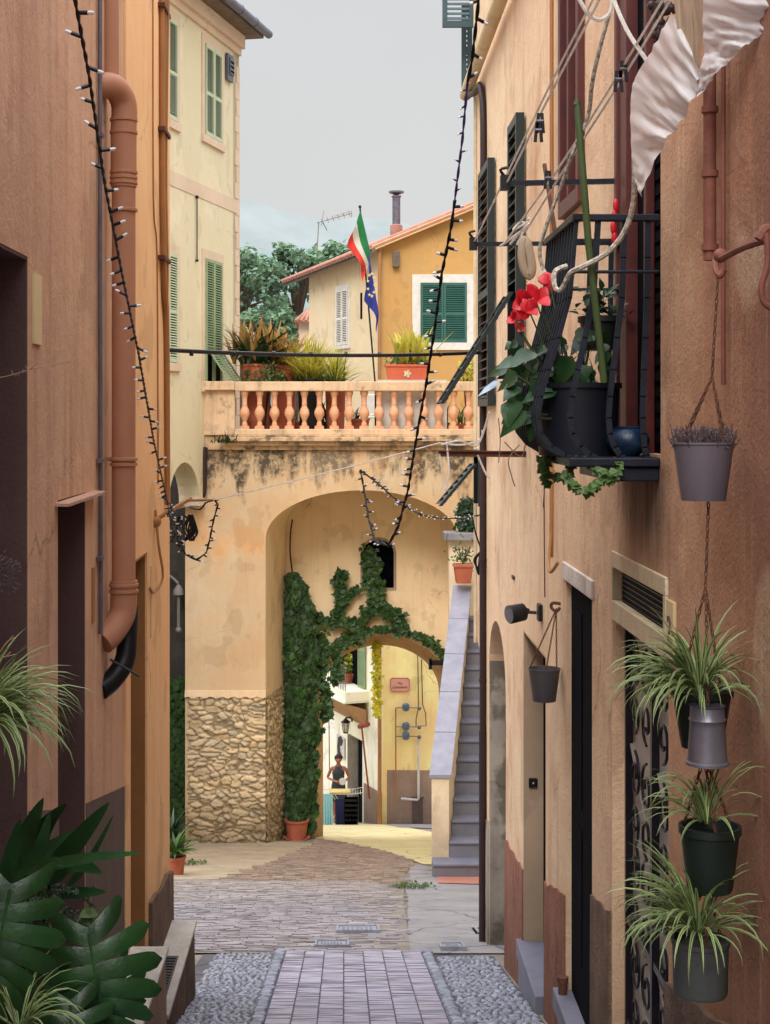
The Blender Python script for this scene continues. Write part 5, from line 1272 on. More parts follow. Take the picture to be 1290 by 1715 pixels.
t = thing('dry_tendrils', at(860, 740, 6.6), 'thin dry tendrils dangling from the left end of the balcony', 'vine'); b = MB()
for ln in ([(870,745,6.5),(852,770,6.5),(858,800,6.5),(863,815,6.5)],[(880,745,6.5),(872,765,6.5),(845,740,6.5)],[(835,700,6.6),(838,740,6.6),(835,775,6.6)],[(905,765,6.4),(912,800,6.4),(910,850,6.4)]): b.tube(spline([at(*p) for p in ln],5), .0025, 5)
b.build('stem', 'dry_stem', t)
t = thing('pale_lily', at(815, 650, 6.4), 'single pale blue lily bloom reaching left of the balcony', 'flower'); b = MB()
p = at(838, 640, 6.3); 
for k in range(3): b.leaf(p, at(792+k*6, 662-k*4, 6.3)-p, (0,-.6,1), .11-.02*k, .045, .15)
b.build('petals', 'petal_pale', t, True); b = MB(); b.tube(spline([at(870,650,6.2), at(852,640,6.25), p],4), .004, 5); b.build('stem', 'stem_green', t)

# hanging pots on chains
def hang_chains(t, top, rim, r, n=4, link=.022):
    for k in range(n):
        a = k*2*math.pi/n+.5; b = MB(); chain(b, top, V(rim)+V((r*math.cos(a), r*math.sin(a), 0)), link); b.build('chain', 'rust', t, True)
hk = thing('iron_hook', at(1205, 430, 4.6), 'painted iron bar with a hook on the dark red wall carrying the buckets', 'hook')
b = MB(); b.tube(spline([at(1290,392,3.95)+V((.04,0,0)), at(1250,412,4.2), at(1210,432,4.5)], 4), .011, 8); b.tube(spline([at(1210,432,4.5), at(1200,428,4.55), at(1199,450,4.5), at(1206,462,4.48), at(1213,452,4.48)], 5), .010, 8); b.ball(at(1207,428,4.52), .022, 10, 6); b.build('bar', 'rust_paint', hk)
b = MB(); b.tube(spline([at(1285,390,4.0), at(1286,440,4.0), at(1276,480,4.0), at(1280,505,4.0), at(1292,515,4.0)], 5), .009, 8); b.tube(spline([at(1272,402,4.05),at(1284,384,4.05),at(1296,390,4.05)],4), .016, 8); b.build('hook', 'rust_paint', hk)
def bucket(name, c, r, h, mat, label, top, nch=4, plant=None, link=.022):
    t = thing(name, c, label, 'hanging pot', 'pots hung on chains along the right wall'); c = V(c)
    b = MB(); b.lathe(c, [(r*.72, 0), (r*.73, .003), (r*.985, h-.008), (r*1.02, h-.006), (r*1.02, h), (r*.97, h), (r*.9, h-.05), (r*.2, h-.055)], 28); b.build('bucket', mat, t)
    if top is not None: hang_chains(t, top, c+V((0,0,h)), r*.96, nch, link)
    return t
bk = V((1.048, 4.49, at(0, 838, 4.49).z)); top1 = bk+V((.025, 0, .36))
t = bucket('hanging_bucket', bk, .088, .17, 'lav_bucket', 'lilac grey bucket of dry heather hanging nearest the balcony', top1)
b = MB(); chain(b, at(1203, 462, 4.48), top1, .022); b.build('chain', 'rust', t)
b = MB()
for _ in range(420):
    a, r = R(0,6.28), .085*math.sqrt(R(0,1)); p = bk+V((r*math.cos(a), r*math.sin(a), .15)); h = R(.01,.055); b.tint(.5,1.2)
    b.leaf(p+V((0,0,h)), (math.cos(a)*R(-.3,1), math.sin(a)*R(-.3,1), R(-.2,1)), (0,-1,.3), .016, .005)
    if R(0,1) < .3: b.tint(.5,.8); b.tube([p, p+V((math.cos(a)*.02, math.sin(a)*.02, h+.02))], .0012, 3, False)
b.build('heather', 'lavender_leaf', t, False)
bk2 = V((1.085, 8.35, at(0,1174,8.35).z)); t = bucket('hanging_bucket', bk2, .086, .178, 'dark_bucket', 'small dark empty bucket hanging beside the dark doorway', at(932, 1020, 8.35)+V((0,0,0)), 3, None, .03)
b = MB(); b.tube(spline([at(944,1012,8.4), at(926,1010,8.4), at(924,1018,8.4), at(932,1024,8.36), at(938,1018,8.36)],5), .009, 7); b.build('hook', 'rust', t)
def spider(b, c, n, Lmin, Lmax, w, rg, bias=None, up=.3):
    c = V(c)
    for k in range(n):
        az = rg.uniform(0, 6.28) if not bias or rg.random() > bias[1] else bias[0]+rg.gauss(0, .55)
        L = rg.uniform(Lmin, Lmax); lf = rg.uniform(.35, 1.35) if rg.random() > up else rg.uniform(1.1, 1.5)
        b.tint(.65, 1.2); b.blade(c+V((math.cos(az)*rg.uniform(0,.025), math.sin(az)*rg.uniform(0,.025), rg.uniform(0,.02))), az, L, w*rg.uniform(.7,1.2), lf, rg.uniform(1.5, 3.2)*(.6 if lf > 1.2 else 1), 8, rg.uniform(-.5,.5), 1, .2, 1.8, .30)
def spider_pot(c, label, pots, top, n, Lm, seed, bias=None, up=.3):
    t = thing('spider_plant', c, label, 'hanging plant', 'spider plants hung in a column on the right wall'); c = V(c)
    pots(t, c); rg = random.Random(seed); b = MB(); spider(b, c+V((-.01,-.01,.005)), n, Lm*.5, Lm, .0150, rg, bias, up); b.build('leaves', ['spider_green', 'spider_cream'], t, True)
    if top is not None: hang_chains(t, top, c+V((0,0,0)), .075, 3)
    return t
def can_pots(t, c):
    b = MB(); b.lathe(c+V((0,-.06,-.175)), [(.062,0),(.062,.008),(.057,.012),(.050,.11),(.050,.125),(.054,.13),(.050,.135),(.048,.165),(.052,.17),(.046,.168)], 24); b.build('can', 'galv', t)
    b = MB(); b.lathe(c+V((.012,.06,-.15)), [(.06,0),(.085,.15),(.092,.152),(.092,.17),(.083,.17),(.07,.14)], 24); b.build('pot', 'dark_plastic', t)
c1 = V((1.045, 4.49, at(0,1172,4.49).z)); tp1 = at(1182, 985, 4.49)
t = spider_pot(c1, 'bushy spider plant spilling from a small metal can, highest of the three', can_pots, tp1, 190, .34, 11, (math.pi*1.05, .5), .14)
b = MB(); chain(b, at(1187, 842, 4.47), tp1, .022); b.build('chain', 'rust', t)
def green_pots(t, c):
    b = MB(); b.lathe(c+V((0,0,-.19)), [(.060,0),(.066,.01),(.084,.165),(.090,.168),(.090,.19),(.081,.19),(.07,.16)], 26); b.build('pot', 'green_plastic', t)
c2 = V((1.062, 4.47, at(0,1382,4.47).z)); spider_pot(c2, 'sparser spider plant in a dark green pot, middle of the three', green_pots, c1+V((.01,.02,-.17)), 52, .30, 12, (math.pi, .25), .3)
def grey_pots(t, c):
    b = MB(); b.lathe(c+V((0,0,-.16)), [(.072,0),(.077,.008),(.080,.145),(.084,.147),(.084,.16),(.076,.16),(.07,.14)], 26); b.build('pot', 'grey_plastic', t)
c3 = V((1.030, 4.45, at(0,1572,4.45).z)); spider_pot(c3, 'wide spider plant in a cracked grey pot, lowest of the three', grey_pots, c2+V((-.01,.0,-.18)), 150, .33, 13, (math.pi*1.0, .45), .2)

# left foreground plants
rg = random.Random(21)
t = thing('spider_plant', at(-15, 1290, 3.9), 'striped spider plant hanging into the frame at the left edge above the broad leaves', 'hanging plant')
c = at(-62, 1236, 3.9); pot(t, c+V((0,0,-.15)), .07, .15, 'dark_plastic'); b = MB(); spider(b, c+V((.03,0,0)), 190, .18, .36, .016, rg, (-.1, .6), .06); b.build('leaves', ['spider_green', 'spider_cream'], t, True)
def ribbon(b, pts, w, nrm, fold=.12, prof=lambda t: min(1, .35+2.2*t)*(1-t**2.4)):
    pts = spline(pts, 5); k = len(pts); rows = []
    for i, p in enumerate(pts):
        d = (pts[min(i+1,k-1)]-pts[max(i-1,0)]).normalized(); n_ = (V(nrm)-d*d.dot(V(nrm))).normalized(); x = d.cross(n_); ww = w*prof(i/(k-1))/2+.0008
        rows.append(b.add([p-x*ww+n_*fold*ww, p-x*ww*.5+n_*fold*ww*.3, p, p+x*ww*.5+n_*fold*ww*.3, p+x*ww+n_*fold*ww]))
    for i in range(k-1):
        for j in range(4): b.face((rows[i]+j, rows[i]+j+1, rows[i+1]+j+1, rows[i+1]+j))
t = thing('aspidistra', at(60, 1620, 4.5), 'clump of long dark strap leaves pointing right, above the split leaves', 'plant')
b = MB()
for (p0, p1, p2, w_) in [((27,1470,4.5),(45,1400,4.5),(73,1336,4.45),.06),((35,1470,4.5),(70,1395,4.5),(112,1346,4.4),.065),((70,1480,4.6),(130,1408,4.55),(183,1344,4.5),.06),((40,1462,4.4),(130,1440,4.3),(238,1428,4.25),.034),
                         ((80,1475,4.5),(125,1450,4.4),(171,1464,4.3),.062),((55,1450,4.7),(90,1420,4.7),(150,1385,4.7),.055),((100,1500,4.4),(140,1496,4.3),(178,1494,4.25),.036),((20,1500,4.4),(60,1440,4.4),(84,1360,4.4),.05),((60,1470,4.3),(90,1448,4.25),(108,1450,4.2),.045),((110,1490,4.7),(150,1440,4.7),(190,1365,4.7),.02),((10,1490,4.6),(20,1430,4.6),(34,1372,4.6),.05)]:
    b.tint(.75, 1.25); ribbon(b, [at(*p0), at(*p1), at(*p2)], w_*1.15, (.25, -.8, .6))
b.build('leaves', 'glossy_leaf', t, True)
b = MB()
for k in range(9): b.tube(spline([at(60+rg.uniform(-30,30),1620,4.5), at(50+rg.uniform(-20,40),1500,4.5), at(40+k*8,1465,4.5)],4), .004, 5)
b.build('stems', 'stem_green', t)
def monstera(b, base, d, nrm, L):
    """split leaf: each side cut into fingers that stay joined near the midrib"""
    d = V(d).normalized(); nrm = V(nrm); nrm = (nrm-d*nrm.dot(d)).normalized(); x = d.cross(nrm); base = V(base)
    ks = [(-.10, .08, -.75, .40), (.08, .23, -.28, .58), (.23, .38, .02, .64), (.38, .53, .22, .60), (.53, .67, .42, .50), (.67, .80, .62, .36), (.80, .93, .85, .20)]
    ph = R(0, 6)
    for s in (-1, 1):
        for j, (ya, yb, tl, W) in enumerate(ks):
            W *= R(.92, 1.06); ns, nr = 9, 4; rows = []; k0 = R(.8, 1.12); b.tint3((k0, k0, k0*R(.85, 1.05)))
            for i in range(ns+1):
                q = i/ns; la = W*q*L*(1-.06*q); yc = (ya+yb)/2+tl*W*q*(.6+.4*q)
                hw = (yb-ya)/2*(1.0 if q < .5 else 1.0-.16*(q-.5)/.5)*math.sqrt(max(0, 1-max(0, (q-.72)/.28)**2))*(1+.42*q) + .0015
                row = []
                for r_ in range(nr+1):
                    f = r_/nr*2-1; y = yc+hw*f
                    ridge = .010*(1-f*f)*min(1, q*3) if q > .05 else 0
                    row.append(base + d*(y*L) + x*(s*la) + nrm*L*(ridge*1.6-.30*q*q*W*1.6-.22*max(0, y)**2+.05*q+.012*math.sin(ph+j*1.7)))
                rows.append(b.add(row))
            for i in range(ns):
                for r_ in range(nr):
                    b.face((rows[i]+r_, rows[i]+r_+1, rows[i+1]+r_+1, rows[i+1]+r_) if s > 0 else (rows[i]+r_, rows[i+1]+r_, rows[i+1]+r_+1, rows[i]+r_+1))
    b.tint3((1.5, 1.5, 1.2)); b.tube([base+d*(t_*L)+nrm*(L*(.012-.22*max(0,t_)**2)) for t_ in (-.05, .1, .3, .5, .7, .9)], [.0035,.0033,.003,.0025,.002,.001], 5)
t = thing('monstera', at(120, 1700, 4.2), 'big glossy split leaf monstera at the bottom left corner', 'plant')
b = MB()
for (p, dd, nn, L) in [((150,1572,4.15), (.22,-.30,-1), (.12,-1,.25), .29), ((15,1500,3.95), (-.15,-.35,-1), (.2,-1,.35), .28), ((62,1625,4.25), (-.35,-.3,-.9), (-.1,-1,.4), .24), ((192,1625,4.35), (.30,-.1,-1), (.35,-1,.3), .15), ((118,1690,4.05), (.1,-.4,-.9), (.1,-1,.5), .22)]:
    monstera(b, at(*p), dd, nn, L)
b.build('leaves', 'glossy_leaf', t, True)
b = MB()
for p in ((150,1572,4.15),(15,1500,3.95),(62,1625,4.25),(192,1625,4.35),(118,1690,4.05)): b.tube(spline([at(90,1760,4.4), at((90+p[0])/2,1680,4.45), at(p[0],p[1],p[2]+.02)],5), .006, 6)
b.build('stems', 'stem_green', t)
t = thing('asparagus_fern', at(70, 1640, 4.7), 'feathery fine leaved fern between the strap leaves and the split leaves', 'plant'); b = MB(); s_ = MB()
for k in range(46):
    a = at(rg.uniform(0,90), rg.uniform(1500,1640), rg.uniform(4.3,4.9)); e = a+V((rg.uniform(-.06,.16), rg.uniform(-.12,.05), rg.uniform(-.06,.09))); pts = spline([a, a.lerp(e,.5)+V((0,0,.03)), e], 6); s_.tube(pts, .0012, 3)
    for p in pts:
        for _ in range(7): b.tint(.6,1.3); b.leaf(p, (rg.uniform(-1,1),rg.uniform(-1,1),rg.uniform(-.3,1)), (0,-1,.5), .018, .003)
b.build('fronds', 'dark_leaf', t, False); s_.build('stems', 'stem_green', t)
t = thing('small_seedling', at(155, 1525, 4.9), 'light green lobed leaves poking up beside the ochre wall foot', 'plant'); b = MB()
for k in range(9): b.tint(.9,1.4); heart(b, at(150+rg.uniform(-22,22),1520+rg.uniform(-8,26),4.9), (rg.uniform(-1,1),-.3,rg.uniform(-.8,.4)), (0,-1,.7), .035, .035)
b.build('leaves', 'mid_leaf', t, True); b = MB(); b.tube([at(150,1640,4.95), at(152,1500,4.9)], .003, 5); b.tube([at(165,1640,4.95), at(195,1505,4.9)], .002, 4); b.build('stem', 'dry_stem', t)
t = thing('planter_box', (-.95, 4.3, gz(4.3)), 'dark planter standing in the left corner under the big leaves', 'planter')
b = MB(); b.box((-1.10, 3.7, gz(3.7)-.3), (-.72, 4.75, -1.78)); b.build('box', 'dark_plastic', t, False, bevel=.01)
b = MB(); b.box((-1.08, 3.72, -1.779), (-.74, 4.73, -1.76)); b.build('soil', 'soil', t, False)
b = MB()
for k in range(260): b.tint(.35,.9); heart(b, at(rg.uniform(-20,190), rg.uniform(1640,1740), rg.uniform(4.3,4.7)), (rg.uniform(-1,1),rg.uniform(-1,.2),rg.uniform(-.8,.6)), (0,-1,.8), .06, .04)
o = tag(b.build('low_leaves', 'dark_leaf'), 'mass of small dark leaves filling the bottom left corner', 'plants', kind='stuff')
t = thing('lily_grass', at(60, 1740, 4.0), 'pale arching grass leaves at the very bottom left', 'plant'); b = MB(); spider(b, at(30,1730,3.9), 34, .12, .26, .013, rg, (.1,.5), .3); b.build('leaves', ['spider_green','spider_cream'], t, True)
t = thing('heather_sprig', at(10, 970, 4.2), 'dark purple heather tuft entering at the left edge', 'plant'); b = MB(); c = at(-12, 965, 4.2)
for k in range(170):
    dd = V((rg.uniform(-.3,1), rg.uniform(-.6,.6), rg.uniform(-.5,.6))).normalized(); e = c+dd*rg.uniform(.03,.075)
    if k % 3 == 0: b.tint(.4,.7); b.tube([c, e], .001, 3, False)
    b.tint(.35,.9); b.leaf(e, dd, (0,-1,.2), .012, .004)
b.build('leaves', 'lavender_leaf', t, False)
t = thing('dry_twig', at(0, 1090, 4.2), 'pale dry twigs reaching in at the left edge', 'twig'); b = MB()
for ln in ([(-20,1120,4.2),(5,1085,4.2),(22,1065,4.2)],[(0,1092,4.2),(12,1075,4.2),(26,1068,4.2)],[(-20,1105,4.2),(10,1100,4.2),(26,1096,4.2)],[(8,1101,4.2),(18,1092,4.2)],[(-10,1125,4.2),(4,1128,4.2)]): b.tube(spline([at(*p) for p in ln],4), .0018, 4)
b.build('stem', 'dry_stem', t)
b = MB(); b.tube(spline([at(-20,636,4.3), at(20,628,4.3), at(45,620,4.3), at(80,612,4.4), at(118,606,4.5)],5), .0012, 4)
for k in range(14): p = at(20+k*3, 628-k*.9, 4.3); b.tube([p, p+V((R(-.01,.01),0,R(-.016,.016)))], .0009, 3)
tag(b.build('spider_thread', 'dry_stem'), 'fine dusty thread crossing the brown wall at the left edge', 'thread')
# ------------------------------------------------------------------ strings of lights
def light_string(path, label, sp, L, rad, seed, cable_mat='black_metal', rr=.0045, spread=1.0):
    """path: list of points; bulbs leave the cable at intervals"""
    pts = [V(p) for p in path]; rg = random.Random(seed)
    t = thing('string_lights', pts[0], label, 'string lights', 'strings of white lights over the alley')
    b = MB(); fine = []
    for a, c in zip(pts, pts[1:]):
        n = max(1, int((c-a).length/.02)); fine += [a.lerp(c, i/n) for i in range(n)]
    fine.append(pts[-1]); tw = [p+V((math.cos(i*.9), 0, math.sin(i*.9)))*rr*.7 for i, p in enumerate(fine)]
    tw2 = [p-V((math.cos(i*.9), 0, math.sin(i*.9)))*rr*.7 for i, p in enumerate(fine)]
    b.tube(tw, rr*.75, 5); b.tube(tw2, rr*.75, 5); b.build('cable', cable_mat, t)
    acc = 0; nxt = sp*.5; k = 0
    for a, c in zip(fine, fine[1:]):
        acc += (c-a).length
        if acc >= nxt and k < 100:
            nxt += sp*rg.uniform(.6, 1.4); k += 1
            an = rg.choice((rg.uniform(-.7,.7), math.pi+rg.uniform(-.7,.7))); d_ = V((math.cos(an), rg.uniform(-.3,.3), math.sin(an)*.8)).normalized()
            e = L*rg.uniform(.85,1.1); b = MB(); b.tube([a, a+d_*e*.62], rad, 6); o = b.build('socket', 'black_metal', t)
            b = MB(); b.tube([a+d_*e*.62, a+d_*e*.8, a+d_*e*.95, a+d_*e], [rad*.8, rad*.95, rad*.8, rad*.3], 6); b.build('bulb', 'bulb_white', o)
    return t
def hyp(p, q, n=10): return [V(p).lerp(V(q), i/n) for i in range(n+1)]
light_string([at(x, y, Y) for x, y, Y in [(118,-60,3.9),(126,0,4.05),(150,130,4.45),(176,310,5.1),(205,460,5.8),(232,590,6.7),(258,740,8.0),(281,842,9.3)]], 'long string of lights sloping down across the left wall in front of the drainpipe', .125, .046, .0062, 31)
light_string([at(x, y, Y) for x, y, Y in [(808,-40,4.5),(802,0,4.6),(791,100,4.75),(783,140,4.8)]], 'top end of the right string of lights beside the roof gutter', .10, .036, .0055, 32)
light_string([at(x, y, Y) for x, y, Y in [(783,140,4.8),(775,230,4.95),(762,335,5.15)]], 'stretch of lights against the sky, glare painted violet on its cable', .055, .022, .003, 33, 'glare_violet_cable', .0035)
light_string([at(x, y, Y) for x, y, Y in [(762,335,5.15),(756,380,5.2),(740,460,5.4),(727,560,5.6),(713,650,5.8),(700,720,6.0),(684,820,6.3),(668,880,6.5),(650,915,6.6),(636,905,6.65)]], 'long dark string of lights hanging in front of the balustrade and arch', .062, .036, .0058, 34)
light_string([at(x, y, Y) for x, y, Y in [(604,787,8.6),(610,820,8.5),(618,870,8.2),(628,905,8.0),(645,912,7.8)]], 'short strand of lights joining the middle string at its lowest point', .05, .034, .005, 35)
light_string([at(x, y, Y) for x, y, Y in [(604,787,8.6),(640,815,9.4),(672,845,10.2),(705,862,10.9),(740,868,11.6),(775,868,12.2),(806,862,12.9)]], 'thin garland of lights drooping under the arch top towards the right wall', .085, .032, .005, 36)
light_string([at(x, y, Y) for x, y, Y in [(281,842,9.3),(285,870,9.2),(296,900,9.1),(312,930,9.0),(330,938,9.0),(346,925,9.0),(352,900,9.0),(358,870,9.0),(365,845,9.0),(360,838,9.0)]], 'tangled loop of lights hanging below the iron bracket on the left', .03, .036, .005, 37)
light_string([at(x, y, Y) for x, y, Y in [(284,850,9.3),(300,865,9.2),(296,885,9.2),(290,905,9.15),(300,915,9.1),(308,890,9.2),(300,860,9.2)]], 'inner bunch of lights knotted on the iron bracket', .035, .034, .005, 38)
b = MB(); rg = random.Random(5)
for k in range(5): b.tube(spline([at(316+rg.uniform(-8,8),862,9.1), at(308+k*4,885,9.1), at(312+rg.uniform(-8,14),905,9.1), at(326+rg.uniform(-4,6),890,9.1), at(318+rg.uniform(-6,6),865,9.1)],5), .006, 5)
b.tube(spline([at(318,850,9.1), at(335,853,9.1), at(345,842,9.1), at(357,838,9.1)],5), .005, 5)
tag(b.build('cable_coil', 'black_metal'), 'coil of black cable hanging among the lights at the left corner', 'cable')
b = MB()
for k in range(6): b.tube(spline([at(804,925,12.9), at(798+rg.uniform(-4,10),940,12.9), at(806+rg.uniform(-6,6),962,12.9), at(814,945,12.9), at(806,920,12.9)],5), .008, 5)
b.tube(spline([at(792,868,12.8), at(796,890,12.8), at(806,922,12.9), at(804,930,12.9)],5), .007, 5)
tag(b.build('cable_coil', 'black_metal'), 'small coil of black wire on the right wall beside the clay pot', 'cable')
b = MB(); b.tube(sag(at(276,586,9.7), at(816,590,12.75), .03, 16), .014, 8)
for k in range(9): p = at(276,586,9.7).lerp(at(816,590,12.75), (k+.6)/9.3)-V((0,0,.02)); b.tube([p-V((.012,0,0)), p+V((.012,0,0))], .018, 8)
tag(b.build('overhead_cable', 'black_metal'), 'thick black cable strung level across the alley in front of the terrace', 'cable')
b = MB(); b.tint(1); b.tube(sag(at(290,853,9.4), at(735,742,10), .01, 10), .004, 5); tag(b.build('washing_line', 'rope'), 'thin white line stretched across in front of the arch', 'rope')

# ------------------------------------------------------------------ ivy
def leafy(b, line, r, dens, L, nrm, rg, lo=.55, hi=1.25, flat=.4):
    pts = spline(line, 8)
    for i, p in enumerate(pts[:-1]):
        for _ in range(dens):
            q = p.lerp(pts[i+1], rg.random()); rr = r if not callable(r) else r(i/len(pts))
            o_ = V((rg.gauss(0,.36), 0, rg.gauss(0,.36)))*rr + V(nrm)*abs(rg.gauss(0,.5))*rr*flat
            g = rg.uniform(lo, hi); yl = rg.random()**5; b.tint3((g*(1+.9*yl), g*(1+.35*yl), g*rg.uniform(.7,1.1)))
            b.leaf(q+o_, (rg.uniform(-.8,.8), rg.uniform(-.4,.1), rg.uniform(-1,.25)), V(nrm)+V((rg.uniform(-.6,.6),0,rg.uniform(-.3,.8))), L*rg.uniform(.6,1.15), L*rg.uniform(.75,1.0), .15, ((0,0),(.12,.42),(.3,.30),(.45,.50),(.65,.22),(1,0)))
rg = random.Random(77)
t = thing('ivy', at(497, 1390, 29.9), 'thick green creeper climbing the inner pier and arching over the low doorway', 'creeper')
b = MB()
for _ in range(5200):                         # dense hanging sheet on the left inner wall
    z = rg.uniform(0, 1); y = 958+(1388-958)*z; wl_, wr_ = 480+4*math.sin(z*17), 520+13*math.sin(z*3.1)*(.5+.5*z)+9*noise.noise(V((z*9,3,1)))+7*noise.noise(V((z*26,7,1)))+rg.uniform(-4,4)
    if z < .12: wl_, wr_ = 484-3*z/.12, 494+24*(z/.12)**.7+5*noise.noise(V((z*90,2,2)))
    x = rg.uniform(wl_, wr_)+rg.gauss(0,2.2); bul = .10+.22*math.sin(math.pi*(x-wl_)/(wr_-wl_))*(.6+.4*math.sin(z*29+x*.15))
    p = at(x, y, 29.95-bul*rg.random()**.4); depth = rg.uniform(.45, 1.3)*(.85+.5*noise.noise(V((x*.09, z*24, 4)))); yl = rg.random()**6; b.tint3((depth*(1+.9*yl), depth*(1+.35*yl), depth*rg.uniform(.7,1.05)))
    L = rg.uniform(.09, .17); b.leaf(p, (rg.uniform(-.7,.7), rg.uniform(-.5,-.05), -1), (rg.uniform(-.6,.6), -1, rg.uniform(.1,.9)), L, L*.95, .15, ((0,0),(.12,.42),(.3,.30),(.45,.50),(.65,.22),(1,0)))
A = lambda *l: [at(x, y, 30.08) for x, y in l]
for ln, r, dn in ((A((525,1030),(560,1040),(600,1040),(625,1015),(650,1020),(672,1060)), .16, 8), (A((515,1100),(550,1090),(590,1062),(640,1053),(690,1060),(725,1078),(745,1098)), .12, 11),
                  (A((618,925),(622,960),(632,990),(628,1020)), .25, 24), (A((560,1045),(572,1000),(568,970),(575,962)), .12, 12), (A((600,985),(585,995),(575,1010)), .08, 8),
                  (A((535,1060),(540,1110),(530,1150)), .22, 14), (A((560,1090),(566,1120),(556,1140)), .16, 9), (A((590,1065),(570,1080)), .18, 7), (A((650,1020),(675,1040)), .18, 14),(A((545,1150),(550,1180),(545,1200)), .14, 8), (A((590,1040),(605,1075)), .14, 6)):
    leafy(b, ln, r*.8, dn, rg.uniform(.10,.15), (0,-1,0), rg)
b.build('leaves', 'ivy_leaf', t, True)
b = MB()
for ln in (A((497,1388),(500,1200),(498,1000),(490,960)), A((505,1300),(530,1120),(600,1045),(650,1018),(672,1058)), A((520,1110),(590,1062),(690,1060),(745,1098)), A((490,960),(486,925),(487,890),(490,870)), A((628,1020),(625,925))): b.tube(spline(ln, 5), .016, 5)
b.build('stem', 'stem_brown', t)
t = thing('hanging_vine', at(630, 1075, 30.2), 'sunlit yellow vine strands dangling through the low archway', 'vine'); b = MB(); s_ = MB()
for ln in ([(628,1070,30.5),(630,1120,30.6),(627,1160,30.6),(632,1200,30.6)],[(632,1075,30.6),(634,1130,30.6),(636,1185,30.6)]):
    s_.tube(spline([at(*p) for p in ln],4), .008, 4); leafy(b, [at(*p) for p in ln], .06, 5, .10, (0,-1,0), rg, .8, 1.2)
b.build('leaves', 'lime_leaf', t, True); s_.build('stem', 'stem_green', t)
def ivy_pot():
    c = at(497, 1404, 29.7); c.z = gz(29.7)+.05
    t = thing('clay_pot', c, 'round terracotta pot in a saucer at the foot of the creeper', 'pot'); pot(t, c, .23, .36, 'terracotta', True, .02, .78)
    b = MB(); b.lathe(c-V((0,0,.03)), [(.22,0),(.26,.04),(.25,.045),(.2,.02)], 20); b.build('saucer', 'terracotta', t)
ivy_pot()
t = thing('ivy', at(296, 1395, 28.4), 'dark ivy covering the shadowed wall left of the rubble pier', 'creeper'); b = MB()
for _ in range(900):
    x, y = rg.uniform(278, 316), 1130+270*rg.random()**.8; g = rg.uniform(.5,1.1); b.tint3((g,g,g*.9)); L = rg.uniform(.08,.16)
    b.leaf(at(x, y, 28.75-rg.uniform(0,.12)), (rg.uniform(-.7,.7),-.2,-1), (rg.uniform(-.5,.5),-1,.4), L, L*.9, .15)
b.build('leaves', 'ivy_leaf', t, True); b = MB(); b.tube([at(298,1400,28.8), at(296,1140,28.8)], .02, 5); b.build('stem', 'stem_brown', t)
t = thing('potted_plant', at(295, 1440, 20), 'terracotta pot of broad striped leaves behind the ochre corner', 'potted plant'); c = at(292, 1438, 20.5); c.z = gz(20.5); pot(t, c, .15, .26, 'terracotta', True, .018, .8)
b = MB()
for k in range(60): b.tint(.7,1.5); a = rg.uniform(0,6.28); b.blade(c+V((0,0,.25)), a, rg.uniform(.2,.46), .07, rg.uniform(.5,1.4), rg.uniform(.6,2), 5, 0, None, .2, 2.2)
b.build('leaves', 'mid_leaf', t, True)
t = thing('potted_plant', at(290, 1380, 22), 'dark leafy plant standing farther back behind the ochre corner', 'potted plant'); c = at(288, 1420, 22.5); c.z = gz(22.5); pot(t, c, .17, .28, 'dark_plastic', True, .018, .8)
b = MB()
for k in range(50): b.tint(.6,1.2); a = rg.uniform(0,6.28); b.blade(c+V((0,0,.27)), a, rg.uniform(.3,.7), .08, rg.uniform(.9,1.5), rg.uniform(.4,1.6), 5, 0, None, .2, 2.2)
b.build('leaves', 'dark_leaf', t, True)
def tuft(name, c, n, r, h, w_, mat, label, cat='weeds', dr=(.6,2)):
    b = MB(); c = V(c)
    for _ in range(n): b.tint(.7,1.3); a = rg.uniform(0,6.28); b.blade(c+V((rg.gauss(0,r),rg.gauss(0,r*.4),0)), a, rg.uniform(h*.4,h), w_, rg.uniform(.5,1.5), rg.uniform(*dr), 4)
    return tag(b.build(name, mat), label, cat)
tuft('weed_tuft', at(378, 742, 28.2), 60, .12, .28, .03, 'dark_leaf', 'small weed tuft on the left end of the stained cornice')
# ------------------------------------------------------------------ terrace
def tpot(px, py_top, Y, r, h, mat, label, leafmat, n, L, w_, lift=(.6,1.5), dr=(.5,1.8), zb=None, name='potted_plant'):
    c = at(px, 0, Y); c.z = -.42 if zb is None else zb
    t = thing(name, c, label, 'potted plant', 'potted plants on the terrace'); pot(t, c, r, h, mat, True, .02, .78); b = MB()
    for _ in range(n): b.tint(.7,1.3); a = rg.uniform(0,6.28); b.blade(c+V((rg.gauss(0,r*.4),rg.gauss(0,r*.4),h-.02)), a, rg.uniform(L*.5,L), w_, rg.uniform(*lift), rg.uniform(*dr), 6, rg.uniform(-.4,.4), None, .25, 2.2)
    b.build('leaves', leafmat, t, True); return t, c
t, c = tpot(430, 0, 28.95, .30, 1.42, 'terracotta', 'tall brown pot of dark strap leaves with orange tops on the terrace', 'dark_leaf', 80, 1.0, .12, (.4,1.4), (.4,1.6))
b = MB()
for _ in range(70): b.tint(.8,1.2); a = rg.uniform(0,6.28); b.blade(c+V((rg.gauss(0,.2),rg.gauss(0,.1),1.42)), a, rg.uniform(.55,1.0), .10, rg.uniform(.8,1.5), rg.uniform(.1,.9), 5, 0, None, .25, 2.2)
b.build('bracts', 'orange_leaf', t, True)
t, c = tpot(475, 0, 29.3, .26, 1.40, 'trough_red', 'pot of orange green upright leaves behind the left balusters', 'orange_leaf', 90, .95, .08, (.7,1.5), (.2,1.0))
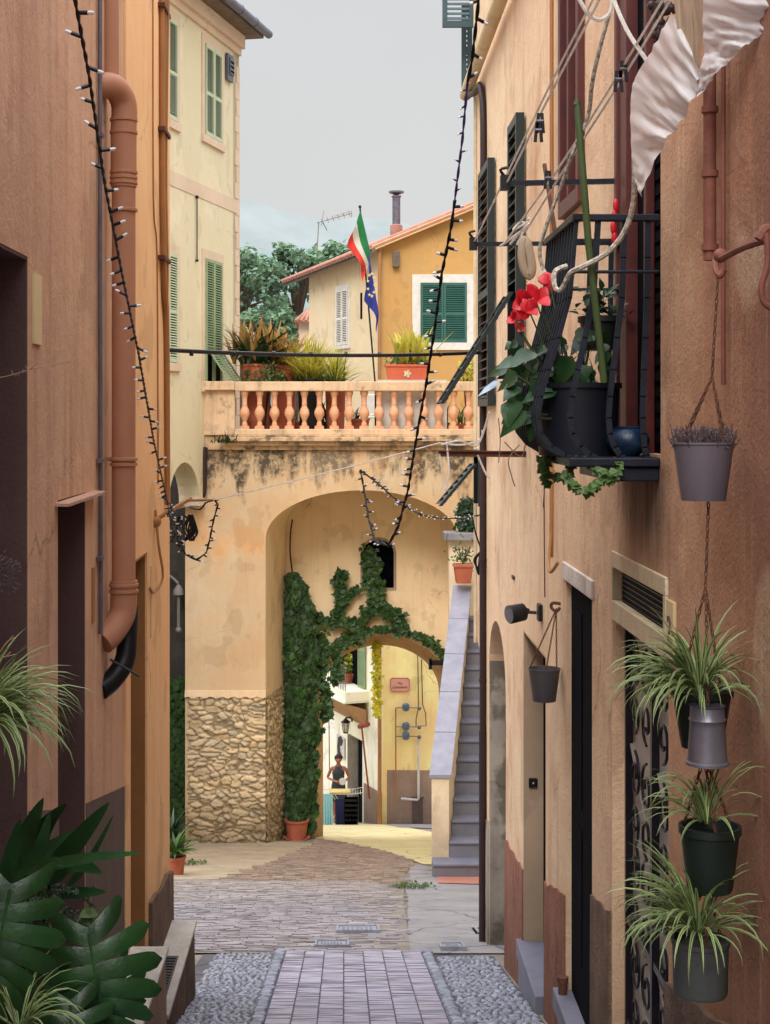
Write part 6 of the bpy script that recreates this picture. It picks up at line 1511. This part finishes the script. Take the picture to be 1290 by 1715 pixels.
def bush(px, Y, z, rx, rz, n, L, W, mat, label, name='terrace_shrub'):
    c = at(px, 0, Y); c.z = z; t = thing(name, (c.x, c.y, -.42), label, 'shrub', 'shrubs on the terrace'); b = MB()
    for _ in range(n):
        d_ = V((rg.gauss(0,1),rg.gauss(0,.6),rg.gauss(0,1))).normalized()*rg.random()**.4; b.tint(.65,1.3)
        b.leaf(c+V((d_.x*rx,d_.y*rx,d_.z*rz)), (rg.uniform(-1,1),rg.uniform(-1,.5),rg.uniform(-.3,1)), (d_.x,d_.y-.5,d_.z+.5), L*rg.uniform(.6,1.2), W, .2)
    b.build('leaves', mat, t, True); b = MB()
    for k in range(5): b.tube([V((c.x+rg.uniform(-.05,.05),c.y,-.42)), V((c.x+rg.uniform(-rx,rx)*.5,c.y,z))], .015, 5)
    b.build('stem', 'stem_brown', t)
bush(442, 28.75, .72, .42, .30, 520, .09, .04, 'mid_leaf', 'loose green shrub with tiny leaves drooping over the left of the rail')
t, c = tpot(520, 0, 29.0, .25, 1.15, 'dark_plastic', 'clump of yellow green grassy leaves at the middle left of the terrace', 'yellow_leaf', 420, .98, .026, (.5,1.55), (.2,1.3))
b = MB()
for _ in range(150): b.tint(.6,1.2); a = rg.uniform(0,6.28); b.blade(c+V((rg.gauss(-.1,.22),rg.gauss(0,.1),1.0)), a, rg.uniform(.3,.62), .035, rg.uniform(.0,1.0), rg.uniform(.4,1.8), 5)
b.build('low_leaves', 'mid_leaf', t, True)
t, c = tpot(562, 0, 28.85, .2, .98, 'terracotta', 'spiky pale agave with drooping leaves at the right of the grassy clump', 'mid_leaf', 110, .72, .04, (.2,1.4), (.2,1.3))
b = MB()
for _ in range(130): b.tint(.8,1.2); a = rg.uniform(0,6.28); b.blade(c+V((0,0,1.0)), a, rg.uniform(.5,.95), .03, rg.uniform(.6,1.5), rg.uniform(.2,1.2), 5)
b.build('spikes', 'yellow_leaf', t, True)
# red trough on a low ribbed plinth
b = MB(); x0, x1 = at(632,0,28.75).x, at(748,0,28.75).x; b.box((x0, 28.62, -.42), (x1, 28.98, .70))
for k in range(30): xx = x0+.02+(x1-x0-.04)*k/30; b.box((xx, 28.605, .60), (xx+.022, 28.619, .70))
tag(b.build('ribbed_ledge', 'white_paint', None, False), 'pale ribbed ledge behind the balustrade under the red trough', 'ledge')
t = thing('flower_trough', at(682, 628, 28.78), 'long terracotta red trough of yellow green leaves on the terrace', 'planter')
c = at(682, 0, 28.78); c.z = .702; b = MB(); q = lambda x, y, z: c+V((x, y, z)); hw = .40
b.hexa([q(-hw*.9,-.11,0),q(hw*.9,-.11,0),q(hw*.9,.11,0),q(-hw*.9,.11,0),q(-hw,-.14,.24),q(hw,-.14,.24),q(hw,.14,.24),q(-hw,.14,.24)])
b.box(tuple(q(-hw-.02,-.16,.241)), tuple(q(hw+.02,.16,.285))); b.build('trough', 'trough_red', t, False, bevel=.008)
b = MB(); b.ball(q(0,-.128,.11), .04, 8, 5, (1,.4,1))
for k in range(5): a = k*1.2566; b.ball(q(.05*math.cos(a),-.128,.11+.05*math.sin(a)), .028, 7, 4, (1,.4,1))
b.build('rosette', 'cream_paint', t)
b = MB()
for _ in range(80): b.tint(.8,1.25); a = rg.uniform(0,6.28); b.blade(q(rg.uniform(-.2,.4),rg.uniform(-.08,.08),.28), a, rg.uniform(.35,.85), .11, rg.uniform(.9,1.5), rg.uniform(.1,.9), 5, 0, None, .2, 2.2)
b.build('leaves', 'yellow_leaf', t, True); b = MB()
for _ in range(130): b.tint(.8,1.2); b.leaf(q(rg.uniform(-.42,.42),rg.uniform(-.14,.1),.29+rg.uniform(0,.14)), (rg.uniform(-1,1),rg.uniform(-1,.4),rg.uniform(-.4,1)), (0,-1,1), .10, .035)
b.build('low_leaves', 'mid_leaf', t, True)
bush(784, 28.8, .86, .20, .24, 260, .09, .045, 'yellow_leaf', 'rounded yellow green shrub at the right end of the terrace')
for (px, Y, r, h, m, lab, lm, n, L, w_) in ((448,29.4,.2,.4,'terracotta','low terracotta pot with dark leaves behind the third baluster','dark_leaf',26,.5,.06),(490,29.6,.22,.35,'trough_red','red bowl behind the fourth and fifth balusters','mid_leaf',20,.4,.05),
        (545,29.3,.2,.34,'dark_plastic','black pot with tall dark stems behind the middle balusters','dark_leaf',30,.75,.05),(600,29.5,.22,.4,'terracotta','squat clay pot behind the eighth baluster','dark_leaf',18,.35,.05),
        (668,29.2,.15,.25,'trough_red','small pot with a fan of green blades right of the flagpole','mid_leaf',22,.5,.045),(700,29.4,.18,.3,'dark_plastic','dark pot with grassy leaves behind the right balusters','dark_leaf',30,.6,.05),(735,29.3,.2,.32,'navy_planter','deep blue pot with long leaves near the right end of the balustrade','dark_leaf',26,.6,.06),(775,29.2,.18,.3,'terracotta','clay pot with bare twiggy leaves at the last baluster','mid_leaf',20,.55,.03)):
    tpot(px, 0, Y, r, h, m, lab, lm, n, L, w_)
t = thing('garden_chair', at(625, 700, 30), 'white plastic garden chair on the terrace behind the balusters', 'chair'); c = at(625, 0, 30.3); c.z = -.42; b = MB()
b.box(tuple(c+V((-.24,-.24,.40))), tuple(c+V((.24,.24,.44)))); b.build('seat', 'white_paint', t, False, bevel=.02)
b = MB(); b.box(tuple(c+V((-.24,.22,.441))), tuple(c+V((.24,.26,.88)))); b.build('backrest', 'white_paint', t, False, bevel=.02)
for sx_ in (-1,1):
    for sy_ in (-1,1): b = MB(); b.tube([c+V((.21*sx_,.21*sy_,.4)), c+V((.25*sx_,.25*sy_,0))], .022, 7); b.build('leg', 'white_paint', t)
# flags
p0, p1 = at(629, 648, 28.85), at(603, 346, 28.6)
b = MB(); b.tube([p0-V((0,0,.9)), p0, p1], .016, 8); b.ball(p1, .03, 8, 5); tag(b.build('flagpole', 'black_metal'), 'thin dark pole leaning left from the balustrade, carrying two flags', 'flagpole')
def flag(name, ha, hb, drop, bands, label, seed, left=.12, stars=0):
    rg2 = random.Random(seed); b = MB(); n, m = 30, 26; ids = []
    for i in range(n+1):
        u = i/n; h = ha.lerp(hb, u); row = []
        for j in range(m+1):
            v = j/m; p = h+V((-left*math.sin(v*1.5)+.05*math.sin(v*5+u*6)*v, -.06*math.sin(u*9+v*4)*v-.02, -drop*v*(1-.18*u)))
            p.x += (.5-u)*-.10*v; row.append(b.add([p]))
        ids.append(row)
    for i in range(n):
        for j in range(m): b.cur = bands((j+.5)/m); b.face((ids[i][j], ids[i+1][j], ids[i+1][j+1], ids[i][j+1]))
    return b, ids
b, ids = flag('flag', at(604,352,28.58), at(621,424,28.66), .66, lambda v: 0 if v < .34 else (1 if v < .60 else 2), '', 4, .15)
tag(b.build('flag', ['flag_green','flag_white','flag_red'], angle=3.0), 'limp green white and red tricolour flag at the top of the leaning pole', 'flag')
b, ids = flag('flag', at(617,420,28.60), at(629,490,28.64), .92, lambda v: 0, '', 6, -.02)
fo = b.build('flag', 'flag_blue', angle=3.0); tag(fo, 'limp blue flag with a ring of gold stars hanging below the tricolour', 'flag')
sb = MB()
for k in range(9):
    c = at(622+6*math.cos(k*.698), 477+19*math.sin(k*.698), 28.44); pts = [c+V(((.036 if q%2==0 else .015)*math.sin(q*math.pi/5), 0, (.036 if q%2==0 else .015)*math.cos(q*math.pi/5))) for q in range(10)]; sb.poly(pts)
sb.build('stars', 'flag_star', fo, False)
# ------------------------------------------------------------------ by the stairs
t = thing('potted_plant', at(776, 978, 23.6), 'square clay pot with a scrawny plant at the head of the stair parapet', 'potted plant'); c = at(776, 976, 23.55); b = MB()
q = lambda x, y, z: c+V((x, y, z)); b.hexa([q(-.11,-.11,0),q(.11,-.11,0),q(.11,.11,0),q(-.11,.11,0),q(-.14,-.14,.24),q(.14,-.14,.24),q(.14,.14,.24),q(-.14,.14,.24)]); b.box(tuple(q(-.155,-.155,.241)), tuple(q(.155,.155,.29))); b.build('pot', 'terracotta', t, False, bevel=.012)
b = MB()
for _ in range(70): b.tint(.7,1.2); b.leaf(q(rg.gauss(0,.09),rg.gauss(0,.06),.30+abs(rg.gauss(.1,.1))), (rg.uniform(-1,1),rg.uniform(-1,1),rg.uniform(-.3,1)), (0,-1,.5), .07, .03)
b.build('leaves', 'mid_leaf', t, True); b = MB()
for k in range(7): b.tube([q(0,0,.28), q(rg.uniform(-.14,.14),rg.uniform(-.1,.1),.55)], .006, 4)
b.build('stem', 'stem_brown', t)
t = thing('cactus_shrub', at(788, 895, 24.2), 'dense dark succulent bush on top of the cream wall slab', 'plant'); c = at(790, 893, 24.2); b = MB()
for k in range(34):
    a, r = rg.uniform(0,6.28), rg.uniform(0,.2); b.tint(.7,1.25); hgt = rg.uniform(.25,.55); p = c+V((r*math.cos(a), r*math.sin(a)*.6, 0)); b.tube([p, p+V((.02,0,hgt*.5)), p+V((rg.uniform(-.06,.06),0,hgt)), p+V((rg.uniform(-.06,.06),0,hgt+.04))], [.012,.016,.014,.004], 6)
    for _ in range(26): e_ = p+V((rg.uniform(-.07,.07),rg.uniform(-.07,.07),rg.uniform(.1,1)*hgt)); b.leaf(e_, (rg.uniform(-1,1),rg.uniform(-1,.3),rg.uniform(-.2,1)), (0,-1,.4), .07, .05)
b.build('stems', 'dark_leaf', t)
b = MB(); b.box(tuple(at(720,1113,30.1)), tuple(at(746,1107,30.0))); b.box(tuple(at(718,1120,30.1)), tuple(at(724,1104,30.0))); tag(b.build('iron_bracket', 'black_metal', None, False), 'black iron bracket at the right shoulder of the low archway', 'bracket')
# ------------------------------------------------------------------ pots on the small balcony of the orange house
for px, lab, m in ((570,'clay pot of trailing green on the little balcony, leftmost of three','dark_leaf'),(583,'clay pot of pale yellow leaves on the little balcony, between two others','lime_leaf'),(597,'wide clay pot with green sprigs at the right end of the little balcony','mid_leaf')):
    c = at(px, 1160, 38.9); c.z = -6.7+.02; t = thing('potted_plant', c, lab, 'potted plant', 'clay pots on the little balcony'); u_ = .7
    pot(t, c, .15, .22, 'terracotta', True, .02, .8); b = MB()
    for _ in range(90): g = rg.uniform(.7,1.3); b.tint3((g,g,g)); b.leaf(c+V((rg.gauss(0,.09),rg.gauss(0,.09),.22+abs(rg.gauss(0,.32)))), (rg.uniform(-1,1),rg.uniform(-1,1),rg.uniform(-.3,1)), (0,-1,.5), .13, .07)
    b.build('leaves', m, t, True)
# ------------------------------------------------------------------ woman at the drying rack
WY = 37.6; wo = at(567, 0, WY); wo.z = gz(WY)+.0
pt = thing('person', wo, 'woman in a dark sleeveless dress with hair tied up, looking down at her hands', 'person')
sk_v = {'pelvis':((0,0,.93),.125),'waist':((0,0,1.09),.105),'chest':((0,-.01,1.27),.118),'neckb':((0,.0,1.41),.062),'neck':((0,-.02,1.475),.047),'jaw':((0,-.055,1.52),.058),'head':((0,-.05,1.585),.088),'crown':((0,-.03,1.64),.072)}
ed = [('pelvis','waist'),('waist','chest'),('chest','neckb'),('neckb','neck'),('neck','jaw'),('jaw','head'),('head','crown')]
sk_v['nose'] = ((0,-.15,1.555),.012); ed.append(('head','nose'))
for s, nm in ((-1,'l'),(1,'r')):
    W_ = (-.07,-.22,1.09) if s < 0 else (.13,-.20,1.08)
    sk_v.update({nm+'sh':((s*.165,.0,1.375),.052),nm+'el':((s*.27,.0,1.13),.037),nm+'wr':(W_,.024),nm+'pa':((W_[0]-s*.05,W_[1]-.045,W_[2]-.005),.030),
                 nm+'hip':((s*.085,0,.88),.098),nm+'kn':((s*.09,-.02,.50),.058),nm+'cf':((s*.09,.02,.36),.056),nm+'an':((s*.09,.02,.09),.034),nm+'he':((s*.09,.03,.04),.036),nm+'to':((s*.105,-.13,.03),.030)})
    ed += [('chest',nm+'sh'),(nm+'sh',nm+'el'),(nm+'el',nm+'wr'),(nm+'wr',nm+'pa'),('pelvis',nm+'hip'),(nm+'hip',nm+'kn'),(nm+'kn',nm+'cf'),(nm+'cf',nm+'an'),(nm+'an',nm+'he'),(nm+'he',nm+'to')]
    P_ = V(sk_v[nm+'pa'][0])
    for k in range(5):
        o1 = V((-s*.035, -.02, .028-.017*k)) if k else V((0,-.03,.035)); o2 = V((-s*.022,-.02-.004*k,-.004))
        sk_v['%sf%da' % (nm,k)] = (tuple(P_+o1), .009); sk_v['%sf%db' % (nm,k)] = (tuple(P_+o1+o2), .008)
        ed += [(nm+'pa','%sf%da' % (nm,k)),('%sf%da' % (nm,k),'%sf%db' % (nm,k))]
    sk_v[nm+'ear'] = ((s*.09,-.035,1.575),.014); ed.append(('head',nm+'ear'))
names = list(sk_v); me = bpy.data.meshes.new('body'); me.from_pydata([V(sk_v[n][0]) for n in names], [(names.index(a),names.index(c)) for a, c in ed], [])
bo = bpy.data.objects.new('body_tmp', me); COL.objects.link(bo); md = bo.modifiers.new('s','SKIN'); md.use_smooth_shade = True
if not me.skin_vertices: me.attributes  # skin layer comes with the modifier
try:
    for i, n in enumerate(names): me.skin_vertices[0].data[i].radius = (sk_v[n][1],)*2
    me.skin_vertices[0].data[0].use_root = True
except Exception:
    bm_ = __import__('bmesh').new(); bm_.from_mesh(me); ly = bm_.verts.layers.skin.verify(); bm_.verts.ensure_lookup_table()
    for i, n in enumerate(names): bm_.verts[i][ly].radius = (sk_v[n][1],)*2; bm_.verts[i][ly].use_root = (i == 0)
    bm_.to_mesh(me); bm_.free()
sb_ = bo.modifiers.new('u','SUBSURF'); sb_.levels = 2; sb_.render_levels = 2
dg = bpy.context.evaluated_depsgraph_get(); m2 = bpy.data.meshes.new_from_object(bo.evaluated_get(dg)); bpy.data.objects.remove(bo)
m2.materials.clear(); m2.materials.append(MAT['skin']); m2.polygons.foreach_set('use_smooth', [True]*len(m2.polygons))
body = bpy.data.objects.new('body', m2); COL.objects.link(body); body.parent = pt; body['_o'] = pt['_o']; m2.name = 'body'
def oval(b, c, prof, n=20): b.lathe(c, [(r, z) for r, z in prof], n, False, (1, .78))
b = MB(); oval(b, wo, [(.235,.58),(.215,.70),(.175,.88),(.168,.95),(.150,1.02),(.135,1.09),(.145,1.18),(.155,1.26),(.140,1.33),(.095,1.40),(.068,1.43),(.06,1.45)])
b.build('dress', 'dress', pt)
b = MB(); b.ball(wo+V((0,-.015,1.615)), .102, 14, 10, (.98,1.0,.92)); b.ball(wo+V((0,.07,1.655)), .055, 10, 7); 
b.build('hair', 'hair', pt)
b = MB()
for s in (-1,1): b.ball(wo+V((s*.034,-.125,1.578)), .010, 8, 5)
b.build('eyes', 'hair', pt)
b = MB(); b.tube([wo+V((-.022,-.124,1.522)), wo+V((0,-.132,1.522)), wo+V((.022,-.124,1.522))], .006, 6); b.build('mouth', 'pole_red', pt)
b = MB(); c = wo+V((.10,-.27,1.10)); b.tube([c, c+V((.0,-.02,.004)), c+V((0,-.03,.006))], [.04,.085,.088], 20); tag(b.build('white_dish', 'white_paint'), 'round white dish in the hands of the woman', 'dish')
# rack and washing
rk = thing('drying_rack', at(575, 1380, 36.9), 'white folding clothes rack with two wings, in front of the woman', 'clothes rack'); ro = at(573, 0, 36.9); ro.z = gz(36.9)
b = MB(); q = lambda x, y, z: ro+V((x, y, z)); top = .80
for y in (-.25,.25): b.tube([q(-.26,y,top), q(.26,y,top)], .010, 6)
for k in range(9): b.tube([q(-.26+k*.065,-.25,top), q(-.26+k*.065,.25,top)], .005, 5)
for s in (-1,1):
    b.tube([q(s*.27,-.25,top), q(s*.50,-.25,top-.02+.06*(s>0)), q(s*.50,.25,top-.02+.06*(s>0)), q(s*.27,.25,top)], .009, 6)
    for k in range(3): b.tube([q(s*(.32+k*.06),-.25,top-.01), q(s*(.32+k*.06),.25,top-.01)], .005, 5)
b.build('wing_frame', 'white_paint', rk)
b = MB()
for y in (-.2,.2): b.tube([q(-.25,y,top-.01), q(.28,y+.05,0)], .010, 6); b.tube([q(.25,y,top-.01), q(-.28,y+.05,0)], .010, 6)
b.build('legs', 'white_paint', rk)
def washing(name, x0, x1, y, z0, z1, mat, label, stripes=None):
    b = MB(); n = 24
    for i in range(n):
        for j in range(12):
            f = lambda i_, j_: q(x0+(x1-x0)*i_/n, y+.02*math.sin(i_*1.1)*(.3+j_/12), z1+(z0-z1)*j_/12)
            b.cur = 1 if stripes and j % 2 else 0; b.poly([f(i,j), f(i+1,j), f(i+1,j+1), f(i,j+1)])
    tag(b.build(name, [mat]+([stripes] if stripes else []), angle=3), label, 'washing', 'washing on the rack')
washing('towel', -.46, -.22, -.27, .05, top+.01, 'cloth_aqua', 'pale aqua towel hanging at the left of the rack')
washing('shirt', -.16, .06, -.23, .02, top-.12, 'cloth_navy', 'navy blue garment hanging in the middle of the rack')
washing('striped_towel', .06, .38, -.27, .04, top-.06, 'cloth_white', 'black and white striped towel at the right of the rack', 'iron_black')
b = MB(); b.box(tuple(q(-.30,-.26,top+.012)), tuple(q(.20,.10,top+.05))); tag(b.build('folded_cloth', 'cloth_yellow', None, False, bevel=.015), 'yellow folded cloth lying on top of the rack', 'washing', 'washing on the rack')
t = thing('dark_wall_sign', at(565, 1270, 38.7), 'small black and white painted face sign on the pale wall behind the woman', 'sign'); 
pp_ = C0+od*2.75+OL[2]*.02; sf_ = (pp_, od, OL[2]); b = MB(); b.obox(sf_, -.28, .28, -8.75, -8.2, .0, .02); b.build('board', 'white_paint', t, False)
b = MB(); b.wall((pp_+OL[2]*.024, od, OL[2]), [(-.22,-8.72),(.20,-8.73),(.24,-8.5),(.16,-8.25),(-.05,-8.18),(-.20,-8.28),(-.12,-8.42),(.02,-8.45),(.0,-8.6),(-.10,-8.66)], thick=.003); b.build('figure', 'iron_black', t, False)
# remove helper keys
for o in COL.objects:
    if '_o' in o: del o['_o']
